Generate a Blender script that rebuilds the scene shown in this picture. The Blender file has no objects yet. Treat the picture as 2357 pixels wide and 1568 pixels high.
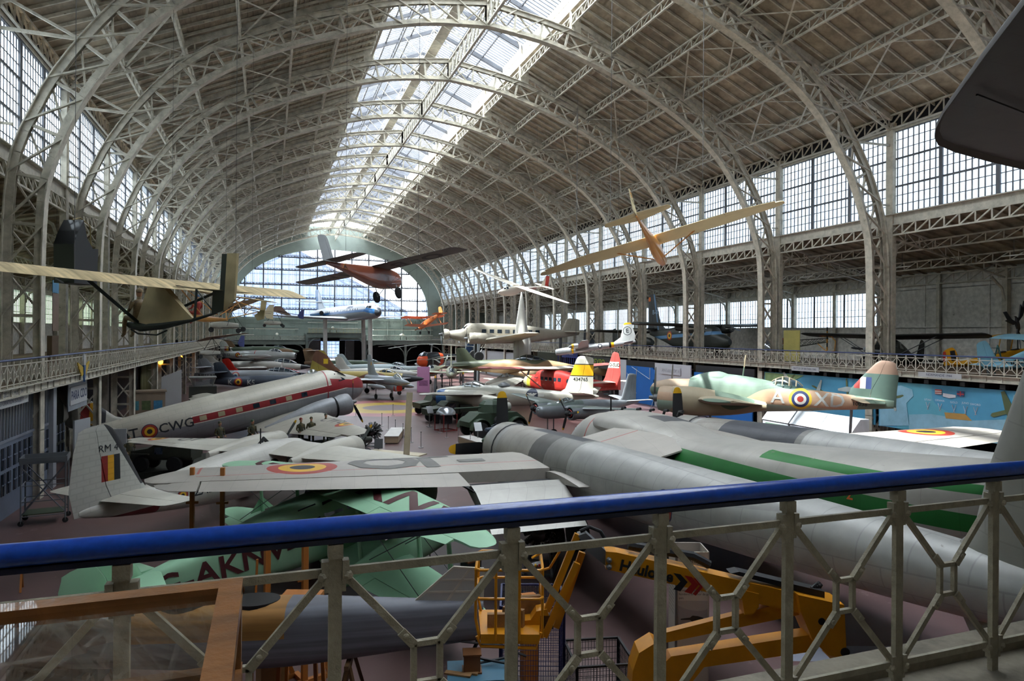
import bpy, math, random
from math import sin, cos, tan, pi, radians, sqrt, atan2, exp
from mathutils import Vector, Matrix
random.seed(7)
C = bpy.context.scene
COL = C.collection
# ---------------------------------------------------------------- camera, sky, sun, exposure
EYE = 7.3                       # eye height over the hall floor
def camera():
    cd = bpy.data.cameras.new('camera'); co = bpy.data.objects.new('camera', cd); COL.objects.link(co)
    yaw = math.atan(557.5/1560); roll = .0065
    fw = Vector((sin(yaw), cos(yaw), 0)); rt = Vector((cos(yaw), -sin(yaw), 0)); up = rt.cross(fw)
    r2 = rt*cos(roll)+up*sin(roll); u2 = up*cos(roll)-rt*sin(roll)
    m = Matrix((r2, u2, -fw)).transposed().to_4x4(); m.translation = (0, 0, EYE)
    co.matrix_world = m
    cd.sensor_width = 36; cd.lens = 1560/2357*36; cd.shift_y = -13.4/2357; cd.clip_end = 900; cd.clip_start = .05
    C.camera = co
camera()
w = bpy.data.worlds.new('sky'); C.world = w; w.use_nodes = True
bg = w.node_tree.nodes['Background']; bg.inputs[0].default_value = (.93, .965, 1, 1); bg.inputs[1].default_value = 5.2
sd = bpy.data.lights.new('sun', 'SUN'); sun = bpy.data.objects.new('sun', sd); COL.objects.link(sun)
sd.energy = 40; sd.angle = radians(1.2); sd.color = (1, .93, .82)
sun.rotation_euler = Vector((.46, .05, -.89)).to_track_quat('-Z', 'Y').to_euler()
def portal(name, loc, rot, sx, sy):
    d = bpy.data.lights.new(name, 'AREA'); d.shape = 'RECTANGLE'; d.size = sx; d.size_y = sy; d.energy = 1
    d.cycles.is_portal = True
    o = bpy.data.objects.new(name, d); COL.objects.link(o); o.location = loc; o.rotation_euler = rot
portal('skylight_portal', (14.35, 76, EYE+29.3), (0, 0, 0), 15, 176)
portal('left_window_portal', (-11.9, 76, EYE+11.2), (0, radians(-90), 0), 5.8, 176)
portal('right_window_portal', (40.6, 76, EYE+11.2), (0, radians(90), 0), 5.8, 176)
portal('far_window_portal', (14.35, 165.6, EYE+11), (radians(-90), 0, 0), 46, 18)
C.view_settings.view_transform = 'Standard'; C.view_settings.look = 'None'
C.view_settings.exposure = 0.72; C.view_settings.gamma = 1; C.view_settings.use_curve_mapping = False
C.cycles.max_bounces = 7; C.cycles.diffuse_bounces = 4; C.cycles.glossy_bounces = 3; C.cycles.transmission_bounces = 4
C.cycles.transparent_max_bounces = 10; C.cycles.caustics_reflective = False; C.cycles.caustics_refractive = False
C.cycles.sample_clamp_indirect = 6

# ---------------------------------------------------------------- materials
MATS = {}
def srgb(c):
    if isinstance(c, str):
        c = tuple(int(c[i:i+2], 16)/255 for i in (0, 2, 4))
    return tuple((x/12.92 if x <= .04045 else ((x+.055)/1.055)**2.4) for x in c[:3]) + (1,)
def mat(name, col, rough=.55, metal=0., noise=.18, nscale=1.2, bump=0., regions=(), panel=0., pscale=1., dirt=None, emit=0, coat=0., plank=None):
    if name in MATS: return MATS[name]
    m = bpy.data.materials.new(name); m.use_nodes = True; nt = m.node_tree; N = nt.nodes; L = nt.links
    b = N['Principled BSDF']; b.inputs['Roughness'].default_value = rough; b.inputs['Metallic'].default_value = metal
    if coat: b.inputs['Coat Weight'].default_value = coat
    tc = N.new('ShaderNodeTexCoord'); base = srgb(col)
    sep = None
    def new(t, **k):
        n = N.new(t)
        for a, v in k.items(): setattr(n, a, v)
        return n
    def mth(op, a, bb=None, cc=None):
        n = new('ShaderNodeMath', operation=op)
        for i, v in enumerate((a, bb, cc)):
            if v is None: continue
            if isinstance(v, (int, float)): n.inputs[i].default_value = v
            else: L.new(v, n.inputs[i])
        return n.outputs[0]
    def mix(fac, a, bb, mode='MIX'):
        n = new('ShaderNodeMix', data_type='RGBA', blend_type=mode)
        for s, v in ((0, fac), (6, a), (7, bb)):
            if isinstance(v, (int, float)): n.inputs[s].default_value = v
            elif isinstance(v, tuple): n.inputs[s].default_value = v
            else: L.new(v, n.inputs[s])
        return n.outputs[2]
    cur = base
    if regions:
        sp = new('ShaderNodeSeparateXYZ'); L.new(tc.outputs['Object'], sp.inputs[0]); X, Y, Z = sp.outputs
        ax = {'x': X, 'y': Y, 'z': Z, 'ay': mth('ABSOLUTE', Y)}
        for r in regions:
            kind, col2, spec = r[0], r[1], r[2:]
            f = None
            def AND(g):
                nonlocal f
                f = g if f is None else mth('MULTIPLY', f, g)
            if kind == 'box':          # dict axis -> (lo, hi)
                for a, (lo, hi) in spec[0].items():
                    if lo is not None: AND(mth('GREATER_THAN', ax[a], lo))
                    if hi is not None: AND(mth('LESS_THAN', ax[a], hi))
            elif kind == 'slab':       # a*x+b*y+c*z in lo..hi
                (a, bb, cc), lo, hi = spec[0], spec[1], spec[2]
                s = mth('MULTIPLY', X, a); s = mth('MULTIPLY_ADD', Y, bb, s); s = mth('MULTIPLY_ADD', Z, cc, s)
                AND(mth('GREATER_THAN', s, lo)); AND(mth('LESS_THAN', s, hi))
                if len(spec) > 3:
                    for a, (lo, hi) in spec[3].items():
                        if lo is not None: AND(mth('GREATER_THAN', ax[a], lo))
                        if hi is not None: AND(mth('LESS_THAN', ax[a], hi))
            elif kind == 'disc':       # axes, centre, rx, ry, extra box
                (a1, a2), (c1, c2), rx, ry = spec[0], spec[1], spec[2], spec[3]
                d1 = mth('DIVIDE', mth('SUBTRACT', ax[a1], c1), rx); d2 = mth('DIVIDE', mth('SUBTRACT', ax[a2], c2), ry)
                AND(mth('LESS_THAN', mth('ADD', mth('MULTIPLY', d1, d1), mth('MULTIPLY', d2, d2)), 1.))
                if len(spec) > 4:
                    for a, (lo, hi) in spec[4].items():
                        if lo is not None: AND(mth('GREATER_THAN', ax[a], lo))
                        if hi is not None: AND(mth('LESS_THAN', ax[a], hi))
            elif kind == 'camo':       # noise patches, scale, threshold
                nn = new('ShaderNodeTexNoise'); nn.inputs['Scale'].default_value = spec[0]; nn.inputs['Detail'].default_value = .6
                mp = new('ShaderNodeMapping'); mp.inputs['Location'].default_value = (spec[2] if len(spec) > 2 else 0, 0, 0)
                L.new(tc.outputs['Object'], mp.inputs[0]); L.new(mp.outputs[0], nn.inputs['Vector'])
                AND(mth('GREATER_THAN', nn.outputs['Fac'], spec[1]))
                if len(spec) > 3:
                    for a, (lo, hi) in spec[3].items():
                        if lo is not None: AND(mth('GREATER_THAN', ax[a], lo))
                        if hi is not None: AND(mth('LESS_THAN', ax[a], hi))
            cur = mix(f, cur, srgb(col2))
    if panel:
        br = new('ShaderNodeTexBrick'); br.inputs['Scale'].default_value = 1; br.inputs['Mortar Size'].default_value = .012/pscale if pscale else .01
        br.inputs['Brick Width'].default_value = 1.1*pscale; br.inputs['Row Height'].default_value = .5*pscale
        br.inputs['Color1'].default_value = (1, 1, 1, 1); br.inputs['Color2'].default_value = (1-panel*.25,)*3+(1,); br.inputs['Mortar'].default_value = (1-panel,)*3+(1,)
        br.inputs['Mortar Smooth'].default_value = .3
        sp2 = new('ShaderNodeSeparateXYZ'); L.new(tc.outputs['Object'], sp2.inputs[0])
        cb = new('ShaderNodeCombineXYZ'); L.new(sp2.outputs[0], cb.inputs[0]); L.new(mth('ADD', sp2.outputs[1], sp2.outputs[2]), cb.inputs[1])
        L.new(cb.outputs[0], br.inputs['Vector'])
        cur = mix(1., cur, br.outputs['Color'], 'MULTIPLY')
    if plank:                          # board joints: axis spacing
        wv = new('ShaderNodeTexNoise'); wv.inputs['Scale'].default_value = 1; wv.inputs['Detail'].default_value = 2
        mp = new('ShaderNodeMapping'); mp.inputs['Scale'].default_value = plank; L.new(tc.outputs['Object'], mp.inputs[0]); L.new(mp.outputs[0], wv.inputs['Vector'])
        rmp = new('ShaderNodeMapRange'); rmp.inputs[1].default_value = .3; rmp.inputs[2].default_value = .7; rmp.inputs[3].default_value = .6; rmp.inputs[4].default_value = 1.25
        L.new(wv.outputs['Fac'], rmp.inputs[0]); cur = mix(1., cur, rmp.outputs[0], 'MULTIPLY')
    if noise:
        nz = new('ShaderNodeTexNoise'); nz.inputs['Scale'].default_value = nscale; nz.inputs['Detail'].default_value = 6; nz.inputs['Roughness'].default_value = .62
        L.new(tc.outputs['Object'], nz.inputs['Vector'])
        rm = new('ShaderNodeMapRange'); rm.inputs[1].default_value = .3; rm.inputs[2].default_value = .7; rm.inputs[3].default_value = 1-noise; rm.inputs[4].default_value = 1+noise*.6
        L.new(nz.outputs['Fac'], rm.inputs[0])
        cur = mix(1., cur, rm.outputs[0], 'MULTIPLY')
        if dirt:
            n2 = new('ShaderNodeTexNoise'); n2.inputs['Scale'].default_value = dirt[1]; n2.inputs['Detail'].default_value = 8; n2.inputs['Roughness'].default_value = .7
            L.new(tc.outputs['Object'], n2.inputs['Vector'])
            r2 = new('ShaderNodeMapRange'); r2.inputs[1].default_value = dirt[2]; r2.inputs[2].default_value = dirt[2]+.06; L.new(n2.outputs['Fac'], r2.inputs[0])
            cur = mix(r2.outputs[0], cur, srgb(dirt[0]))
        if bump:
            bp = new('ShaderNodeBump'); bp.inputs['Strength'].default_value = bump; bp.inputs['Distance'].default_value = .03; L.new(nz.outputs['Fac'], bp.inputs['Height']); L.new(bp.outputs[0], b.inputs['Normal'])
    if isinstance(cur, tuple): b.inputs['Base Color'].default_value = cur
    else: L.new(cur, b.inputs['Base Color'])
    if emit:
        b.inputs['Emission Strength'].default_value = emit
        if isinstance(cur, tuple): b.inputs['Emission Color'].default_value = cur
        else: L.new(cur, b.inputs['Emission Color'])
    MATS[name] = m; return m
def glassmat(name, tint=(.93, .97, 1), frost=.5, gloss=.08, rough=.05):
    if name in MATS: return MATS[name]
    m = bpy.data.materials.new(name); m.use_nodes = True; nt = m.node_tree; N = nt.nodes; L = nt.links; N.remove(N['Principled BSDF'])
    out = N['Material Output']
    t = N.new('ShaderNodeBsdfTransparent'); t.inputs[0].default_value = tint+(1,)
    s = N.new('ShaderNodeBsdfTranslucent'); s.inputs[0].default_value = tuple(x*.95 for x in tint)+(1,)
    g = N.new('ShaderNodeBsdfGlossy'); g.inputs['Roughness'].default_value = rough
    a = N.new('ShaderNodeMixShader'); c = N.new('ShaderNodeMixShader')
    if frost:
        tc = N.new('ShaderNodeTexCoord'); nz = N.new('ShaderNodeTexNoise'); nz.inputs['Scale'].default_value = .6; nz.inputs['Detail'].default_value = 5
        L.new(tc.outputs['Object'], nz.inputs['Vector']); mr = N.new('ShaderNodeMapRange'); mr.inputs[1].default_value = .35; mr.inputs[2].default_value = .65
        mr.inputs[3].default_value = frost*.75; mr.inputs[4].default_value = min(1, frost*1.25); L.new(nz.outputs['Fac'], mr.inputs[0]); L.new(mr.outputs[0], a.inputs[0])
    else: a.inputs[0].default_value = 0
    L.new(t.outputs[0], a.inputs[1]); L.new(s.outputs[0], a.inputs[2])
    c.inputs[0].default_value = gloss; L.new(a.outputs[0], c.inputs[1]); L.new(g.outputs[0], c.inputs[2]); L.new(c.outputs[0], out.inputs[0])
    MATS[name] = m; return m

# ---------------------------------------------------------------- mesh helpers
def V(*a): return Vector(a)
class G:
    """collects shapes and links them as one mesh object"""
    def __init__(s): s.v = []; s.f = []; s.m = []; s.k = 0
    def mi(s, k): s.k = k; return s
    def add(s, vs, fs):
        o = len(s.v); s.v += [tuple(x) for x in vs]
        for f in fs: s.f.append(tuple(i+o for i in f)); s.m.append(s.k)
        return s
    def box(s, c, d, M=None):
        x, y, z = d[0]/2, d[1]/2, d[2]/2
        vs = [V(i*x, j*y, k*z) for i in (-1, 1) for j in (-1, 1) for k in (-1, 1)]
        if M: vs = [M @ q for q in vs]
        c = V(*c)
        return s.add([q+c for q in vs], [(0, 1, 3, 2), (4, 6, 7, 5), (0, 4, 5, 1), (2, 3, 7, 6), (0, 2, 6, 4), (1, 5, 7, 3)])
    def bar(s, a, b, w=.1, h=None, up=(0, 0, 1)):
        a, b = V(*a), V(*b); h = h or w; d = (b-a)
        if d.length < 1e-6: return s
        d.normalize(); u = V(*up)
        if abs(d.dot(u)) > .97: u = V(0, 1, 0) if abs(d.y) < .9 else V(1, 0, 0)
        r = d.cross(u).normalized(); u = r.cross(d)
        vs = [p+r*i*w/2+u*j*h/2 for p in (a, b) for i, j in ((-1, -1), (1, -1), (1, 1), (-1, 1))]
        return s.add(vs, [(3, 2, 1, 0), (4, 5, 6, 7), (0, 1, 5, 4), (1, 2, 6, 5), (2, 3, 7, 6), (3, 0, 4, 7)])
    def rings(s, R, cap=True, closed=False):
        n = len(R[0]); o = len(s.v); s.v += [tuple(p) for r in R for p in r]
        m = len(R)
        for i in range(m if closed else m-1):
            a, b = o+i*n, o+((i+1) % m)*n
            for j in range(n):
                k = (j+1) % n; s.f.append((a+j, a+k, b+k, b+j)); s.m.append(s.k)
        if cap and not closed:
            s.f.append(tuple(o+j for j in reversed(range(n)))); s.m.append(s.k)
            s.f.append(tuple(o+(m-1)*n+j for j in range(n))); s.m.append(s.k)
        return s
    def tube(s, pts, r=.05, n=8, cap=True):
        P = [V(*p) for p in pts]; R = []
        rr = r if isinstance(r, (list, tuple)) else [r]*len(P)
        pu = None
        for i, p in enumerate(P):
            d = ((P[min(i+1, len(P)-1)]-P[max(i-1, 0)])).normalized()
            if pu is None: pu = V(0, 0, 1) if abs(d.z) < .9 else V(1, 0, 0)
            a = d.cross(pu).normalized(); pu = a.cross(d).normalized()
            R.append([p+(a*cos(2*pi*k/n)+pu*sin(2*pi*k/n))*rr[i] for k in range(n)])
        return s.rings(R, cap)
    def lathe(s, prof, n=20, M=None, cap=True):   # prof: (axial x, radius) around local x
        R = []
        for x, r in prof:
            q = [V(x, r*cos(2*pi*k/n), r*sin(2*pi*k/n)) for k in range(n)]
            R.append([M @ t for t in q] if M else q)
        return s.rings(R, cap)
    def prism(s, poly, h0, h1, f):                # poly 2D, f(u,v,h)->3D
        n = len(poly); A = [f(u, v, h0) for u, v in poly]; B = [f(u, v, h1) for u, v in poly]
        return s.add(A+B, [tuple(range(n-1, -1, -1)), tuple(range(n, 2*n))]+[(i, (i+1) % n, n+(i+1) % n, n+i) for i in range(n)])
    def mesh(s, name):
        me = bpy.data.meshes.new(name); me.from_pydata(s.v, [], s.f); return me
    def build(s, name, mats, parent=None, smooth=True, ang=34, loc=None):
        me = s.mesh(name)
        mats = mats if isinstance(mats, (list, tuple)) else [mats]
        for m in mats: me.materials.append(m)
        if len(mats) > 1: me.polygons.foreach_set('material_index', s.m)
        me.validate(); me.update()
        import bmesh
        bm = bmesh.new(); bm.from_mesh(me); bmesh.ops.recalc_face_normals(bm, faces=bm.faces); bm.to_mesh(me); bm.free()
        if smooth:
            me.shade_smooth(); me.set_sharp_from_angle(angle=radians(ang))
        o = bpy.data.objects.new(name, me); COL.objects.link(o)
        if parent: o.parent = parent
        if loc: o.location = loc
        return o
def Mx(loc=(0, 0, 0), rx=0, ry=0, rz=0, s=1):
    return Matrix.Translation(V(*loc)) @ Matrix.Rotation(radians(rz), 4, 'Z') @ Matrix.Rotation(radians(ry), 4, 'Y') @ Matrix.Rotation(radians(rx), 4, 'X') @ Matrix.Scale(s, 4)
def AX(loc, d, roll=0):        # matrix whose local x points along d
    d = V(*d).normalized(); q = d.to_track_quat('X', 'Z'); return Matrix.Translation(V(*loc)) @ q.to_matrix().to_4x4() @ Matrix.Rotation(roll, 4, 'X')
def thing(name, label, cat, loc=(0, 0, 0), hdg=0, pitch=0, roll=0, scale=1, group=None):
    o = bpy.data.objects.new(name, None); COL.objects.link(o); o.empty_display_size = .3
    o.matrix_world = Matrix.Translation(V(*loc)) @ Matrix.Rotation(radians(hdg), 4, 'Z') @ Matrix.Rotation(radians(-pitch), 4, 'Y') @ Matrix.Rotation(radians(roll), 4, 'X') @ Matrix.Scale(scale, 4)
    return tag(o, label, cat, group)
def tag(o, label, cat, group=None, kind=None):
    o['label'] = label; o['category'] = cat
    if group: o['group'] = group
    if kind: o['kind'] = kind
    return o
def struct(o, label=None):
    o['kind'] = 'structure'
    if label: o['label'] = label
    return o
def dup(root, M=None, label=None):
    r = root.copy(); COL.objects.link(r)
    if M is not None: r.matrix_world = M
    if label: r['label'] = label
    for ch in list(root.children):
        c = ch.copy(); COL.objects.link(c); c.parent = r
        for g in ch.children:
            d = g.copy(); COL.objects.link(d); d.parent = c
    return r
def catmull(P, sub):
    out = []
    n = len(P)
    for i in range(n-1):
        p0, p1, p2, p3 = P[max(i-1, 0)], P[i], P[i+1], P[min(i+2, n-1)]
        for k in range(sub):
            t = k/sub
            out.append(tuple(.5*((2*b)+(-a+c)*t+(2*a-5*b+4*c-d)*t*t+(-a+3*b-3*c+d)*t**3) for a, b, c, d in zip(p0, p1, p2, p3)))
    out.append(tuple(P[-1])); return out
def lettering(text, size, M, material, parent=None, conform=None, name='lettering', bold=0., align='CENTER', stretch=1., lift=.012, sub=0):
    cu = bpy.data.curves.new('t', 'FONT'); cu.body = text; cu.size = size; cu.align_x = align; cu.align_y = 'CENTER'; cu.offset = bold*size; cu.resolution_u = 2
    ob = bpy.data.objects.new('t', cu); me = bpy.data.meshes.new_from_object(ob); bpy.data.objects.remove(ob); bpy.data.curves.remove(cu)
    if sub:
        import bmesh
        bm = bmesh.new(); bm.from_mesh(me)
        for _ in range(6):
            es = [e for e in bm.edges if e.calc_length() > sub]
            if not es: break
            bmesh.ops.subdivide_edges(bm, edges=es, cuts=1); bmesh.ops.triangulate(bm, faces=bm.faces)
        bm.to_mesh(me); bm.free()
    for v in me.vertices:
        p = M @ V(v.co.x*stretch, v.co.y, 0)
        if conform: p = conform(p)
        else: p = p + (M.to_3x3() @ V(0, 0, 1)).normalized()*lift
        v.co = p
    me.name = name; me.materials.clear(); me.materials.append(material)
    o = bpy.data.objects.new(name, me); COL.objects.link(o)
    if parent: o.parent = parent
    return o
# ---------------------------------------------------------------- the hall
NC = 14.35; B = 10.8; Y0 = 34.96           # nave centre line, bay length, first arch seen
def hp(d, z, s): return (NC+s*d, EYE+z)
STEEL = mat('painted_steel', 'b9b3a3', rough=.6, noise=.35, nscale=2.2, dirt=('7a7060', 5., .62), bump=.3)
STEEL2 = mat('pale_painted_steel', 'b7b2a4', rough=.55, noise=.3, nscale=3, dirt=('6b5d4c', 9., .63), bump=.3)
TIMBER = mat('roof_boards', '9c8f7b', rough=.85, noise=.4, nscale=1.5, plank=(.5, .35, .5))
GREENISH = mat('far_wall_paint', '8f9a92', rough=.7, noise=.12, nscale=.6)
BRICK = mat('whitewashed_brick', 'c9c6be', rough=.9, noise=.3, nscale=3, dirt=('5a4a42', 1.6, .66), bump=.4)
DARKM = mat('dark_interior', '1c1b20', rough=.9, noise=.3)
DECKM = mat('gallery_deck', '6c5a48', rough=.8, noise=.3, plank=(2, .2, 1))
FROST = glassmat('wired_glass', (.27, .335, .41), frost=1.22)
FROST2 = glassmat('skylight_glass', (.78, .88, 1), frost=.5)
BARM = mat('glazing_bar', '5e6066', rough=.5, metal=.2, noise=.2)
# floor
fm = mat('painted_floor', '604a48', rough=.42, noise=.22, nscale=.35, dirt=('7d6a68', .9, .62),
         regions=[('camo', '5f4543', .12, .56, 3.0), ('camo', '82312f', .35, .5, 9., {'x': (7, 34), 'y': (-10, 10.5)}), ('slab', '8c8f9c', (.35, 1, 0), 16.1, 16.9, {'x': (11, 20)}),
                  ('disc', '9a5a60', ('x', 'y'), (11.2, 67.3), 7.4, 7.4), ('disc', 'b0942f', ('x', 'y'), (11.2, 67.3), 5.0, 5.0), ('disc', '77696a', ('x', 'y'), (11.2, 67.3), 2.6, 2.6)])
g = G().box((NC, 76, -.15), (76, 188, .3)); o = g.build('floor', fm, smooth=False); struct(o)
# arch
INN = [(23.75, -7.3), (23.75, -3), (23.75, 1.5), (23.72, 4), (23.6, 6.2), (23.3, 7.5), (22.8, 8.9), (22.1, 10.5), (21.1, 12.1), (19.95, 13.65), (18.65, 15.0), (17.1, 16.2), (15.4, 17.25), (13.5, 18.2), (11.6, 19.0), (9.7, 19.72), (7.2, 20.55), (4.2, 21.3), (0, 21.75)]
OUT = [(25.2, -7.3), (25.2, -3), (25.2, 1.5), (25.2, 4), (25.1, 6.2), (24.85, 7.95), (24.2, 9.7), (23.5, 11.25), (22.4, 13.05), (21.15, 14.75), (19.7, 16.25), (18.0, 17.6), (16.1, 18.72), (14.1, 19.7), (12.2, 20.55), (9.7, 21.42), (6.9, 22.35), (4.2, 22.95), (0, 23.55)]
def densify(P, step):
    Q = catmull(P, 12); L = [0]
    for a, b in zip(Q, Q[1:]): L.append(L[-1]+math.dist(a, b))
    n = round(L[-1]/step); out = []; j = 0
    for i in range(n+1):
        t = L[-1]*i/n
        while j < len(L)-2 and L[j+1] < t: j += 1
        u = (t-L[j])/max(1e-9, L[j+1]-L[j]); out.append(tuple(a+(b-a)*u for a, b in zip(Q[j], Q[j+1])))
    return out
DI = densify(INN, 1.0)
def outer_at(i):
    p = DI[i]; n = V(0, 0)
    a, b = DI[max(i-1, 0)], DI[min(i+1, len(DI)-1)]
    t = Vector((b[0]-a[0], b[1]-a[1])).normalized(); nrm = Vector((t.y, -t.x))
    if nrm.x < 0 and p[1] < 10: nrm = -nrm
    if nrm.y < 0 and p[1] > 12: nrm = -nrm
    best = None
    for q in DO:
        r = Vector((q[0]-p[0], q[1]-p[1])); k = abs(r.cross(nrm))+.02*r.length
        if r.dot(nrm) > 0 and (best is None or k < best[0]): best = (k, q)
    return best[1]
DO = densify(OUT, .1)
def arch():
    g = G()
    for s in (-1, 1):
        for P, nrm in ((DI, -1), (densify(OUT, 1.0), 1)):
            for a, b in zip(P, P[1:]):
                A, Bq = V(NC+s*a[0], 0, EYE+a[1]), V(NC+s*b[0], 0, EYE+b[1])
                t = (Bq-A).normalized(); up = V(-t.z, 0, t.x)
                g.bar(A-t*.02, Bq+t*.02, .56, .05, up)                 # flange
                off = up*(.16 if (up.x*s*nrm < 0) else -.16)
                if a[1] > 15: off = up*(.16 if (up.z*nrm < 0) else -.16)
                for w in (-.13, .13): g.bar(A+off+V(0, w, 0), Bq+off+V(0, w, 0), .035, .32, up)
        st = 2
        idx = list(range(0, len(DI), st))
        if idx[-1] != len(DI)-1: idx[-1] = len(DI)-1
        nod = [(DI[i], outer_at(i)) for i in idx]; nod[-1] = (DI[-1], OUT[-1])
        for q, ((a, b), (c, d)) in enumerate(zip(nod, nod[1:])):
            f = lambda p, w: (NC+s*p[0], w, EYE+p[1])
            g.bar(f(a, 0), f(b, 0), .13, .2, (0, 1, 0))
            g.bar(f(a, .16), f(d, .16), .07, .17, (0, 1, 0)); g.bar(f(b, -.16), f(c, -.16), .07, .17, (0, 1, 0))
        g.bar(f(nod[-1][0], 0), f(nod[-1][1], 0), .22, .4, (0, 1, 0))
        # straight rafter under the boards, with struts from the arch
        g.bar((NC+s*25.6, 0, EYE+14.95), (NC+s*6.55, 0, EYE+23.3), .22, .34)
        g.bar((NC+s*25.6, 0, EYE+14.1), (NC+s*6.55, 0, EYE+22.45), .12, .12)
        for k in range(14):
            d0 = 25.6-k*19.05/14; d1 = 25.6-(k+1)*19.05/14; z0 = 15.0+(25.6-d0)*.4383; z1 = 15.0+(25.6-d1)*.4383
            g.bar((NC+s*d0, 0, EYE+z0-.8), (NC+s*d1, 0, EYE+z1-.1), .07, .07); g.bar((NC+s*d1, 0, EYE+z1-.8), (NC+s*d1, 0, EYE+z1-.1), .07, .07)
        # wall post
        g.box((NC+s*25.62, 0, EYE+3.6), (.34, .55, 22.0))
        g.bar((NC+s*24.9, 0, EYE+9), (NC+s*25.6, 0, EYE+9), .1, .1); g.bar((NC+s*22.4, 0, EYE+13.05), (NC+s*25.5, 0, EYE+13.1), .1, .14)
        g.bar((NC+s*22.4, 0, EYE+13.05), (NC+s*25.5, 0, EYE+14.6), .12, .12)
        # lantern post, curved
        g.tube([(NC+s*5.9, 0, EYE+26.4), (NC+s*6.35, 0, EYE+26.0), (NC+s*6.5, 0, EYE+25.2), (NC+s*6.5, 0, EYE+22.6)], .14, 6)
        g.box((NC+s*6.9, 0, EYE+23.3), (.7, .25, 1.9))
    return g
am = arch()
first = am.build('roof_arch', STEEL, smooth=False); struct(first, 'riveted lattice steel arch spanning the hall')
ys = [Y0+B*k for k in range(-4, 12)]
first.location = (0, ys[0], 0)
for y in ys[1:]:
    o = first.copy(); COL.objects.link(o); o.location = (0, y, 0)
# roof boards (two slopes), rafters, purlins, lantern
YA, YB = -10, 165
for s, nm in ((-1, 'ceiling'), (1, 'ceiling_right')):
    g = G(); n = 64
    for i in range(n):
        d0 = 26.1-i*19.5/n; d1 = 26.1-(i+1)*19.5/n; z0 = 15.2+(25.6-d0)*.4383; z1 = 15.2+(25.6-d1)*.4383
        g.box((NC+s*(d0+d1)/2, (YA+YB)/2, EYE+(z0+z1)/2+.12), (abs(d0-d1)/cos(.413)*1.08, YB-YA, .035), Matrix.Rotation(-s*(-.413)+s*.13, 4, 'Y') if True else None)
    g.bar((NC+s*26.6, (YA+YB)/2, EYE+15.1), (NC+s*6.4, (YA+YB)/2, EYE+23.95), YB-YA, .05)
    struct(g.build(nm, TIMBER, smooth=False))
    g = G()
    for k in range(int((YB-YA)/1.2)):
        y = YA+1.2*k
        g.bar((NC+s*26, y, EYE+14.98), (NC+s*6.6, y, EYE+23.5), .09, .16)
    struct(g.build('rafters', STEEL, smooth=False), 'row of rafters under the boards')
def lattice(g, a, b, n, h, up=(0, 0, 1), c=.1, w=.06):
    a, b, u = V(*a), V(*b), V(*up)
    g.bar(a, b, c*1.4, c, up); g.bar(a-u*h, b-u*h, c*1.4, c, up)
    for k in range(n):
        p, q = a.lerp(b, k/n), a.lerp(b, (k+1)/n)
        g.bar(p, p-u*h, w, w, (1, .3, 0))
        if k < n/2: g.bar(p, q-u*h, w, w)
        else: g.bar(p-u*h, q, w, w)
for s in (-1, 1):
    for d in (22.6, 19.4, 16.2, 13.0, 9.8):
        g = G(); z = 15.0+(25.6-d)*.4383
        lattice(g, (NC+s*d, YA, EYE+z), (NC+s*d, YB, EYE+z), 140, .62)
        o = struct(g.build('purlin', STEEL, smooth=False), 'lattice purlin running along the roof')
    # bracing crosses between purlins
    g = G()
    for k in range(-4, 12):
        for d in (22.6, 16.2):
            for da, db in ((d, d-3.2), (d-3.2, d)):
                for h in (0, 1):
                    z = lambda q: EYE+14.4+(25.6-q)*.4383
                    y = Y0+B*k+h*B/2
                    g.bar((NC+s*da, y, z(da)), (NC+s*db, y+B/2, z(db)), .1, .05)
    struct(g.build('roof_bracing', STEEL, smooth=False), 'wind bracing crosses under the roof')
# lantern sides and glazing
for s in (-1, 1):
    g = G()
    g.box((NC+s*6.7, (YA+YB)/2, EYE+25.4), (.12, YB-YA, .7)); g.box((NC+s*6.7, (YA+YB)/2, EYE+23.75), (.12, YB-YA, .35))
    for k in range(int((YB-YA)/.9)): g.box((NC+s*6.7, YA+.9*k, EYE+24.5), (.08, .07, 1.6))
    lattice(g, (NC+s*6.55, YA, EYE+23.6), (NC+s*6.55, YB, EYE+23.6), 175, .7)
    struct(g.build('skylight_curb', STEEL2, smooth=False), 'upstand along the skylight')
    g = G()
    g.add([(NC+s*6.7, YA, EYE+23.9), (NC+s*6.7, YB, EYE+23.9), (NC+s*6.7, YB, EYE+25.1), (NC+s*6.7, YA, EYE+25.1)], [(0, 1, 2, 3)])
    g.add([(NC+s*6.9, YA, EYE+25.7), (NC+s*6.9, YB, EYE+25.7), (NC, YB, EYE+28.7), (NC, YA, EYE+28.7)], [(0, 1, 2, 3)])
    struct(g.build('window_skylight', FROST2, smooth=False))
    g = G()
    for k in range(int((YB-YA)/.45)+1):
        y = YA+.45*k; g.bar((NC+s*6.9, y, EYE+25.66), (NC, y, EYE+28.66), .10, .14)
    for d in (6.8, 4.6, 2.3): g.bar((NC+s*d, YA, EYE+28.5-d*.435), (NC+s*d, YB, EYE+28.5-d*.435), .12, .16)
    for k in range(-4, 12):
        for h in (0, 1):
            y = Y0+B*k+h*B/2; g.bar((NC+s*6.8, y, EYE+25.4), (NC, y, EYE+28.3), .16, .3)
    for d in (3.4,): lattice(g, (NC+s*d, YA, EYE+27), (NC+s*d, YB, EYE+27), 175, .5, c=.08, w=.04)
    struct(g.build('skylight_glazing_bars', BARM, smooth=False), 'glazing bars and trusses of the skylight')
g = G(); lattice(g, (NC, YA, EYE+23.4), (NC, YB, EYE+23.4), 150, 1.5, c=.14, w=.09)
g.box((NC-1.3, (YA+YB)/2, EYE+24.3), (.9, YB-YA, .06))
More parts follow.
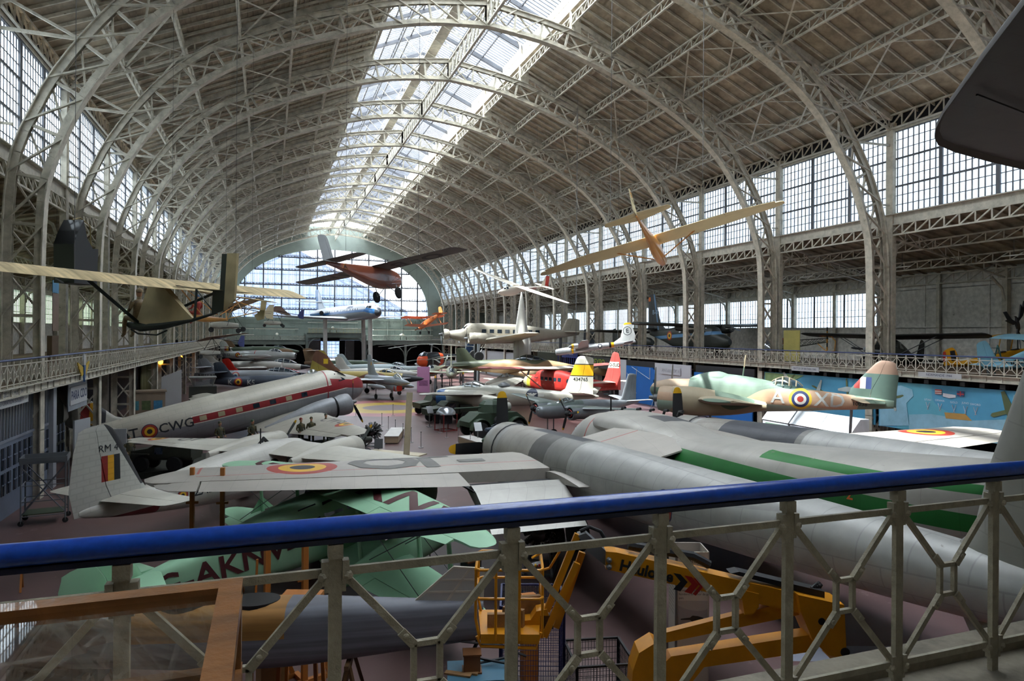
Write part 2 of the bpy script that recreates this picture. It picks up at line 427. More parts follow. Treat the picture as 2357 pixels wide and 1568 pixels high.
for k in (-1.75, -.85): g.bar((NC+k, YA, EYE+25.2), (NC+k, YB, EYE+25.2), .05)
for k in range(int((YB-YA)/2.7)):
    y = YA+2.7*k
    g.bar((NC-1.75, y, EYE+24.3), (NC-1.75, y, EYE+25.2), .05); g.bar((NC, y, EYE+23.4), (NC-1.7, y, EYE+24.3), .06)
    g.bar((NC, y, EYE+23.4), (NC+3.2, y, EYE+26.5), .06); g.bar((NC, y, EYE+23.4), (NC-3.2, y, EYE+26.5), .06)
struct(g.build('ridge_truss', STEEL2, smooth=False), 'ridge lattice beam with maintenance walkway')
# clerestory windows, one per bay and side
def bay_window():
    fr = G(); n = 0
    for k in range(4): fr.box((0, k*B/3, 5.65/2), (.2, .24, 5.65))
    for z in (1.88, 3.76): fr.box((0, B/2, z), (.10, B, .12))
    for z in (0, 5.65): fr.box((0, B/2, z), (.2, B, .16))
    for k in range(27):
        if k % 9: fr.box((0, k*B/27, 5.65/2), (.06, .07, 5.65))
    for k in range(9):
        if k % 3: fr.box((0, B/2, k*5.65/9), (.04, B, .045))
    gl = G().add([(0, 0, 0), (0, B, 0), (0, B, 5.65), (0, 0, 5.65)], [(0, 1, 2, 3)])
    return fr, gl
fr, gl = bay_window(); n = 0; proto = None
for s in (-1, 1):
    for k in range(-4, 12):
        n += 1; M = Matrix.Translation((NC+s*25.75, Y0+B*k, EYE+8.36))
        if proto is None:
            proto = fr.build('window_1', BARM, smooth=False); struct(proto); gg = gl.build('window_pane', FROST, proto, smooth=False); proto.matrix_world = M
        else:
            q = dup(proto, M); q.name = 'window_%d' % n
# long beams: sill beam with lattice below, eave truss above, wall between
for s in (-1, 1):
    g = G()
    g.box((NC+s*25.7, (YA+YB)/2, EYE+8.02), (.25, YB-YA, .68)); g.box((NC+s*25.55, (YA+YB)/2, EYE+8.33), (.5, YB-YA, .06))
    lattice(g, (NC+s*25.55, YA, EYE+7.66), (NC+s*25.55, YB, EYE+7.66), 175, .72, c=.1, w=.09)
    g.box((NC+s*25.7, (YA+YB)/2, EYE+14.1), (.2, YB-YA, .22))
    lattice(g, (NC+s*25.45, YA, EYE+15.1), (NC+s*25.45, YB, EYE+15.1), 175, .9, c=.1, w=.08)
    struct(g.build('trim_sill' if s > 0 else 'trim_sill_left', STEEL2, smooth=False))
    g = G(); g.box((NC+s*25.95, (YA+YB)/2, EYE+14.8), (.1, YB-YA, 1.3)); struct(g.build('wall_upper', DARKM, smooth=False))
    # side aisle: deck, edge beam, outer wall, lean-to roof
    w0, w1 = 23.6, 37.2
    g = G().box((NC+s*(w0+w1)/2, (YA+YB)/2, EYE-2.28), (w1-w0, YB-YA, .2)); struct(g.build('floor_gallery', DECKM, smooth=False))
    g = G(); x = NC+s*23.62
    g.box((x, (YA+YB)/2, EYE-2.32), (.1, YB-YA, .36)); g.box((x-s*.08, (YA+YB)/2, EYE-2.15), (.3, YB-YA, .04)); g.box((x-s*.08, (YA+YB)/2, EYE-2.5), (.26, YB-YA, .04))
    for k in range(int((YB-YA)/.9)): g.box((x-s*.08, YA+.9*k, EYE-2.32), (.05, .06, .34))
    struct(g.build('trim_gallery', STEEL2, smooth=False))
    # roof of aisle
    g = G()
    for k in range(24):
        a, b = k/24, (k+1)/24; xa = NC+s*(25.9+a*11.5); xb = NC+s*(25.9+b*11.5); za, zb = 8.0-a*2.6, 8.0-b*2.6
        g.box(((xa+xb)/2, (YA+YB)/2, EYE+(za+zb)/2), (.5, YB-YA, .05), Matrix.Rotation(s*.36, 4, 'Y'))
    g.bar((NC+s*25.6, (YA+YB)/2, EYE+8.2), (NC+s*37.6, (YA+YB)/2, EYE+5.5), YB-YA, .05)
    for k in range(int((YB-YA)/1.2)): g.bar((NC+s*25.9, YA+1.2*k, EYE+7.8), (NC+s*37.3, YA+1.2*k, EYE+5.25), .08, .14)
    struct(g.build('ceiling_aisle', TIMBER, smooth=False))
    g = G()
    for d in (29, 33): lattice(g, (NC+s*d, YA, EYE+7.5-(d-25.9)*.226), (NC+s*d, YB, EYE+7.5-(d-25.9)*.226), 150, .6)
    lattice(g, (NC+s*36.9, YA, EYE+5.2), (NC+s*36.9, YB, EYE+5.2), 150, .8)
    for k in range(-4, 12):
        y = Y0+B*k
        lattice(g, (NC+s*25.7, y, EYE+7.6), (NC+s*37.2, y, EYE+5.2), 9, .8)
        g.box((NC+s*37.0, y, EYE-1), (.4, .4, 12.6)); g.box((NC+s*37.0, y+B/2, EYE+1), (.2, .3, 8.4))
        g.tube([(NC+s*36.9, y, EYE+2.6), (NC+s*36.5, y, EYE+3.7), (NC+s*35.4, y, EYE+4.5)], .1, 5)
        g.tube([(NC+s*25.9, y, EYE+5.3), (NC+s*26.2, y, EYE+6.2), (NC+s*27.1, y, EYE+6.8)], .1, 5)
    struct(g.build('aisle_trusses', STEEL, smooth=False), 'lattice beams of the side aisle roof')
# outer walls
for s, nm in ((1, 'wall_right'), (-1, 'wall_left')):
    g = G(); x = NC+s*37.35
    ws, we = (46.5, 125) if s > 0 else (22, 150)
    g.box((x, (YA+YB)/2, (EYE+.85)/2-.0), (.2, YB-YA, EYE+.85)); g.box((x, (YA+YB)/2, EYE+4.75), (.2, YB-YA, 1.5))
    g.box((x, (YA+ws)/2, EYE+2.4), (.2, ws-YA, 3.3)); g.box((x, (we+YB)/2, EYE+2.4), (.2, YB-we, 3.3))
    for k in range(-4, 4): g.box((x-s*.12, Y0-4+B*k/2, EYE+1.6), (.1, .12, 7))
    g.box((x-s*.12, (YA+YB)/2, EYE+1.9), (.08, YB-YA, .06)); g.box((x-s*.12, (YA+YB)/2, EYE+.85), (.25, YB-YA, .1))
    struct(g.build(nm, BRICK, smooth=False))
    g = G().add([(x, ws, EYE+.85), (x, we, EYE+.85), (x, we, EYE+4), (x, ws, EYE+4)], [(0, 1, 2, 3)]); n += 1
    gp = struct(g.build('window_%d' % n, FROST if s > 0 else glassmat('green_wired_glass', (.10, .13, .10), frost=.9), smooth=False))
    g = G(); k = 0; y = ws
    while y < we:
        g.box((x-s*.05, y, EYE+2.4), (.05, .2 if k % 9 == 0 else .045, 3.2)); y += .42; k += 1
    for z in (1.4, 2.5, 3.4): g.box((x-s*.05, (ws+we)/2, EYE+z), (.04, we-ws, .035))
    g.build('window_frame', BARM, gp, smooth=False)
    # back wall under the gallery
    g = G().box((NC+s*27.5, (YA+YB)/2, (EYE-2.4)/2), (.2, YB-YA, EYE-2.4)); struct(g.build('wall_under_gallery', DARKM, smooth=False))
# gallery edge railings per bay
NAVY = mat('navy_gloss_paint', '1846a4', rough=.28, noise=.25, nscale=30, coat=.4, dirt=('8b95a5', 60., .70))
NAVY2 = mat('navy_rail_paint', '1f3260', rough=.4, noise=.2)
def panel(g, x0, x1, z0, z1, f, t=.025, w=.03):
    cx, cz = (x0+x1)/2, (z0+z1)/2; r = .13*(z1-z0)
    for a, b in ((x0, z0), (x1, z0), (x1, z1), (x0, z1)):
        g.bar(f(a, b), f(cx+(r if a > cx else -r)*.8, cz+(r if b > cz else -r)), w, t, f(0, 0, 1))
    for sx in (-1, 1): g.bar(f(cx+sx*r*.8, cz-r), f(cx+sx*r*.8, cz+r), w, t, f(0, 0, 1)); g.bar(f(cx-r*.8, cz+sx*r), f(cx+r*.8, cz+sx*r), w, t, f(0, 0, 1))
def rail_bay(L, np_):
    a = G(); b = G(); f = lambda u, v, n=0: (1, 0, 0) if n else (0, u, v)
    a.tube([(0, .03, 1.05), (0, L-.03, 1.05)], .045, 8)
    sp = L/np_
    for k in range(np_):
        b.box((0, k*sp+sp/2, .5), (.05, .05, 1.0)); panel(b, max(.04, (k-.5)*sp), (k+.5)*sp, .12, .86, f)
    for z in (.12, .86): b.bar((0, .03, z), (0, L-.03, z), .03, .04)
    return a, b
ra, rb = rail_bay(B, 16)
rp = None
for s in (-1, 1):
    for k in range(-3, 12):
        M = Matrix.Translation((NC+s*23.5, Y0+B*k, EYE-2.14))
        lab = 'blue-topped iron railing of the %s gallery, %s' % (('left' if s < 0 else 'right'), 'bay %s from the camera' % ['one behind', 'beside', 'next to', 'first ahead', 'second', 'third', 'fourth', 'fifth', 'sixth', 'seventh', 'eighth', 'ninth', 'tenth', 'eleventh', 'twelfth'][k+3])
        if rp is None:
            rp = thing('gallery_railing', lab, 'railing', group='side gallery railings'); rp.matrix_world = M
            ra.build('handrail', NAVY2, rp); rb.build('balustrade', STEEL2, rp, smooth=False)
        else: dup(rp, M, lab)
# far end wall with the great arched window
FY = 164.6
def arcpt(sc, n=40):
    pts = [(-22.4*sc, 3.6)]
    for k in range(n+1):
        t = pi-pi*k/n; pts.append((22.4*sc*(abs(cos(t))**.93)*(1 if cos(t) > 0 else -1), 4.2+(19.7-4.2+(sc-1)*22)*(abs(sin(t))**.86)))
    pts.append((22.4*sc, 3.6)); return pts
A = arcpt(1); O = [(-27, 3.6)]+[(max(-27, min(27, x*1.45)), z if abs(x) < 1 else z) for x, z in A[1:-1]]+[(27, 3.6)]
O = [(-27, 3.6)]+[(p[0]*1.25 if abs(p[0]*1.25) < 27 else (27 if p[0] > 0 else -27), max(p[1]+4.5, p[1])) for p in A[1:-1]]+[(27, 3.6)]
g = G(); nn = len(A)
for y0, y1 in ((FY, FY+.5),):
    vs = [(NC+a[0], y0, EYE+a[1]) for a in A]+[(NC+a[0], y0, EYE+a[1]) for a in O]+[(NC+a[0], y1, EYE+a[1]) for a in A]
    fs = [(i, i+1, nn+i+1, nn+i) for i in range(nn-1)]+[(i, i+1, 2*nn+i+1, 2*nn+i) for i in range(nn-1)]
    g.add(vs, fs)
g.box((NC, FY+.3, EYE+22.5), (30, .5, 5)); 
for s in (-1, 1): g.box((NC+s*31, FY+.3, EYE+3), (17, .4, 22))
g.box((NC, FY+.3, EYE+2.4), (60, .5, 2.6))
for k in range(14): g.box((NC-23+k*3.55, FY-.05, EYE+1.2), (.22, .2, 4.6))
lattice(g, (NC-23, FY-.1, EYE+3.2), (NC+23, FY-.1, EYE+3.2), 60, .8)
g.box((NC, FY+.3, EYE-.2), (60, .5, 2.8))
struct(g.build('wall_far', GREENISH, smooth=False))
g = G()
def zarc(x):
    x = min(abs(x)/22.4, 1); c = x**(1/.93); return 4.2+15.5*((max(0, 1-c*c))**.5)**.86
for k in range(-5, 6):
    x = k*3.95
    g.box((NC+x, FY+.1, EYE+(3.6+zarc(x))/2), (.3, .3, zarc(x)-3.6))
for z in (5.6, 8.1, 11.2, 14.6, 17.6):
    hw = max(x/10 for x in range(0, 224) if zarc(x/10) >= z-.05)
    g.bar((NC-hw, FY+.1, EYE+z), (NC+hw, FY+.1, EYE+z), .16, .16); lattice(g, (NC-hw, FY, EYE+z+.3), (NC+hw, FY, EYE+z+.3), int(hw*3), .45, c=.1, w=.09)
for k in range(-56, 57):
    x = k*.395; g.box((NC+x, FY+.2, EYE+(3.6+zarc(x))/2), (.05, .05, max(.1, zarc(x)-3.6)))
n += 1
gp = struct(g.build('window_%d' % n, mat('far_window_frame', '4a4d55', rough=.6, noise=.1), smooth=False))
g = G(); P = [(NC+a[0], FY+.25, EYE+a[1]) for a in A]; g.add(P, [tuple(range(len(P)))])
g.build('window_pane', glassmat('far_glass', (.8, .86, .95), frost=.08), gp, smooth=False)
# wall behind the camera gallery
g = G().box((NC, -10.1, EYE+6), (78, .3, 40)); struct(g.build('wall_near', mat('near_wall', '3a3833', noise=.2), smooth=False))
# exterior building beyond the far window
EB = thing('exhibition_hall', 'pointed glass-roofed hall seen outside the far window', 'building', (NC-9, 215, 0))
gb = mat('pale_glass_facade', '6f86ad', rough=.3, noise=.25, nscale=.4, regions=[])
g = G(); prof = [(-36, 0), (-36, 14), (-20, 23), (0, 33.5), (20, 23), (36, 14), (36, 0)]
g.prism(prof, 0, 30, lambda u, v, h: (u, h, v)); g.build('hall_body', gb, EB, smooth=False)
g = G(); bm_ = mat('facade_lattice', '2c3d5c', rough=.5, noise=.1)
for k in range(-18, 19):
    x = k*2; top = 33.5-abs(x)*.525 if abs(x) <= 20 else 23-(abs(x)-20)*.5625
    g.box((x, -.15, top/2), (.12, .2, top))
for z in range(4, 33, 3):
    hw = 36 if z < 14 else (20+(23-z)/.5625 if z < 23 else (33.5-z)/.525); g.box((0, -.15, z), (2*hw, .2, .25))
for s in (-1, 1):
    for a, b in ((prof[1], prof[2]), (prof[2], prof[3])): g.bar((s*a[0], -.2, a[1]), (s*b[0], -.2, b[1]), .3, .7); g.bar((s*a[0], -.2, a[1]-2), (s*b[0], -.2, b[1]-2), .2, .3)
g.build('facade_frame', bm_, EB, smooth=False)
EB2 = thing('office_tower', 'blue-grey tower block outside the far window', 'building', (60, 260, 0))
g = G().box((0, 0, 16), (7, 7, 44)); g.build('tower_body', mat('tower_glass', '3f5270', rough=.3, noise=.2), EB2, smooth=False)
g = G()
for k in range(14): g.box((0, 0, 1+k*2.8), (7.3, 7.3, .5))
g.build('floor_bands', mat('tower_bands', '6b7a92'), EB2, smooth=False)
g = G().box((0, 150, -.6), (900, 900, .2)); struct(g.build('ground', mat('outside_paving', '9a9c9c', rough=.9), smooth=False))
# far galleries
FG = mat('far_gallery_paint', '6f7a75', rough=.6, noise=.12)
g = G()
for x0, x1, z in ((-9.4, 7.6, -1.5), (20.2, 38, -1.5), (7.6, 20.2, .05)):
    g.box(((x0+x1)/2, 159.3, EYE+z-.1), (x1-x0, 10.6, .2)); g.box(((x0+x1)/2, 154.0, EYE+z-.45), (x1-x0, .2, .9 if z < 0 else 1.1)); g.box(((x0+x1)/2, 153.9, EYE+z+.02), (x1-x0, .3, .08))
    g.box(((x0+x1)/2, 153.9, EYE+z-.9), (x1-x0, .3, .08))
for x, z in ((7.6, -.3), (20.2, -.3), (-1, -2.2), (29.2, -2.2), (38, -2.2)):
    g.box((x, 154, (EYE+z)/2), (.45, .45, EYE+z))
    for s in (-1, 1):
        if (x == 7.6 and s < 0) or (x == 20.2 and s > 0): zz = -2.3
        else: zz = z-.6
        g.tube([(x+s*.2, 154, EYE+zz-2.4), (x+s*.5, 154, EYE+zz-1.2), (x+s*1.3, 154, EYE+zz-.4), (x+s*2.6, 154, EYE+zz)], .12, 5)
struct(g.build('floor_far_gallery', FG, smooth=False))
g = G()
for x0, x1 in ((-20, 11.2), (15.4, 50)): g.box(((x0+x1)/2, 163.8, (EYE-1.6)/2), (x1-x0, .4, EYE-1.6))
g.box((13.3, 163.8, EYE-1.2), (4.4, .4, 1.2))
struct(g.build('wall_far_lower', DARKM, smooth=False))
g = G()
for x, w_, c_ in ((9.2, 3.2, 0), (17.4, 2.0, 0)): g.box((x, 160, (EYE-1.6)/2), (w_, .2, EYE-1.6))
struct(g.build('wall_partition', mat('grey_partition', '6b6a6c'), smooth=False))
n += 1
g = G()
for k in range(6): g.box((11.4+k*.76, 163.7, 2.8), (.07, .07, 5.7))
for k in range(8): g.box((13.3, 163.7, .4+k*.72), (3.9, .06, .07))
dp = struct(g.build('window_%d' % n, BARM, smooth=False))
g = G().add([(11.2, 163.9, 0), (15.4, 163.9, 0), (15.4, 163.9, 5.8), (11.2, 163.9, 5.8)], [(0, 1, 2, 3)]); g.build('window_pane', glassmat('clear_door_glass', (.8, .88, 1), frost=.1), dp, smooth=False)
for x0, x1, z, lab in ((-9.2, 7.4, -1.5, 'iron railing of the far gallery, left of the raised balcony'), (20.4, 37.8, -1.5, 'iron railing of the far gallery, right of the raised balcony'), (7.8, 20, .05, 'yellowish railing of the raised balcony at the far end')):
    L = x1-x0; t = thing('gallery_railing', lab, 'railing', (x0, 153.9, EYE+z), hdg=-90)
    a, b = rail_bay(L, int(L/.68)); a.build('handrail', FG if z < 0 else STEEL2, t); b.build('balustrade', STEEL2 if z < 0 else mat('ochre_iron', 'b9a86a'), t, smooth=False)
# ---------------------------------------------------------------- aircraft kit (model frame: x forward, y left, z up)
def ring(x, zt, zb, hw, e, n=24):
    zc, hh = (zt+zb)/2, (zt-zb)/2; q = 2/e
    return [V(x, hw*math.copysign(abs(cos(t))**q, cos(t)), zc+hh*math.copysign(abs(sin(t))**q, sin(t))) for t in (2*pi*k/n for k in range(n))]
def fus(secs, n=24, sub=4, g=None):
    g = g or G(); S = catmull([tuple(s)+((2.2,) if len(s) < 5 else ()) for s in secs], sub)
    S = [(x, max(zt, zb+.004), zb, max(hw, .004), max(e, 1.2)) for x, zt, zb, hw, e in S]
    return g.rings([ring(*s, n=n) for s in S])
def fside(secs, sgn=1, lift=.015):
    S = catmull([tuple(s)+((2.2,) if len(s) < 5 else ()) for s in secs], 6)
    def f(p):
        for a, b in zip(S, S[1:]):
            if (a[0]-p.x)*(b[0]-p.x) <= 0:
                t = (p.x-a[0])/((b[0]-a[0]) or 1); x, zt, zb, hw, e = [u+(v-u)*t for u, v in zip(a, b)]
                zc, hh = (zt+zb)/2, max(1e-3, (zt-zb)/2); k = min(.995, abs((p.z-zc)/hh))
                return V(p.x, sgn*(hw*(1-k**e)**(1/e)+lift), p.z)
        return p
    return f
def foilpts(c0=0., c1=1., t=.12, n=7):
    def th(c): return 5*t*(.2969*sqrt(c)-.126*c-.3516*c*c+.2843*c**3-.1015*c**4)+.0015
    cs = [c0+(c1-c0)*(1-cos(pi*k/n))/2 if c0 == 0 else c0+(c1-c0)*k/n for k in range(n+1)]
    up = [(c, th(c)*1.15) for c in cs]; lo = [(c, -th(c)*.85) for c in cs]
    if c0 == 0: return up[::-1]+lo[1:]
    return up[::-1]+lo
def wing(g, st, side=1, axis='h', c0=0., c1=1., tip=.5, s0=None, s1=None, y0=0., inc=0.):
    """st: (span, x_leading, chord, z, thickness); side +1/-1; axis 'h' or 'v'"""
    st = [tuple(s)+((.12,) if len(s) < 5 else ()) for s in st]
    def at(s):
        for a, b in zip(st, st[1:]):
            if a[0] <= s <= b[0]+1e-9:
                t = (s-a[0])/(b[0]-a[0]); return tuple(u+(v-u)*t for u, v in zip(a, b))
        return st[-1]
    if s0 is not None or s1 is not None:
        lo = s0 if s0 is not None else st[0][0]; hi = s1 if s1 is not None else st[-1][0]
        S = [at(lo)]+[s for s in st if lo < s[0] < hi]+[at(hi)]
    else: S = list(st)
    if tip and (s1 is None or s1 >= st[-1][0]-1e-6):
        s, xl, ch, z, t = S[-1]; dx = (S[-1][1]-S[-2][1])/(S[-1][0]-S[-2][0]) if S[-1][0] > S[-2][0] else 0
        for k in (.45, .75, .93, 1.):
            q = max(.08, sqrt(max(0, 1-k*k))); S.append((s+tip*k, xl+dx*tip*k-ch*(1-q)*.2, ch*q, z+(S[-1][3]-z)*0, t*max(.3, q)))
    R = []
    for s, xl, ch, z, t in S:
        pts = foilpts(c0, c1, t)
        if axis == 'h': R.append([V(xl-c*ch, y0+side*s, z+h*ch-inc*c*ch) for c, h in pts])
        else: R.append([V(xl-c*ch, y0+h*ch, s) for c, h in pts])
    return g.rings(R)
TYRE = mat('tyre_rubber', '1d1d1e', rough=.8, noise=.2); HUBM = mat('wheel_hub', '9a9890', rough=.45, metal=.4)
BLACK = mat('black_paint', '17181b', rough=.45, noise=.2); DKGREY = mat('dark_engine_metal', '35363a', rough=.45, metal=.6, noise=.4, nscale=8)
ALU = mat('bare_aluminium', 'a9abae', rough=.36, metal=.55, noise=.22, nscale=1.6, panel=.22)
YTIP = mat('yellow_tip', 'd9a514', rough=.5); PROPM = mat('propeller_black', '1b1c1f', rough=.5, regions=[], noise=.2)
CGLASS = mat('cockpit_glass', '2c3844', rough=.08, metal=.2, noise=.3, coat=1.)
CLEAR = glassmat('perspex', (.8, .86, .9), frost=.1, gloss=.28)
STEELG = mat('strut_grey', '6f7173', rough=.5, metal=.4); RED = mat('red_paint', 'a8261f', rough=.5); WIREM = mat('steel_cable', '4a4a4c', rough=.5)
INK = mat('black_lettering', '20242a', rough=.6, noise=.12)
def wheelG(r, w, M=None):      # axis along local y
    q = Matrix.Rotation(radians(90), 4, 'Z'); M = (M or Matrix()) @ q
    g = G(); g.lathe([(-w/2, r*.62), (-w/2, r*.86), (-w*.3, r*.98), (0, r), (w*.3, r*.98), (w/2, r*.86), (w/2, r*.62)], 22, M)
    g.mi(1).lathe([(-w*.42, r*.16), (-w*.5, r*.2), (-w*.38, r*.58), (-w*.46, r*.66), (w*.46, r*.66), (w*.38, r*.58), (w*.5, r*.2), (w*.42, r*.16)], 18, M)
    return g
def wheel(parent, x, y, zb, r, w=.25, strut=None, door=None, mats=None):
    o = wheelG(r, w).build('wheel', mats or [TYRE, HUBM], parent, loc=(x, y, zb+r))
    if strut: G().tube([(x, y+(w*.7 if strut[3:] else 0), zb+r), strut[:3]], .07*max(1, r*1.6), 8).build('gear_strut', STEELG, parent)
    return o
def prop(parent, loc, R, n=3, phase=0, r0=.22, spin=None, bm=None, tipm=None, chord=.22, twist=35, hubm=None, axis=(1, 0, 0)):
    h = G().lathe([(.38*r0*2, .01), (.3*r0*2, r0*.5), (.1*r0*2, r0*.9), (-.3*r0*2, r0)] if spin else [(.3, .02), (.28, .09), (.05, .12), (.02, .2), (-.2, .2)], 16, AX(loc, axis)).build('propeller_hub', spin or hubm or STEELG, parent)
    for k in range(n):
        g = G(); a = radians(phase)+2*pi*k/n; M = AX(loc, axis) @ Matrix.Rotation(a, 4, 'X')
        prof = [(.1, .3, 1.), (.25, .75, .9), (.45, 1., .7), (.7, .95, .5), (.88, .85, .4), (.97, .6, .35), (1, .25, .3)]
        Rg = []
        for f, c, tw in prof:
            c *= chord; ang = radians(twist)*tw; z = f*R
            Rg.append([M @ V(u*sin(ang)+v*cos(ang), u*cos(ang)-v*sin(ang), z) for u, v in ((-c/2, 0), (0, .10*c), (c/2, 0), (0, -.06*c))])
        cut = 5 if tipm else 7
        g.rings(Rg[:cut+0 if tipm else 7])
        if tipm: g.mi(1).rings(Rg[4:])
        g.build('propeller_blade', [bm or PROPM, tipm] if tipm else [bm or PROPM], h)
    return h
def radial(parent, loc, r, L, m, axis=(1, 0, 0), inner=True, band=None, name='engine_cowling'):
    M = AX(loc, axis)
    g = G().lathe([(-L, r*.88), (-L*.55, r*1.0), (-L*.2, r*1.0), (-L*.05, r*.94), (0, r*.84), (-.03*L, r*.76), (-.14*L, r*.74)], 28, M, cap=False)
    c = g.build(name, m, parent)
    if inner:
        g = G().lathe([(-L*.3, r*.8), (-L*.3, .12*r), (-L*.05, r*.26), (-L*.02, .1*r)], 18, M)
        for k in range(9):
            a = 2*pi*k/9; R2 = Matrix.Rotation(a, 4, 'X'); g.box((0, 0, 0), (0, 0, 0)) if 0 else None
            g.rings([[M @ R2 @ V(-L*.16+dx*r*.12, dy*r*.13, z) for dx, dy in ((-1, -1), (1, -1), (1, 1), (-1, 1))] for z in (r*.22, r*.7)])
        g.build('radial_engine', DKGREY, c, smooth=False)
    return c
def canopyG(x0, x1, z0, hw, h, n=14, g=None, peak=.4):
    g = g or G(); R = []
    for k in range(n+1):
        t = k/n; x = x0+(x1-x0)*t; s = (t/peak)**.6 if t < peak else (max(0, 1-((t-peak)/(1-peak))**1.7))**.8
        hh = max(.01, h*s); w_ = max(.01, hw*(.35+.65*s)); R.append([V(x, w_*cos(a), z0-.06+hh*sin(a)+(.06 if sin(a) > 0 else -.1*sin(a))) for a in (pi*j/9 for j in range(10))])
    return g.rings(R)
def frames(parent, x0, x1, z0, hw, h, n, m, peak=.4, w=.04):
    g = G()
    for i in range(1, n+1):
        t = i/(n+1); x = x0+(x1-x0)*t; s = (t/peak)**.6 if t < peak else (max(0, 1-((t-peak)/(1-peak))**1.7))**.8
        hh = max(.01, h*s)*1.01+.01; w_ = max(.01, hw*(.35+.65*s))*1.01+.01
        g.tube([(x, w_*cos(a), z0+hh*sin(a)) for a in (pi*j/10 for j in range(11))], w, 5)
    g.tube([(x0, 0, z0+.02)]+[(x0+(x1-x0)*t/8, 0, z0+h*1.01*((t/8/peak)**.6 if t/8 < peak else (max(0, 1-((t/8-peak)/(1-peak))**1.7))**.8)+.01) for t in range(1, 8)]+[(x1, 0, z0)], w*.8, 5)
    g.build('canopy_frame', m, parent)
RDL = lambda ax, c, r, ex=None, rx=1.: [('disc', col, ax, c, r*f*rx, r*f)+((ex,) if ex else ()) for col, f in (('a3392c', 1.), ('e0b030', .68), ('2a2628', .36))]
RDLB = lambda ax, c, r, ex=None, rx=1.: [('disc', '2b2f55', ax, c, r*1.1*rx, r*1.1)+((ex,) if ex else ())]+RDL(ax, c, r, ex, rx)
def tricolour(x0, x1, z0, z1, sl=0., ax=('x', 'z')):
    w3 = (x1-x0)/3; out = []
    for k, c in enumerate(('8e2320', 'd69a1c', '1c1d24')):
        out.append(('slab', c, (1, 0, -sl), x0+k*w3, x0+(k+1)*w3, {'z': (z0, z1)}))
    return out
def local_z(root, x, y, gz):
    M = root.matrix_world; return (gz-M.translation.z-M[2][0]*x-M[2][1]*y)/M[2][2]
def plane(name, label, cat, loc, hdg, pitch=0, roll=0, scale=1, group=None, paint=None, fs=None, fmats=None, wings=(), hstab=None, fin=None, rudder=.62, wpaint=None, finpaint=None,
          canopy=None, wheels=(), gz=0., cables=None, sub=4, wl=(), elev=.6, ymir=True, n=24):
    t = thing(name, label, cat, loc, hdg, pitch, roll, scale, group); t['_'] = 0; del t['_']
    if fs: fus(fs, sub=sub, n=n).build('fuselage', paint, t)
    wp = wpaint or paint
    for wi in wings:
        st = wi['st']; m = wi.get('m', wp); nm = wi.get('name', 'wing'); a = wi.get('ail'); tp = wi.get('tip', .5); c = wi.get('c', .76)
        for s in ((1, -1) if wi.get('mir', True) else (1,)):
            g = G()
            if a:
                wing(g, st, s, c0=0, c1=c, tip=tp); o = g.build(nm, m, t)
                wing(G2 := G(), st, s, c0=c+.012, c1=1., s0=a[0], s1=a[1], tip=0); G2.build('aileron', wi.get('am', m), o)
                g = G()
                lo = st[0][0]
                if a[0] > lo+.05: wing(g, st, s, c0=c+.001, c1=1., s0=lo, s1=a[0]-.02, tip=0); g.build('flap', m, o)
            else: wing(g, st, s, tip=tp); g.build(nm, m, t)
    if hstab:
        for s in (1, -1):
            g = G(); wing(g, hstab['st'], s, c0=0, c1=elev, tip=hstab.get('tip', .25)); o = g.build('tailplane', hstab.get('m', wp), t)
            wing(g := G(), hstab['st'], s, c0=elev+.012, c1=1, tip=hstab.get('tip', .25)); g.build('elevator', hstab.get('m', wp), o)
    if fin:
        fp = finpaint or paint
        wing(g := G(), fin['st'], axis='v', c0=0, c1=rudder, tip=fin.get('tip', .25)); g.build('fin', fp, t)
        wing(g := G(), fin['st'], axis='v', c0=rudder+.012, c1=1, tip=fin.get('tip', .25)); g.build('rudder', fin.get('rm', fp), t)
    if canopy:
        x0, x1, z0, hw, h = canopy[:5]; nf = canopy[5] if len(canopy) > 5 else 2
        c = canopyG(x0, x1, z0, hw, h).build('canopy', CLEAR if len(canopy) > 6 else CGLASS, t); frames(c, x0, x1, z0, hw, h, nf, paint)
    bpy.context.view_layer.update()
    for q in wheels:
        x, y, r = q[:3]; zb = local_z(t, x, y, gz); top = q[3] if len(q) > 3 else zb+2*r+.6
        wheel(t, x, y, zb, r, q[4] if len(q) > 4 else r*.45, (x, y, top))
    if cables:
        g = G()
        for x, y, z in cables:
            M = t.matrix_world; p = M @ V(x, y, z); top = V(p.x, p.y, EYE+min(22, 15+.44*(24-abs(p.x-NC)) if abs(p.x-NC) > 6 else 22.6))
            q = M.inverted() @ top; g.tube([(x, y, z), q], .012/scale, 4)
        g.build('suspension_cable', WIREM, t)
    return t
def side_text(t, fs, text, x, z, size, m, sgn=1, bold=.012, stretch=1., rot=0, name='registration_letters', lift=.015, sub=None):
    # reads correctly when that side is seen from outside
    u = V(-1, 0, 0) if sgn > 0 else V(1, 0, 0)
    if sgn < 0: pass
    M = Matrix(((u.x, 0, 0, x), (0, 0, sgn, 0), (0, 1, 0, z), (0, 0, 0, 1)))
    M = M @ Matrix.Rotation(radians(rot), 4, 'Z')
    return lettering(text, size, M, m, t, conform=fside(fs, sgn, lift), name=name, bold=bold, stretch=stretch, sub=sub or size*.3)
def flat_text(parent, text, size, loc, udir, vdir, m, bold=.01, stretch=1., name='lettering', lift=.01, align='CENTER'):
    u, v = V(*udir).normalized(), V(*vdir).normalized(); n_ = u.cross(v)
    M = Matrix((u, v, n_)).transposed().to_4x4(); M.translation = V(*loc)
    return lettering(text, size, M, m, parent, name=name, bold=bold, stretch=stretch, lift=lift, align=align)

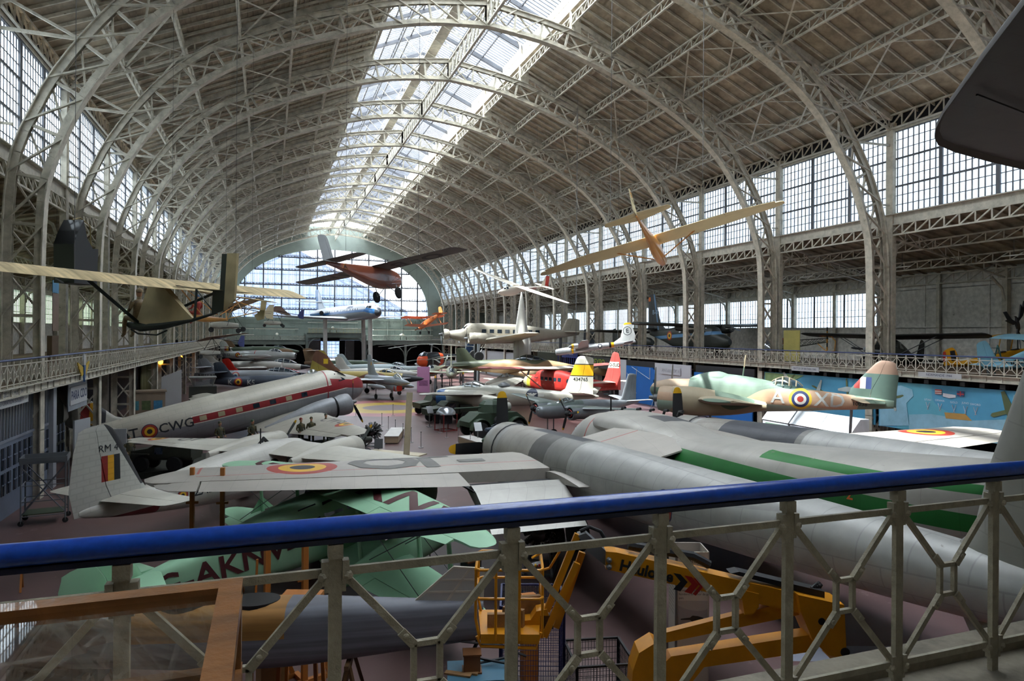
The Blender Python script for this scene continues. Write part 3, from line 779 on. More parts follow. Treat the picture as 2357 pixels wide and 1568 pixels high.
from mathutils.bvhtree import BVHTree
def cast(objs, d, lift=.012):
    """conform function: drop points along -d (model frame) onto the meshes"""
    d = V(*d).normalized(); vs, fs = [], []
    for o in objs:
        k = len(vs); vs += [v.co.copy() for v in o.data.vertices]; fs += [tuple(i+k for i in p.vertices) for p in o.data.polygons]
    T = BVHTree.FromPolygons([tuple(v) for v in vs], fs)
    def f(p):
        h = T.ray_cast(p+d*8, -d); 
        if h[0]: return h[0]+d*lift
        h = T.find_nearest(p-d*(p.dot(d))); return (h[0]+d*lift*2) if h[0] else p
    return f
def kids(t, *names): return [o for o in t.children_recursive if o.name.split('.')[0] in names]
def top_text(t, names, text, size, x, y, m, u=(0, -1, 0), v=(1, 0, 0), bold=.02, stretch=1., d=(0, 0, 1), z=1., sub=None, name='wing_letters', lift=.012):
    u, v = V(*u), V(*v); M = Matrix((u, v, u.cross(v))).transposed().to_4x4(); M.translation = V(x, y, z)
    return lettering(text, size, M, m, t, conform=cast(kids(t, *names), d, lift), name=name, bold=bold, stretch=stretch, sub=sub or size*.2)
def windows(t, f, L, m, name='cabin_window', both=True):
    for pts in L:
        a = [f(V(x, 0, z)) for x, z in pts]
        G().add(a, [tuple(range(len(a)))]).build(name, m, t, smooth=False)
def rect(x, z, w, h): return [(x-w/2, z-h/2), (x+w/2, z-h/2), (x+w/2, z+h/2), (x-w/2, z+h/2)]
def oval(x, z, w, h, n=14): return [(x+w/2*cos(2*pi*k/n), z+h/2*sin(2*pi*k/n)) for k in range(n)]

def fin_text(t, text, size, x, z, m, sgns=(1,), names=('fin', 'rudder'), name='serial_letters', bold=.015):
    for sg in sgns: top_text(t, names, text, size, x, 0, m, u=(-sg, 0, 0), v=(0, 0, 1), d=(0, sg, 0), z=z, name=name, bold=bold, lift=.015)
# ---------------------------------------------------------------- the twin-boom freighter in front
def build_freighter():
    GREY = 'a29f98'
    skin = mat('weathered_grey_skin', GREY, rough=.42, metal=.35, noise=.16, nscale=.9, panel=.16, pscale=1.1, dirt=('6d6b68', 1.3, .64))
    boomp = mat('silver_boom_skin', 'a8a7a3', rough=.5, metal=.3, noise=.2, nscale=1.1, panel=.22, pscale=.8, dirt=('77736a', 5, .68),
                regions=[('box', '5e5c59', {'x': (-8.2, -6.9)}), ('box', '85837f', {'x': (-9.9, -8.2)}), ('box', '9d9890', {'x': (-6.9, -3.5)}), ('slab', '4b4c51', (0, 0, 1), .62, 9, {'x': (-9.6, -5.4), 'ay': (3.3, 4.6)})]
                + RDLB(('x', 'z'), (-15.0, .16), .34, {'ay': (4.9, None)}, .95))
    wp = mat('freighter_wing_skin', 'a8a299', rough=.5, metal=.2, noise=.12, nscale=.7, panel=.13, pscale=1.3, dirt=('86807a', 1.8, .66), regions=
             RDL(('x', 'y'), (-7.15, 12.75), 1.02, {'z': (.3, None)}, .98) +
             [('slab', 'b06058', (1, .02, 0), -7.62, -7.57, {'y': (5.2, 15.6), 'z': (.3, None)}), ('box', 'b06058', {'x': (-7.6, -5), 'y': (15.55, 15.62)}),
              ('box', 'a55048', {'x': (-7.35, -7.29), 'ay': (0, 3.4), 'z': (.3, None)})]+RDL(('x', 'y'), (-7.15, -12.75), 1.05, {'z': (.3, None)}))
    pod = mat('freighter_pod_skin', 'a19d95', rough=.5, metal=.25, noise=.16, nscale=.8, panel=.15, pscale=1.2, dirt=('7a756d', 2.2, .66), regions=[
        ('slab', '1d6a2b', (-.03, 0, 1), .70, 1.05, {'x': (None, -8.9), 'y': (.2, None)}), ('slab', '1d6a2b', (-.005, 0, 1), .965, 1.145, {'x': (None, -13.6), 'y': (.2, None)}),
        ('slab', 'a24a40', (1, .12, 0), -3.24, -3.16), ('box', '4e4e50', {'x': (-7.4, -6.2), 'z': (1.2, None), 'y': (-1.6, .3)})])
    finm = mat('freighter_fin_skin', '9b9991', rough=.5, metal=.2, noise=.14, panel=.14)
    dark = mat('black_deicer', '1e1f22', rough=.7)
    t = thing('twin_boom_aeroplane', 'huge weathered grey twin-boom transport aeroplane with green stripes on its tail pod', 'aeroplane', (13.7, 28.45, EYE-4.88), 90, -3.1)
    P = [(0, -.75, -1.1, .12, 2), (-.25, -.15, -1.7, .8, 2.2), (-1.0, .55, -2.0, 1.35, 2.5), (-1.9, 1.25, -2.1, 1.55, 2.6), (-3.2, 1.5, -2.15, 1.65, 2.7), (-6.5, 1.42, -2.15, 1.68, 2.7), (-9.5, 1.05, -2.15, 1.68, 3), (-12.2, 1.08, -2.1, 1.66, 3.4), (-15.5, 1.2, -1.7, 1.64, 3.6), (-18, 1.32, -.9, 1.5, 3.6), (-19.7, 1.42, -.1, 1.0, 3.2), (-20.4, 1.45, .3, .5, 3)]
    fus(P, 32).build('fuselage_pod', pod, t)
    # cockpit glazing
    g = G()
    for s in (-1, 1):
        for k in range(4):
            x0, x1 = -.75-k*.33, -.75-(k+1)*.33+.05
            f = fside(P, s, .012); a = [f(V(x, 0, z)) for x, z in ((x0, -.25+k*.16), (x1, -.09+k*.16), (x1, .5+k*.12), (x0, .38+k*.12))]
            g.add(a, [(0, 1, 2, 3)])
    g.build('cockpit_window', CGLASS, t, smooth=False)
    # wing: centre, inner fillets, outer panels (port is the near one)
    C0 = [(0, -5.0, 4.6, .62, .15), (3.3, -5.3, 4.5, .5, .15)]
    O = [(5.2, -4.6, 5.6, .0, .12), (9, -5.0, 5.0, .08, .115), (15.6, -5.7, 3.7, .3, .1)]
    for s in (1, -1):
        o = wing(G(), [(1.0, -4.9, 5.2, .75, .16), (3.4, -4.8, 5.4, .25, .14), (5.2, -4.6, 5.6, .0, .12)], s, c0=0, c1=.99, tip=0).build('wing_centre', wp, t)
        w_ = wing(wing(G(), O, s, c0=0, c1=.745, tip=1.45), O, s, c0=.744, c1=1, s0=15.45, tip=1.2).build('wing', wp, t)
        wing(G(), O, s, c0=.76, c1=1.02, s0=8.35, s1=15.4, tip=0).build('aileron', wp, w_)
        # drooped flap in its dark bay
        G().box((-9.6, s*6.8, -.1), (1.2, 3.0, .05)).build('flap_bay', dark, w_)
        g = G(); R = []
        for y in (5.5, 8.25): R.append([V(x, s*y, z) for x, z in ((-9.4, -.15), (-9.8, .02), (-10.3, -.1), (-11.1, -.5), (-11.7, -.95), (-11, -.75), (-9.9, -.35))])
        g.rings(R).build('flap', skin, w_)
        g = G(); wing(g, [(4.6, -8.6, 3.4, .12, .1), (5.5, -8.6, 2.6, .0, .1)], s, tip=0); g.build('wing_fillet', wp, t)
    # top surface bump between wings
    fus([(-2.2, 1.3, .5, .6), (-4, 1.62, .5, 1.4), (-7, 1.45, .4, 1.5), (-9.6, 1.0, .4, .9), (-10.6, .8, .5, .2)], 20).build('wing_fairing', pod, t)
    for s in (1, -1):
        y = s*4.35
        Bm = [(-2.9, 1.05, -.95, 1.0, 2.1), (-3.6, 1.12, -1.02, 1.07, 2.1), (-5.5, 1.14, -1.1, 1.1), (-8, 1.12, -1.0, 1.05), (-11, 1.08, -.75, .93), (-15, 1.0, -.62, .83), (-19, .9, -.42, .68), (-22, .78, -.2, .5), (-24.6, .6, .1, .26), (-25.6, .42, .24, .05)]
        g = fus(Bm, 28); g.v = [(a, b+y, c) for a, b, c in g.v]; b = g.build('tail_boom', boomp, t)
        c = radial(b, (-1.55, y, .05), 1.1, 1.5, skin, name='engine_cowling')
        G().lathe([(-.05, 1.08), (0, 1.12), (.05, 1.08)], 28, AX((-3.0, y, .05), (1, 0, 0)), cap=False).build('cowl_flap_gap', dark, c)
        prop(c, (-1.2, y, .05), 2.35, 4, 0, bm=PROPM, tipm=YTIP, chord=.52, twist=20)
        # fin, rudder and ventral fin
        F = [(.5, -21.2, 4.6, 0, .09), (1.0, -21.75, 4.0, 0, .09), (1.9, -22.0, 3.6, 0, .09), (3.3, -22.55, 2.7, 0, .09), (4.2, -23.1, 1.9, 0, .09)]
        f_ = wing(G(), F, axis='v', c0=0, c1=.55, tip=.3, y0=y).build('tail_fin', finm, b)
        wing(G(), F, axis='v', c0=.565, c1=1., tip=.3, y0=y).build('rudder', finm, b)
        wing(G(), [(-1.1, -22.0, 2.2, 0, .1), (-.6, -21.7, 2.9, 0, .1), (.2, -21.3, 3.5, 0, .1)], axis='v', tip=0, y0=y).build('ventral_fin', finm, b)
        G().add([(-21.95, y+s*.19, .9), (-25.5, y+s*.14, .9), (-25.5, y+s*.14, 1.62), (-21.98, y+s*.19, 1.66)], [(0, 1, 2, 3)]) if 0 else None
    g = G(); wing(g, [(-4.2, -23.2, 2.6, .75, .1), (4.2, -23.2, 2.6, .75, .1)], 1, tip=0); g.build('tailplane', finm, t)
    # fin letters
    lettering('CP 46', .62, Matrix(((-1, 0, 0, -23.55), (0, 0, 1, 0), (0, 1, 0, 2.3), (0, 0, 0, 1))), INK, t, conform=cast(kids(t, 'tail_fin', 'rudder'), (0, 1, 0), .015), name='serial_letters', bold=.03, sub=.15)
    # wing letters on the near wing: read from behind
    for ch, yy in (('O', 10.25), ('T', 8.9), ('-', 7.5)):
        top_text(t, ('wing', 'aileron'), ch, 2.9, -7.0, yy, mat('faded_grey_letters', '6f6c68', rough=.6, noise=.15), bold=.03, sub=.4)
    for k, x in enumerate((-2.6, -3.6, -4.4, -5.2, -6.0)):
        G2 = G().tube([(x, -.6-k*.15, 1.45), (x-.1, -.6-k*.15, 1.62), (x-.35, -.6-k*.15, 1.64)], .055, 8); G2.build('roof_vent', BLACK, t)
    G2 = G().tube([(-2.2, -.3, 1.4), (-2.25, -.3, 2.1)], .04, 6)
    G2.build('aerial', BLACK, t)
    side_text(t, P, '2', -16.9, .48, .36, mat('orange_number', 'c8602a'), 1, name='door_number')
    # landing gear
    bpy.context.view_layer.update()
    for s in (1, -1):
        for dy in (-.45, .45):
            x, y = -7.6, s*4.35+dy; zb = local_z(t, x, y, 0)+.01; wheel(t, x, y, zb, .62, .42, (x, s*4.35, -.8))
        G().box((-6.2, s*3.6, -1.6), (2.2, .05, 1.3)).build('gear_door', skin, t)
    zb = local_z(t, -2.2, 0, 0)+.01; wheel(t, -2.2, 0, zb, .4, .3, (-2.2, 0, -1.9))
    g = G()   # tail props
    for s in (1, -1):
        y = s*4.35; z0 = local_z(t, -22.5, y, 0); g.bar((-22.5, y, z0), (-22.5, y, -.8), .09)
    return t
build_freighter()

# ---------------------------------------------------------------- airliner DC type with red stripe
def build_airliner():
    WHT = 'b9b4a6'
    F = [(0, .12, -.45, .08, 2), (-.3, .45, -.85, .48, 2), (-1.0, .78, -1.15, .85, 2.1), (-1.9, 1.12, -1.28, 1.1, 2.1), (-2.6, 1.45, -1.33, 1.2, 2.1), (-4.2, 1.52, -1.36, 1.25, 2.1), (-9, 1.5, -1.36, 1.25, 2.1), (-12, 1.42, -1.2, 1.15), (-14.6, 1.3, -.8, .88), (-17, 1.18, -.28, .52), (-18.8, 1.02, .15, .24), (-19.6, .82, .4, .05)]
    p = mat('white_top_red_stripe_skin', WHT, rough=.4, metal=.1, noise=.12, nscale=.8, panel=.22, pscale=.9, dirt=('8d8878', 3, .7), regions=[
        ('slab', '85868b', (.0, 0, 1), None and 0 or -9, .02, {}), ('slab', 'd8d2c4', (0, 0, 1), .0, .55, {'x': (-12.6, 0)}), ('slab', '8d2026', (0, 0, 1), .06, .49, {'x': (-12.55, 0)}),
        ('slab', '8d2026', (.25, 0, 1), -.42, .2, {'x': (-3, 0)}), ('slab', '8f2026', (1, 0, -.15), -3.42, -3.33), ('slab', '85868b', (-.06, 0, 1), -9, .62, {'x': (-20, -12.6)})]
        + RDLB(('x', 'z'), (-15.0, .16), .42))
    fp = mat('airliner_fin_paint', 'aaa79d', rough=.5, noise=.12, panel=.15, regions=tricolour(-18.75, -17.4, 1.2, 2.5, .25))
    wp = mat('airliner_wing_paint', 'a5a093', rough=.5, metal=.1, noise=.14, panel=.15, dirt=('8a8473', 3, .68), regions=RDL(('x', 'y'), (-6.9, -11.0), .75, {'z': (-.8, None)})+RDL(('x', 'y'), (-6.9, 11.0), .75, {'z': (-.8, None)}))
    W = [(0, -4.7, 4.6, -1.15, .16), (2.9, -4.75, 4.5, -1.1, .15), (8, -5.9, 3.2, -.7, .13), (13.9, -7.25, 1.7, -.25, .1)]
    t = plane('propeller_airliner', 'white-topped propeller airliner with a red window stripe and tail-down stance', 'aeroplane', (6.66, 52.6, EYE-3.69), 20.8, 9.8, paint=p, fs=F, wpaint=wp, n=30,
              wings=[dict(st=W, ail=(8, 13.5), tip=.7)], hstab=dict(st=[(.2, -16.6, 2.2, .75, .1), (3.6, -17.3, 1.4, .8, .1)], tip=.5, m=wp),
              fin=dict(st=[(.9, -15.4, 4.2, 0, .08), (1.4, -16.5, 3.2, 0, .09), (3.0, -17.9, 1.95, 0, .08)], tip=.5), finpaint=fp, rudder=.45, wheels=[(-4.3, 2.85, .58, -1.0, .4), (-4.3, -2.85, .58, -1.0, .4), (-18.2, 0, .25, .3)])
    for s in (1, -1):
        y = s*2.9; N = [(-3.6, -.12, -1.42, .6), (-4.6, -.08, -1.45, .62), (-6.2, -.3, -1.4, .52), (-8.0, -.75, -1.2, .25), (-8.8, -.9, -1.05, .05)]
        g = fus(N, 20); g.v = [(a, b+y, c) for a, b, c in g.v]; b = g.build('engine_nacelle', mat('dull_nacelle', '8b8d91', rough=.5, metal=.25, noise=.2, panel=.2), t)
        G().lathe([(-.1, .66), (0, .75), (.06, .66)], 24, AX((-3.85, y, -.78), (1, 0, 0)), cap=False).build('cowl_gap', BLACK, b)
        radial(b, (-2.7, y, -.78), .74, 1.1, mat('dull_nacelle', '')); prop(b, (-2.45, y, -.78), 1.75, 3, 20 if s < 0 else 50, tipm=YTIP, chord=.26)
    cm = mat('window_curtain', 'a89c7c')
    for s in (1, -1):
        for k in range(7): windows(t, fside(F, s, .02), [rect(-5.15-k*1.13, .29, .42, .3)], cm if k in (1, 4, 5, 6) else CGLASS)
    g = G()
    for s in (1, -1):
        f = fside(F, s, .02)
        g.add([f(V(x, 0, z)) for x, z in ((-1.75, .62), (-2.35, .62), (-2.5, 1.2), (-2.1, 1.12))], [(0, 1, 2, 3)])
        g.add([V(-1.5, s*.05, .98), V(-1.5, s*.62, .82), V(-1.95, s*.62, 1.17), V(-1.95, s*.05, 1.3)], [(0, 1, 2, 3)])
    g.build('windscreen', CGLASS, t, smooth=False)
    canopyG(-4.2, -3.4, 1.48, .35, .3).build('astrodome', CLEAR, t)
    side_text(t, F, 'OT', -16.2, .2, .85, INK, -1); side_text(t, F, 'CWG', -13.5, .16, .82, INK, -1)
    top_text(t, ('wing',), 'CWG', 1.3, -6.7, -8.9, mat('faded_grey_letters', '6f6c68'))
    fin_text(t, 'K16', .36, -17.85, 2.72, INK, (-1,))
    return t
build_airliner()

# ---------------------------------------------------------------- white twin with RM 4 tail
def build_pembroke():
    F = [(0, .0, -.25, .08, 2), (-.35, .25, -.6, .5, 2), (-1.1, .5, -.85, .75), (-1.9, .68, -.95, .85), (-2.6, 1.1, -1.0, .9), (-4, 1.2, -1.0, .92), (-7, 1.15, -.95, .9), (-9.5, .85, -.7, .7), (-12, .45, -.4, .35), (-13.6, .3, -.1, .12), (-14, .2, .05, .04)]
    p = mat('white_red_cheat_skin', 'bdbab2', rough=.45, noise=.1, panel=.14, pscale=.8, dirt=('908c80', 4, .7), regions=[
        ('slab', 'c9c6be', (.0, 0, 1), -.5, .42, {}), ('slab', '7a2024', (0, 0, 1), -.12, .3, {'x': (-9.0, -.5)}), ('slab', '7a2024', (-.045, 0, 1), None or -.02+.0, .36, {'x': (-12.9, -11.1)})]+RDLB(('x', 'z'), (-10.2, -.02), .22))
    fp = mat('white_ribbed_fin', 'bebcb5', rough=.5, noise=.08, panel=.12, pscale=.4, regions=tricolour(-13.22, -12.5, 1.05, 1.95, 0)+[('slab', '2a2a2c', (1, 0, .62), -11.2, -10.6, {'z': (.7, 3.2)})])
    wp = mat('dusty_white_wing', 'b8b4a8', rough=.5, noise=.1, panel=.1, dirt=('8f8a7c', 3, .7), regions=RDL(('x', 'y'), (-3.65, 7.9), .5, {'z': (.6, None)})+RDL(('x', 'y'), (-3.65, -7.9), .5, {'z': (.6, None)}))
    W = [(0, -2.5, 3.0, .85, .15), (2.6, -2.6, 2.9, .75, .14), (9.2, -3.2, 1.35, .62, .1)]
    t = plane('twin_engine_transport', 'small white high-wing twin-engine aeroplane whose fin reads RM 4', 'aeroplane', (2.75, 34.3, EYE-5.8), 50, 0, 0, .925, paint=p, fs=F, wpaint=wp, n=26,
              wings=[dict(st=W, ail=(5.8, 9.0), tip=.6)], hstab=dict(st=[(.1, -11.4, 1.9, .42, .1), (2.6, -11.8, 1.3, .45, .1)], tip=.35, m=wp), finpaint=fp,
              fin=dict(st=[(.0, -11.0, 3.15, 0, .09), (.9, -11.6, 2.75, 0, .09), (2.2, -12.3, 1.9, 0, .08), (2.7, -12.6, 1.45, 0, .08)], tip=.35), rudder=.52,
              wheels=[(-4.1, 1.9, .38, .3), (-4.1, -1.9, .38, .3), (-1.1, 0, .26, -.7)])
    for s in (1, -1):
        y = s*2.3; g = fus([(-1.6, 1.15, .0, .55), (-2.4, 1.17, -.03, .58), (-4, 1.1, .05, .5), (-6, .8, .4, .12)], 18); g.v = [(a, b+y, c) for a, b, c in g.v]; b = g.build('engine_nacelle', wp, t)
        radial(b, (-.95, y, .55), .6, .75, wp); prop(b, (-.75, y, .55), 1.4, 3, 35, bm=STEELG, tipm=YTIP, chord=.2)
    for s in (1, -1):
        f = fside(F, s, .02); windows(t, f, [oval(-4.2-k*1.15, .35, .64, .52) for k in range(4)], CGLASS)
        windows(t, f, [[(-2.0, .4), (-3.1, .4), (-3.1, .92), (-2.55, .9)]], CGLASS, 'side_window')
    g = G()
    g.add([V(-1.95, -.6, .7), V(-1.95, .6, .7), V(-2.55, .6, 1.1), V(-2.55, -.6, 1.1)], [(0, 1, 2, 3)])
    g.build('windscreen', CGLASS, t, smooth=False)
    side_text(t, F, 'OT', -10.95, -.08, .5, INK, -1); side_text(t, F, 'ZAD', -9.2, .0, .5, INK, -1)
    fin_text(t, 'RM 4', .36, -12.95, 2.2, INK, (-1,), bold=0)
    top_text(t, ('wing',), 'OT', 1.0, -3.75, 5.7, mat('faded_grey_letters', '6f6c68'), z=2)
    g = G().tube([(-5.2, 0, 1.15), (-5.2, 0, 1.9)], .03, 6); g.tube([(-4.4, .25, 1.1), (-4.7, .25, 1.36), (-5.0, .25, 1.1)], .09, 8); g.build('aerials', BLACK, t)
    return t
build_pembroke()

# ---------------------------------------------------------------- mint green biplane
def build_biplane():
    MINT = mat('mint_green_fabric', '93bf9d', rough=.5, noise=.08, nscale=.7, panel=0, regions=[('disc', 'a99a80', ('x', 'y'), (-4.2, 3.9), .3, .3, {'z': (.9, None)})])
    MR = mat('maroon_letters', '4a1f22', rough=.5, noise=.1)
    F = [(0, .05, -.3, .06), (-.3, .3, -.75, .35, 2.2), (-1, .5, -.95, .5, 2.6), (-1.8, .85, -1.0, .58, 3), (-3.0, .92, -1.0, .62, 3.4), (-5.2, .85, -.95, .6, 3.6), (-7.5, .5, -.7, .4, 3.4), (-9.4, .25, -.4, .15, 3), (-10, .15, -.25, .05)]
    t = plane('vintage_biplane', 'mint green twin-engine vintage biplane lettered G-AKNV in maroon', 'biplane', (5.25, 22.2, EYE-4.85), 24.5, 8.6, -1, paint=MINT, fs=F, n=26, sub=5,
              wings=[dict(st=[(0, -2.5, 1.85, .93, .1), (2.4, -2.6, 1.8, .86, .1), (5.4, -3.1, 1.45, .8, .1), (6.6, -3.5, 1.0, .78, .1)], ail=(3.0, 6.3), tip=.7), dict(st=[(0, -2.6, 2.0, -.95, .12), (2.3, -2.9, 1.95, -.95, .12), (5.2, -3.5, 1.5, -.88, .1), (6.6, -3.9, 1.0, -.85, .1)], ail=(3.0, 6.0), tip=.6, name='lower_wing')],
              hstab=dict(st=[(.1, -8.6, 1.4, .28, .08), (1.7, -8.9, 1.0, .28, .08)], tip=.4), fin=dict(st=[(-.5, -9.1, 1.4, 0, .06), (0, -8.9, 1.75, 0, .06), (.55, -9.05, 1.65, 0, .06), (.8, -9.3, 1.3, 0, .06)], tip=.2), rudder=.42,
              wheels=[(-3.3, 2.2, .36, -.8), (-3.3, -2.2, .36, -.8), (-9.6, 0, .15, -.3)])
    for s in (1, -1):
        g = fus([(-1.2, -.35, -.85, .1), (-1.5, -.2, -1.15, .3), (-2.6, -.25, -1.3, .34), (-3.8, -.5, -1.35, .36), (-5, -.8, -1.1, .1)], 16); g.v = [(a, b+s*2.2, c) for a, b, c in g.v]; b = g.build('engine_nacelle', MINT, t)
        prop(b, (-1.15, s*2.2, -.6), 1.0, 2, 80, bm=BLACK, chord=.16)
    # interplane struts with splayed feet, bracing wires
    for s in (1, -1):
        for y, x, zl, zu in ((1.75, -3.0, -.9, .86), (1.75, -4.1, -.9, .86), (5.3, -3.75, -.85, .78), (3.0, -3.0, -.9, .84)):
            g = G().tube([(x, s*y, zl), (x+.1, s*y, zu)], [.07, .05], 8)
            if y > 5: g.add([(x-.45, s*y, zl+.08), (x+.4, s*y, zl+.1), (x+.07, s*y, zl+.55), (x-.07, s*y, zl+.5)], [(0, 1, 2, 3)])
            g.build('interplane_strut', MINT, t)
        g = G()
        for x in (-3.0, -4.1): g.tube([(x, s*1.8, -.9), (x-.5, s*5.3, .8)], .012, 4); g.tube([(x, s*1.8, .86), (x-.5, s*5.3, -.85)], .012, 4)
        g.build('bracing_wire', WIREM, t)
    for s in (1, -1): windows(t, fside(F, s, .015), [[(x+.3, .3), (x-.3, .3), (x-.28, .72), (x+.25, .75)] for x in (-1.95-k*.72 for k in range(5))], CGLASS)
    g = G()
    g.add([V(-1.0, -.3, .52), V(-1.0, .3, .52), V(-1.8, .4, .97), V(-1.8, -.4, .97)], [(0, 1, 2, 3)])
    g.build('windscreen', CGLASS, t, smooth=False)
    side_text(t, F, 'G-AKNV-', -7.1, -.12, .82, MR, -1, bold=.02, stretch=1.05)
    side_text(t, F, 'AIRCRAFT CORPORATION', -1.9, .02, .17, MR, -1, bold=.0)
    for txt, yy in (('G-A', 3.9), ('KNV', -3.5)): top_text(t, ('wing', 'aileron'), txt, 1.35, -3.4, yy, MR, stretch=1.6, z=3)
    return t
build_biplane()
# ---------------------------------------------------------------- bombers, light aircraft and gliders
def shiftY(g, y, z=0, x=0): g.v = [(a+x, b+y, c+z) for a, b, c in g.v]; return g
def build_blenheim():
    F = [(0, -.05, -.3, .12), (-.25, .25, -.6, .42), (-1.1, .5, -.85, .6), (-2.4, .62, -.95, .64), (-2.9, .95, -.98, .65), (-4.2, 1.0, -1.0, .66), (-5.6, .9, -.95, .64), (-7.5, .62, -.75, .52), (-9.5, .42, -.5, .36), (-11.3, .35, -.28, .2), (-12.3, .25, -.15, .05)]
    p = mat('desert_green_camouflage', '677a6c', rough=.6, noise=.1, panel=.1, regions=[('camo', 'b8977c', .22, .47, 4.3), ('slab', '9caf9f', (0, .0, 1), -9, -.42, {}), ('box', 'b39c84', {'x': (-2.2, 9), 'z': (0, None)})]+
            [('disc', c, ('x', 'z'), (-7.95, -.02), r, r) for c, r in (('d9b73a', .56), ('28355f', .43), ('c8c6bd', .29), ('a2322c', .16))])
    wp = mat('desert_camouflage_wing', 'a89a80', rough=.6, noise=.1, regions=[('camo', '5d6f60', .25, .53, 9.)])
    fp = mat('camouflage_fin', '4a5f57', rough=.65, noise=.12, regions=[('slab', '8a7161', (0, 0, 1), 1.55, 9), ('box', '8a2f2b', {'x': (-10.72, -10.45), 'z': (.75, 1.35)}), ('box', 'c4c0b4', {'x': (-10.98, -10.72), 'z': (.75, 1.35)}), ('box', '32416f', {'x': (-11.24, -10.98), 'z': (.75, 1.35)})])
    t = plane('twin_engine_bomber', 'desert and green camouflaged twin-engine bomber lettered A XD with yellow-ringed roundel', 'bomber', (20.7, 34.1, EYE-2.9), 137.2, 2.6, paint=p, fs=F, wpaint=wp, finpaint=fp,
              wings=[dict(st=[(.4, -2.9, 3.4, -.35, .15), (2.6, -3.0, 3.2, -.3, .15), (8.0, -3.9, 1.7, .25, .1)], ail=(4.5, 7.8), tip=.7)], hstab=dict(st=[(.1, -10.3, 1.6, .2, .1), (2.2, -10.6, 1.1, .22, .1)], tip=.3, m=wp),
              fin=dict(st=[(-.1, -10.1, 2.3, 0, .08), (.7, -10.3, 2.1, 0, .08), (1.5, -10.9, 1.55, 0, .08), (2.0, -11.3, 1.0, 0, .08)], tip=.25), rudder=.45,
              wheels=[(-3.1, 2.6, .5, -.9), (-3.1, -2.6, .5, -.9), (-10.4, 0, .2, -.4)])
    for s in (1, -1):
        b = shiftY(fus([(-1.7, .3, -1.1, .6), (-3.0, .35, -1.15, .66), (-5, .1, -.9, .5), (-6.4, -.2, -.5, .08)], 20), s*2.6).build('engine_nacelle', wp, t)
        radial(b, (-1.0, s*2.6, -.4), .68, 1.15, p); prop(b, (-.75, s*2.6, -.4), 1.65, 3, 0, bm=STEELG, chord=.2)
    c = canopyG(-8.0-.05, -6.35, .62, .42, .45, peak=.5).build('gun_turret', CLEAR, t); frames(c, -8.05, -6.35, .62, .42, .45, 4, wp, peak=.5, w=.03)
    canopyG(-4.9, -2.2, .62, .5, .5).build('canopy', p, t); G().tube([(-5.0, 0, .9), (-5.1, 0, 2.1)], .04, 6).build('mast', wp, t)
    lm = mat('pale_grey_letters', 'b9bcb8'); side_text(t, F, 'A', -6.85, 0, 1.0, lm, 1, bold=.01); side_text(t, F, 'XD', -9.35, 0, 1.0, lm, 1, bold=.01); side_text(t, F, '10038', -10.75, -.05, .28, INK, 1)
    return t
build_blenheim()
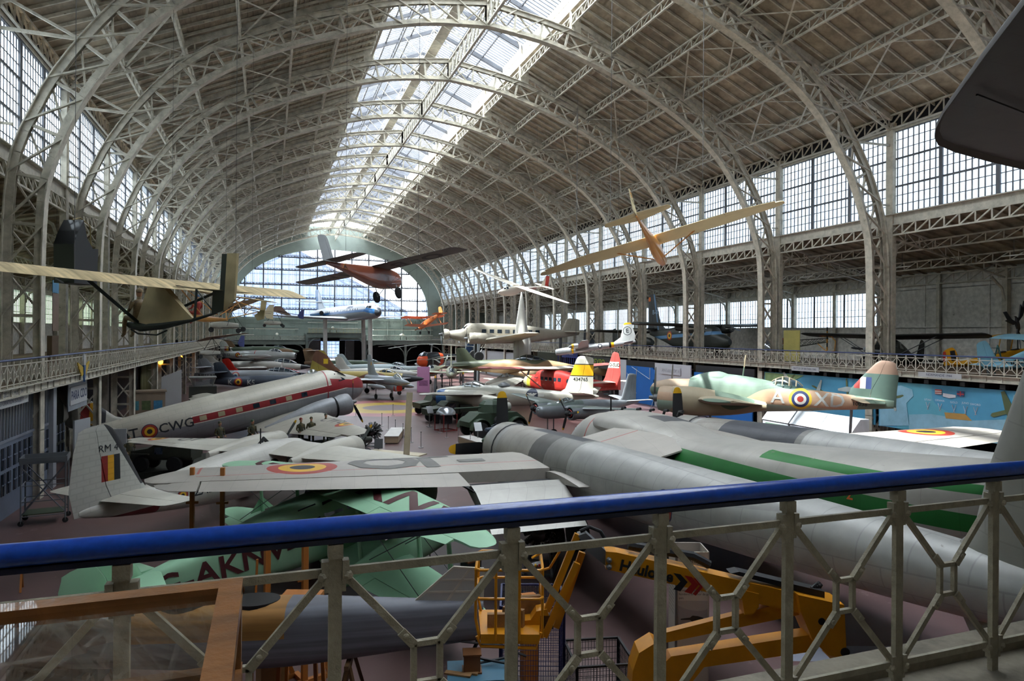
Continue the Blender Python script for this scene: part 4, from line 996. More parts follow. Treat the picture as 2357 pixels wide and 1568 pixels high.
def build_a26(name, label, loc, hdg, glass, pitch=0, sc=1., ph=0):
    F = [(0, .0, -.3, .1), (-.3, .3, -.62, .42), (-1.2, .55, -.92, .64), (-2.5, .72, -1.0, .72), (-4, .85, -1.02, .75), (-6, .92, -1.0, .75), (-8.5, .8, -.85, .66), (-11, .62, -.55, .45), (-13.3, .5, -.2, .24), (-14.9, .38, .05, .1), (-15.3, .3, .15, .03)]
    if glass: F[0:2] = [(0, .15, -.25, .2), (-.3, .45, -.7, .6)]
    p = mat(label[:8]+'_skin', 'b3afa2' if not glass else '7d8286', rough=.42, metal=.3, noise=.12, panel=.12, pscale=1.2, regions=([('slab', '9c9a90', (0, 0, 1), .45, 9, {'x': (-12, -3)})] +
        [('disc', '2b3040', ('x', 'z'), (-9.6, .2), .52, .52), ]) if not glass else [('slab', '66716c', (0, 0, 1), .45, 9, {'x': (-6, 0)})])
    fp = mat(label[:8]+'_fin', 'c2bfb2', rough=.45, noise=.08, panel=.1, regions=[('slab', 'd9a513', (0, 0, 1), 1.95, 2.85), ('slab', '1f1f22', (0, 0, 1), 1.87, 1.95), ('slab', '1f1f22', (0, 0, 1), 2.85, 2.93)]) if not glass else p
    t = plane(name, label, 'bomber', loc, hdg, pitch, scale=sc, paint=p, fs=F, finpaint=fp,
              wings=[dict(st=[(.5, -3.2, 3.2, .2, .14), (3.2, -3.2, 3.0, .3, .14), (10.2, -3.9, 1.4, .85, .1)], ail=(6, 9.9), tip=.4)], hstab=dict(st=[(.1, -13.0, 2.0, .35, .1), (3.2, -13.5, 1.3, .75, .1)], tip=.3),
              fin=dict(st=[(.3, -11.6, 3.2, 0, .07), (.8, -12.4, 2.4, 0, .08), (3.3, -13.35, 1.5, 0, .09)], tip=.3), rudder=.55, canopy=(-5.4, -2.5, .68, .5, .5, 3, 1), wheels=[(-4.6, 2.9, .55, -.7), (-4.6, -2.9, .55, -.7), (-1.4, 0, .4, -.8)])
    for s in (1, -1):
        y = s*2.95; blue = mat('blue_cowling', '1f4d80', rough=.35, noise=.15)
        b = shiftY(fus([(-2.6, .62, -.78, .66), (-4, .6, -.85, .68), (-6, .4, -.75, .55), (-8.3, .0, -.3, .08)], 20), y).build('engine_nacelle', p, t)
        radial(b, (-1.95, y, -.1), .74, 1.1, blue if not glass else p); prop(b, (-1.6, y, -.1), 1.9, 3, ph, spin=BLACK, bm=PROPM if ph else STEELG, tipm=YTIP, chord=.3, r0=.33)
        if glass: G().lathe([(-.25, .36), (-.22, .40), (-.16, .36)], 20, AX((-1.75, y, -.1), (1, 0, 0)), cap=False).build('red_hub_ring', RED, b)
    if glass: fus([(.05, .1, -.15, .1), (-.15, .35, -.45, .38), (-.55, .48, -.62, .52)], 18).build('glass_nose', CLEAR, t)
    else:
        canopyG(-7.4, -6.3, .9, .5, .3, peak=.5).build('dorsal_turret', STEELG, t)
        fin_text(t, '434765', .42, -13.75, 1.62, INK)
        f = fside(F, 1, .02); wm = mat('white_insignia', 'c9c8c0'); pts = []
        for k in range(10): a = pi/2+k*pi/5; r = .48 if k % 2 == 0 else .19; pts.append(f(V(-9.6-r*cos(a), 0, .2+r*sin(a))))
        G().add(pts+[f(V(-9.6, 0, .2))], [(k, (k+1) % 10, 10) for k in range(10)]).build('star_insignia', wm, t, smooth=False)
        for dx in (-.8, .8): windows(t, fside(F, 1, .02), [rect(-9.6+dx, .2, .5, .24)], wm, 'insignia_bar')
    return t
build_a26('attack_bomber', 'cream bomber with blue cowlings and a yellow-banded fin numbered 434765', (14.12, 60.6, EYE-5.35), 140.4, False)
build_a26('attack_bomber', 'grey-green glass-nosed bomber with black spinners ringed in red', (16.6, 41.4, EYE-5.0), 196, True, sc=.62, ph=40)
def build_otter():
    F = [(0, .2, -.5, .35), (-.35, .55, -.85, .68), (-1.6, .72, -.95, .74, 2.4), (-2.2, 1.15, -1.0, .78, 3), (-5, 1.2, -1.0, .8, 3.2), (-7, .9, -.85, .7, 3), (-10, .5, -.45, .35, 2.6), (-12.3, .35, -.2, .08)]
    p = mat('weathered_red_paint', 'a72a22', rough=.5, noise=.25, nscale=1.2, dirt=('c4665c', 2.2, .6), regions=[('box', 'a7a37e', {'x': (-.55, 9)}), ('box', 'b5b03c', {'x': (-1.1, -.55), 'z': (-.6, .5)})])
    wp = mat('faded_red_white_wing', 'b9b2a6', rough=.55, noise=.1, regions=[('box', 'a55f5a', {'ay': (4.3, None)})])
    fp = mat('faded_red_fin', 'b8463f', rough=.55, noise=.1, regions=[('box', 'd0c9b8', {'z': (1.75, 2.3), 'x': (-12.4, -11.0)})])
    t = plane('high_wing_bush_plane', 'weathered red high-wing aeroplane whose fin reads OO-SUD', 'aeroplane', (25.32, 65.76, EYE-4.7), 110.1, 0, paint=p, fs=F, wpaint=wp, finpaint=fp,
              wings=[dict(st=[(0, -2.6, 2.0, 1.35, .13), (8.5, -2.7, 1.9, 1.6, .12)], ail=(4.6, 8.3), tip=.25)], hstab=dict(st=[(.1, -10.6, 1.5, .45, .1), (3.0, -10.8, 1.1, .45, .1)], tip=.2, m=wp),
              fin=dict(st=[(-.2, -10.0, 2.6, 0, .07), (.8, -10.7, 1.9, 0, .08), (2.6, -11.4, 1.1, 0, .08), (2.95, -11.55, .8, 0, .08)], tip=.25), rudder=.5, wheels=[(-2.2, 1.4, .45, -.8), (-2.2, -1.4, .45, -.8), (-11.8, 0, .2, -.3)])
    for s in (1, -1):
        G().bar((-3.2, s*.75, -.75), (-3.3, s*4.1, 1.38), .16, .06).build('wing_strut', wp, t)
        windows(t, fside(F, s, .015), [rect(-3.0-k*.62, .35, .42, .34) for k in range(5)]+[oval(-6.6, .25, .36, .45)], CGLASS)
        windows(t, fside(F, s, .015), [rect(-2.1, .62, .5, .5)], CGLASS, 'cockpit_window')
    radial(t, (.05, 0, -.15), .68, .5, p); prop(t, (.35, 0, -.15), 1.6, 3, 20)
    fin_text(t, 'OO-SUD', .42, -11.72, 2.02, INK)
    return t
build_otter()
def build_ju():
    F = [(-.5, .35, -.4, .45), (-1.2, .5, -.7, .6), (-2.3, .7, -1.0, .75, 2.6), (-2.9, 1.35, -1.05, .8, 3.2), (-4, 1.45, -1.1, .85, 3.6), (-9.5, 1.4, -1.1, .85, 3.6), (-13, 1.0, -.7, .6, 3.2), (-16.5, .6, -.1, .25, 2.6), (-18, .45, .15, .06)]
    p = mat('corrugated_grey_skin', 'a8a294', rough=.5, metal=.25, noise=.1, panel=.1, pscale=.5)
    t = plane('three_engine_airliner', 'pale grey corrugated three-engine aeroplane raised on poles with large wheels', 'aeroplane', (21.0, 84.5, EYE+.05), 173, .6, -1, paint=p, fs=F,
              wings=[dict(st=[(.5, -4.2, 5.2, -.75, .17), (3.6, -4.5, 4.6, -.65, .16), (13.6, -7.3, 1.9, .45, .12)], ail=(5, 13.4), tip=.35, c=.82)], hstab=dict(st=[(.1, -15.9, 2.1, .55, .1), (4.6, -16.4, 1.2, .6, .1)], tip=.2),
              fin=dict(st=[(.3, -15.4, 2.7, 0, .08), (2.1, -16.2, 1.9, 0, .08)], tip=.25), rudder=.45)
    radial(t, (.1, 0, -.05), .68, .7, p); prop(t, (.4, 0, -.05), 1.45, 2, 20, bm=STEELG, chord=.26)
    for s in (1, -1):
        b = shiftY(fus([(-3.2, .3, -1.1, .55), (-5, .2, -1.1, .5), (-7, -.2, -.8, .15)], 18), s*3.6).build('engine_nacelle', p, t)
        radial(b, (-2.6, s*3.6, -.45), .72, 1.0, p); prop(b, (-2.3, s*3.6, -.45), 1.45, 2, -15 if s > 0 else 60, bm=STEELG, chord=.26)
        wheel(t, -4.2, s*2.0, -3.35, .62, .38, (-4.3, s*2.1, -.9))
        G().tube([(-4.2, s*1.9, -2.7), (-5.2, s*.5, -1.1)], .06, 6).build('gear_brace', STEELG, t)
        windows(t, fside(F, s, .015), [rect(-5.0-k*1.02, .45, .58, .48) for k in range(8)], CGLASS)
        windows(t, fside(F, s, .015), [rect(-3.1, .95, .7, .5)], CGLASS, 'cockpit_window')
    G().add([(-2.38, -.62, .78), (-2.38, .62, .78), (-2.85, .66, 1.25), (-2.85, -.66, 1.25)], [(0, 1, 2, 3)]).build('windscreen', CGLASS, t, smooth=False)
    side_text(t, F, 'JUNKERS', -3.3, -.1, .36, INK, 1)
    bpy.context.view_layer.update()
    for x, y in ((-4.3, 1.1), (-4.3, -1.1), (-15.5, 0)):
        zt = -1.05 if x > -10 else -.0; z0 = local_z(t, x, y, 0); G().tube([(x, y, z0), (x, y, zt)], .2, 12).build('support_pole', mat('grey_pole', '4b4f52'), t)
    return t
build_ju()
def build_caravelle():
    F = [(0, -.1, -.5, .15), (-.5, .45, -.95, .65), (-1.6, 1.05, -1.35, 1.15), (-3.2, 1.6, -1.55, 1.5), (-5.5, 1.65, -1.55, 1.6), (-20, 1.65, -1.55, 1.6), (-26, 1.6, -.8, 1.2), (-30, 1.5, .3, .6), (-32, 1.3, .8, .15)]
    p = mat('airliner_blue_white', 'c9ccd0', rough=.3, noise=.06, regions=[('slab', '8b9096', (0, 0, 1), -9, -.1), ('slab', '2f6aa6', (0, 0, 1), -.1, .42), ('slab', '2f6aa6', (.18, 0, 1), -.75, .12, {'x': (-3.2, 0)}), ('box', '3a3f46', {'x': (-.75, 1)})])
    fp = mat('airliner_fin_blue', '3f78ad', rough=.35, noise=.08, regions=[('box', 'b9c4cf', {'x': (-29.6, 0)})])
    wp = mat('airliner_wing_silver', '9fa3a6', rough=.35, metal=.4, noise=.1)
    t = plane('jet_airliner', 'blue and white jet airliner mounted high on three round pillars at the far end', 'airliner', (19.92, 131.4, EYE+4.5), 288.7, 1.2, .6, paint=p, fs=F, wpaint=wp, finpaint=fp,
              wings=[dict(st=[(1.2, -11.5, 7.5, -1.2, .12), (6, -14.3, 5, -.9, .11), (16.8, -20.6, 2.0, -.2, .1)], tip=.4)], hstab=dict(st=[(.1, -27.6, 3, 3.1, .1), (5.1, -29.8, 1.4, 3.3, .1)], tip=.2, m=wp),
              fin=dict(st=[(1.3, -24.5, 6, 0, .07), (2.2, -26.6, 4.2, 0, .08), (5.8, -29.2, 2.4, 0, .08)], tip=.3), rudder=.7)
    for s in (1, -1):
        shiftY(fus([(-22.6, .55, -.55, .55), (-23.5, .72, -.72, .7), (-26, .7, -.7, .7), (-28, .45, -.45, .45)], 18), s*2.3, .4).build('jet_engine', p, t)
        G().lathe([(-22.55, .48), (-22.9, .42), (-23.2, .1)], 16, Mx((0, s*2.3, .4))).build('intake', BLACK, t)
        windows(t, fside(F, s, .02), [oval(-6.5-k*1.05, .55, .34, .42, 8) for k in range(16)], CGLASS)
        windows(t, fside(F, s, .03), [[(-1.6, .55), (-2.4, .6), (-2.5, 1.0), (-1.9, .95)], [(-2.5, .6), (-3.1, .65), (-3.0, 1.0), (-2.6, 1.0)]], CGLASS, 'cockpit_window')
    side_text(t, F, 'SABENA', -10.5, 1.12, .75, mat('navy_letters', '2a4a7a'), 1)
    side_text(t, F, 'SABENA', -10.5, 1.12, .75, mat('navy_letters', '2a4a7a'), -1)
    bpy.context.view_layer.update()
    for x, y in ((-4.2, 0), (-16, -4.3), (-16, 4.3)):
        z0 = local_z(t, x, y, 0); G().tube([(x, y, z0), (x, y, -1.3)], .42, 18).build('support_pillar', mat('pillar_paint', 'b4b3ae'), t)
    return t
build_caravelle()
# ---- hanging aircraft
def build_brown():
    F = [(.1, .1, -.3, .12, 2), (0, .28, -.5, .32), (-.5, .42, -.62, .38, 2.8), (-1.6, .5, -.7, .4, 4), (-3, .42, -.5, .32, 5), (-5, .32, -.05, .18, 5), (-6.3, .26, .12, .04, 4)]
    p = mat('brown_varnished_fabric', '8a4a34', rough=.28, noise=.14, coat=.5); gw = mat('grey_fabric_wing', '6b6765', rough=.6, noise=.12); sv = mat('silver_fabric', 'a2a6a8', rough=.45, metal=.2, noise=.1)
    t = plane('vintage_monoplane', 'brown hanging monoplane with grey wings lettered B-O and silver fin', 'aeroplane', (7.04, 40.0, EYE+3.24), 46.4, -1.3, -8.5, paint=p, fs=F, wpaint=gw, finpaint=sv,
              wings=[dict(st=[(.2, -1.0, 1.75, .42, .1), (5.2, -1.15, 1.5, .5, .07)], tip=.35)], hstab=dict(st=[(.05, -5.3, 1.1, .34, .05), (1.8, -5.6, .85, .34, .05)], tip=.3, m=gw),
              fin=dict(st=[(.3, -5.6, .95, 0, .05), (1.45, -6.0, .8, 0, .05)], tip=.2), rudder=.3, cables=[(-1.5, 2.5, .55), (-1.5, -2.5, .55)])
    for s in (1, -1):
        wheelG(.34, .09).build('wheel', [TYRE, mat('grey_wheel_disc', 'a3a3a1')], t, loc=(-1.15, s*.75, -1.05))
        G().tube([(-1.15, s*.7, -1.05), (-.7, s*.36, -.45)], .025, 6).tube([(-1.15, s*.7, -1.05), (-1.7, s*.36, -.6)], .025, 6).build('gear_strut', STEELG, t)
        g = G()
        for y in (1.6, 3.4): g.tube([(-1.3, s*.36, -.5), (-1.4, s*y, .46)], .006, 4)
        g.build('bracing_wire', WIREM, t)
    um = mat('dark_wing_letters', '2a2727')
    for ch, yy in (('O', -3.6), ('-', -2.55), ('B', -1.5), ('H', 3.3), ('A', 1.8)): top_text(t, ('wing',), ch, 1.35, -1.9, yy, um, u=(0, 1, 0), v=(1, 0, 0), d=(0, 0, -1), z=-1, stretch=1.2, bold=.03)
    side_text(t, F, 'A', -5.05, .12, .26, INK, -1); side_text(t, F, 'A', -5.05, .12, .26, INK, 1)
    for s in (1, -1):
        f = fside(F, s, .012); A = [f(V(x, 0, z)) for x, z in ((-5.05, .28), (-4.85, .0), (-5.25, .02))]; G().tube(A+[A[0]], .012, 4).build('triangle_badge', YTIP, t)
    return t
build_brown()
def build_gliders():
    wood = mat('varnished_plywood', 'dc9a50', rough=.35, noise=.15, nscale=2, coat=.4); fab = mat('cream_glider_fabric', 'eadcae', rough=.5, noise=.08)
    F = [(0, .1, -.22, .06), (-.5, .3, -.45, .24), (-1.4, .42, -.55, .3, 2.6), (-2.4, .5, -.5, .28, 2.8), (-4, .3, -.2, .15, 3), (-6.2, .18, 0, .04, 3)]
    fp = mat('cream_fin_roundel', 'c9bd98', rough=.5, noise=.06, regions=RDL(('x', 'z'), (-6.5, 1.12), .17))
    t = plane('training_glider', 'varnished wooden glider marked PL.37 hanging nose-down in front of the clerestory windows', 'glider', (21.18, 33.56, EYE+4.23), 45, -14.7, -14.9, paint=wood, fs=F, wpaint=fab, finpaint=fp,
              wings=[dict(st=[(.15, -1.3, 1.35, .52, .12), (4, -1.35, 1.3, .55, .12), (6.5, -1.6, .7, .55, .1)], ail=(3.9, 6.4), tip=.35)], hstab=dict(st=[(.05, -5.4, .95, .18, .08), (1.45, -5.7, .5, .18, .08)], tip=.25),
              fin=dict(st=[(.1, -5.9, 1.0, 0, .07), (1.2, -6.2, .65, 0, .07)], tip=.25), rudder=.35, cables=[(-1.7, 2.6, .55), (-1.7, -2.6, .55)])
    for s in (1, -1): G().tube([(-1.6, s*.28, -.4), (-1.8, s*2.2, .5)], .035, 6).build('wing_strut', wood, t)
    fin_text(t, 'PL.37', .27, -6.4, .72, INK, (1, -1))
    wh = mat('white_gelcoat', 'd2cbbd', rough=.3, noise=.06)
    F = [(0, .05, -.15, .05), (-.5, .25, -.38, .22), (-1.4, .42, -.5, .3), (-2.3, .5, -.45, .28), (-3.5, .35, -.1, .14), (-6.8, .28, .08, .05)]
    rf = mat('red_white_fin', 'd2cbbd', rough=.35, noise=.05, regions=[('box', 'c23a26', {'x': (None, -6.45)})])
    t = plane('sailplane', 'white glider with red rudder lettered OO-SZP hanging above the three-engine aeroplane', 'glider', (21.67, 64.86, EYE+4.31), 201.4, -5.6, -16.6, paint=wh, fs=F, finpaint=rf,
              wings=[dict(st=[(.2, -2.0, 1.1, .5, .13), (4, -2.1, .95, .55, .13), (7.2, -2.35, .45, .62, .1)], tip=.2)], hstab=dict(st=[(.05, -5.9, .75, .32, .08), (1.4, -6.1, .42, .32, .08)], tip=.1),
              fin=dict(st=[(.2, -5.8, 1.2, 0, .07), (1.3, -6.35, .65, 0, .07)], tip=.12), rudder=.5, canopy=(-1.6, -.55, .22, .2, .28, 2), cables=[(-2.4, 3, .6), (-2.4, -3, .6)])
    side_text(t, F, 'OO-SZP', -4.6, .12, .3, mat('red_letters', 'a8322a'), 1); side_text(t, F, 'OO-SZP', -4.6, .12, .3, mat('red_letters', 'a8322a'), -1)
    return t
build_gliders()
def biplane(name, label, loc, hdg, pitch, roll, m, sc=1, cab=True, gz=0, reg=None, **k):
    F = [(0, .0, -.3, .15), (-.3, .25, -.5, .3), (-1.3, .4, -.55, .36, 2.8), (-2.2, .45, -.55, .36, 3), (-3.6, .4, -.4, .28, 3), (-6.4, .2, -.02, .05, 3)]
    t = plane(name, label, 'biplane', loc, hdg, pitch, roll, sc, paint=m, fs=F, wings=[dict(st=[(0, -.8, 1.3, 1.15, .09), (3.9, -1.2, 1.2, 1.2, .08)], tip=.3), dict(st=[(.3, -1.3, 1.25, -.42, .09), (3.9, -1.7, 1.15, -.25, .08)], tip=.3, name='lower_wing')],
              hstab=dict(st=[(.05, -5.5, 1.0, .18, .06), (1.1, -5.7, .8, .18, .06)], tip=.35), fin=dict(st=[(.1, -5.9, 1.0, 0, .05), (.8, -6.0, .85, 0, .05)], tip=.4), rudder=.35, cables=[(-1.5, 1.2, 1.25), (-1.5, -1.2, 1.25)] if cab else None, wheels=() if cab else [(-1.2, .8, .25, -.5), (-1.2, -.8, .25, -.5)], gz=gz, **k)
    for s in (1, -1):
        for x0, x1 in ((-1.1, -1.5), (-1.9, -2.3)):
            G().tube([(x0+.1, s*2.9, 1.13), (x1, s*2.9, -.3)], .035, 6).build('interplane_strut', m, t); G().tube([(x0, s*.6, 1.13), (x0-.2, s*.33, .3)], .025, 6).build('cabane_strut', BLACK, t)
        if cab: wheelG(.25, .12).build('wheel', [TYRE, HUBM], t, loc=(-1.1, s*.85, -1.3)); G().tube([(-1.1, s*.8, -1.3), (-1.2, s*.3, -.45)], .035, 6).build('gear_strut', BLACK, t)
    g = G(); g.lathe([(0, .25), (.03, .22)], 14, Mx((-2.6, 0, .47), 0, -90, 0)); g.lathe([(0, .25), (.03, .22)], 14, Mx((-3.4, 0, .44), 0, -90, 0)); g.build('cockpit_openings', BLACK, t)
    prop(t, (.1, 0, -.1), 1.0, 2, 70, bm=mat('wooden_propeller', '8a5a30', coat=.5), chord=.16)
    if reg: side_text(t, F, reg, -4.4, .05, .42, INK, 1); side_text(t, F, reg, -4.4, .05, .42, INK, -1)
    return t
biplane('training_biplane', 'bright orange biplane numbered 33 hanging tail-up near the right gallery end', (23.1, 110, EYE+1.1), 112.6, -19.4, -2.8, mat('orange_fabric', 'cf7a44', rough=.45, noise=.1), 1.0, reg='33')
# ---- left hanging gliders with pilots
def pilot(name, label, loc, rz, suit, group=None, sit=True, cap=None):
    t = thing(name, label, 'person', loc, rz, group=group)
    skin = mat('mannequin_skin', 'b08468', rough=.6, noise=.05)
    sk = skinfig([((0, 0, .92), .17), ((0, 0, 1.12), .16), ((0, 0, 1.38), .19), ((0, 0, 1.5), .09)] if not sit else [((0, 0, .1), .17), ((-.03, 0, .32), .16), ((-.06, 0, .58), .19), ((-.05, 0, .7), .08)], sit)
    b = sk.build('body', suit, t); z = 1.66 if not sit else .87; x = 0 if not sit else -.05
    h = G(); h.rings([[V(x+.09*r*cos(a)+.01, .075*r*sin(a), z+dz) for a in (2*pi*k/12 for k in range(12))] for dz, r in ((-.14, .45), (-.11, .75), (-.05, .98), (.02, 1.05), (.08, .95), (.12, .6), (.135, .15))])
    h.box((x+.105, 0, z-.01), (.03, .025, .05)); hd = h.build('head', skin, t)
    c = G(); c.rings([[V(x-.01+.098*r*cos(a), .085*r*sin(a), z+dz) for a in (2*pi*k/12 for k in range(12))] for dz, r in ((.02, 1.12), (.07, 1.12), (.12, .85), (.15, .3))]); c.build('cap', cap or suit, hd)
    for s in (1, -1):
        q = G(); hx, hz = (.32, .28) if sit else (.22, .98)
        q.box((x+hx, s*.2, hz), (.1, .07, .04))
        for f in range(4): q.tube([(x+hx+.04, s*.2-.028+f*.019, hz), (x+hx+.09+(.012 if f in (1, 2) else 0), s*.2-.028+f*.019, hz-.02), (x+hx+.1, s*.2-.028+f*.019, hz-.05)], .009, 5)
        q.tube([(x+hx, s*.16, hz), (x+hx+.05, s*.15, hz-.02)], .01, 5); q.build('hand', skin, t)
    return t
def skinfig(spine, sit):
    g = G()
    def lim(P, R): g.tube(P, R, 10)
    if sit:
        g.rings([[V(x+a_*cos(a), b_*sin(a), z) for a in (2*pi*k/14 for k in range(14))] for x, z, a_, b_ in ((0, 0, .13, .18), (0, .12, .14, .18), (-.03, .35, .12, .16), (-.05, .55, .13, .2), (-.05, .64, .1, .17), (-.05, .68, .06, .07), (-.05, .76, .05, .05))])
        for s in (1, -1): lim([(0, s*.1, .08), (.42, s*.13, .14), (.5, s*.13, .0), (.52, s*.13, -.36), (.62, s*.13, -.42)], [.09, .075, .065, .05, .04]); lim([(-.05, s*.19, .6), (-.02, s*.26, .4), (.05, s*.26, .33), (.27, s*.21, .29)], [.06, .05, .045, .035])
    else:
        g.rings([[V(x+a_*cos(a), b_*sin(a), z) for a in (2*pi*k/14 for k in range(14))] for x, z, a_, b_ in ((0, .82, .12, .17), (0, .95, .13, .18), (0, 1.15, .11, .15), (0, 1.35, .13, .2), (0, 1.43, .1, .18), (0, 1.48, .06, .07), (0, 1.56, .05, .05))])
        for s in (1, -1): lim([(0, s*.09, .88), (.02, s*.11, .48), (-.01, s*.12, .1), (.0, s*.12, .04), (.14, s*.13, .03)], [.09, .065, .05, .05, .04]); lim([(0, s*.19, 1.4), (-.02, s*.26, 1.15), (.0, s*.25, 1.1), (.2, s*.2, 1.0)], [.06, .05, .045, .035])
    return g
def left_gliders():
    fab = mat('aged_linen_fabric', 'cdb78c', rough=.7, noise=.18, nscale=2.5, plank=(.25, 5, 1)); fab2 = mat('light_linen_fabric', 'bfae84', rough=.65, noise=.12, nscale=2, plank=(.3, 4, 1)); dk = mat('black_green_fabric', '14201c', rough=.6, noise=.2)
    # primary glider in front: span 10 along wing, fuselage pod
    P0 = PG[0]; t = thing('primary_glider', 'tan fabric primary glider with dark keel and tall rudder hanging at left', 'glider', P0[:3], P0[3], P0[4], P0[5], P0[6])
    for s in (1, -1): wing(G(), [(0, -.6, 1.6, 1.05, .13), (5.6, -.7, 1.45, 1.1, .12)], s, tip=.25, inc=.2).build('wing', fab, t)
    S = [(.1, .95), (-2.6, -.2), (-2.6, -.3), (-.2, -.72), (.35, -.6), (.3, .0)]
    G().prism([(-.35, .98), (-.9, .98), (-2.9, -.22), (-2.9, -.32), (-.4, -.6), (.35, -.55)], -.14, .14, lambda u, v, h: V(u, h*(1 if u > -2 else .3), v)).build('fabric_fairing', fab2, t)
    g = G(); R = [[V(x, w_*cos(a), zc+h_*sin(a)) for a in (2*pi*k/10 for k in range(10))] for x, zc, h_, w_ in ((1.3, -.62, .03, .03), (1.0, -.68, .12, .12), (.2, -.72, .17, .18), (-1.2, -.58, .14, .14), (-2.9, -.3, .06, .05), (-4.2, .02, .04, .03))]
    g.rings(R).build('keel', dk, t)
    g = G()
    g.bar((-.9, 0, .92), (-4.0, 0, .75), .04); g.bar((-3.0, 0, .78), (-3.0, 0, -.28), .06); g.bar((-3.0, 0, .78), (-4.1, 0, -.02), .03); g.build('tail_frame', dk, t)
    G().prism([(-3.95, .8), (-3.95, -.05), (-4.6, .12), (-4.6, 2.0), (-4.32, 2.0), (-4.32, .8)], -.03, .03, lambda u, v, h: V(u, h, v)).build('fin', dk, t)
    G().prism([(-4.6, 2.02), (-4.6, .12), (-5.12, .5), (-5.12, 2.02)], -.04, .04, lambda u, v, h: V(u, h, v)).build('rudder', fab2, t)
    for s in (1, -1): wing(G(), [(.02, -3.5, 1.0, .78, .05), (1.2, -3.7, .75, .78, .05)], s, tip=.2).build('tailplane', fab2, t); G().bar((.2, s*.15, -.55), (-.8, s*2.6, .93), .06, .1).build('wing_strut', dk, t)
    g = G().tube([(.9, 0, -.85), (.4, 0, -.98), (-.8, 0, -.95), (-1.4, 0, -.75)], .03, 6); g.build('landing_skid', dk, t)
    bpy.context.view_layer.update(); M = t.matrix_world
    for y in (3, -3):
        g = G(); p = M @ V(-1, y, 1.05); q = M.inverted() @ V(p.x, p.y, EYE+15); g.tube([(-1, y, 1.05), q], .01, 4).build('suspension_cable', WIREM, t)
    flat_text(t, 'Le Tribal', .28, (-1.35, -.15, .0), (1, 0, 0), (0, 0, 1), INK, name='painted_name', lift=.03)
    m = pilot('person', 'seated dummy pilot in tan suit at the front of the primary glider', M @ V(.45, 0, -.55), P0[3], mat('tan_suit', '7a6648', noise=.3, nscale=12))
    # second glider further back
    P1 = PG[1]; t = thing('primary_glider', 'wooden glider with tan wing carrying a red-suited dummy', 'glider', P1[:3], P1[3], P1[4], P1[5], P1[6])
    for s in (1, -1):
        wing(G(), [(0, -.5, 1.4, .95, .09), (4.6, -.6, 1.1, 1.0, .08)], s, tip=.25).build('wing', fab, t); wing(G(), [(.02, -4.6, .8, .3, .05), (1.2, -4.7, .6, .3, .05)], s, tip=.15).build('tailplane', fab2, t)
        g = G().bar((-.4, s*.1, -.5), (-.8, s*2.2, .93), .05); g.bar((-1.6, s*.1, -.3), (-1.3, s*2.2, .93), .04); g.build('wing_strut', wood_, t)
    fus([(1.3, -.62, -.66, .02), (.9, -.48, -.8, .13), (-.5, -.45, -.85, .16), (-2.4, -.45, -.6, .06)], 12).build('keel', wood_, t)
    g = G().bar((-1.4, 0, .9), (-4.9, 0, .35), .05); g.bar((-2.3, 0, -.5), (-5.0, 0, .2), .05)
    for a, b in ((-2, -2.3), (-3, -2.3), (-3, -3.8), (-4.3, -3.8)): g.bar((a, 0, .9+(a+1.4)*.157), (b, 0, -.5+(b+2.3)*-.26), .03)
    g.build('tail_frame', wood_, t)
    G().prism([(-4.6, -.1), (-5.0, .25), (-5.0, .85), (-5.4, .9), (-5.4, -.2), (-4.9, -.35)], -.03, .03, lambda u, v, h: V(u, h, v)).build('rudder', fab2, t)
    bpy.context.view_layer.update(); M = t.matrix_world
    g = G()
    for y in (3, -3): p = M @ V(-1, y, 1.05); g.tube([(-1, y, 1.05), M.inverted() @ V(p.x, p.y, EYE+15)], .01, 4)
    g.build('suspension_cable', WIREM, t)
    pilot('person', 'seated dummy in a red suit and blue cap on the second glider', M @ V(.3, 0, -.45), P1[3], mat('red_suit', 'a03024', noise=.15), cap=mat('blue_cap', '3a5a7a'))
wood_ = mat('varnished_plywood', 'c08a4c')
PG = [(-3.45, 22.5, EYE+.72, 128.8, 3.3, 1.2, .8), (-3.25, 37.2, EYE+1.24, 134.5, 5.4, 4.0, .8)]
left_gliders()
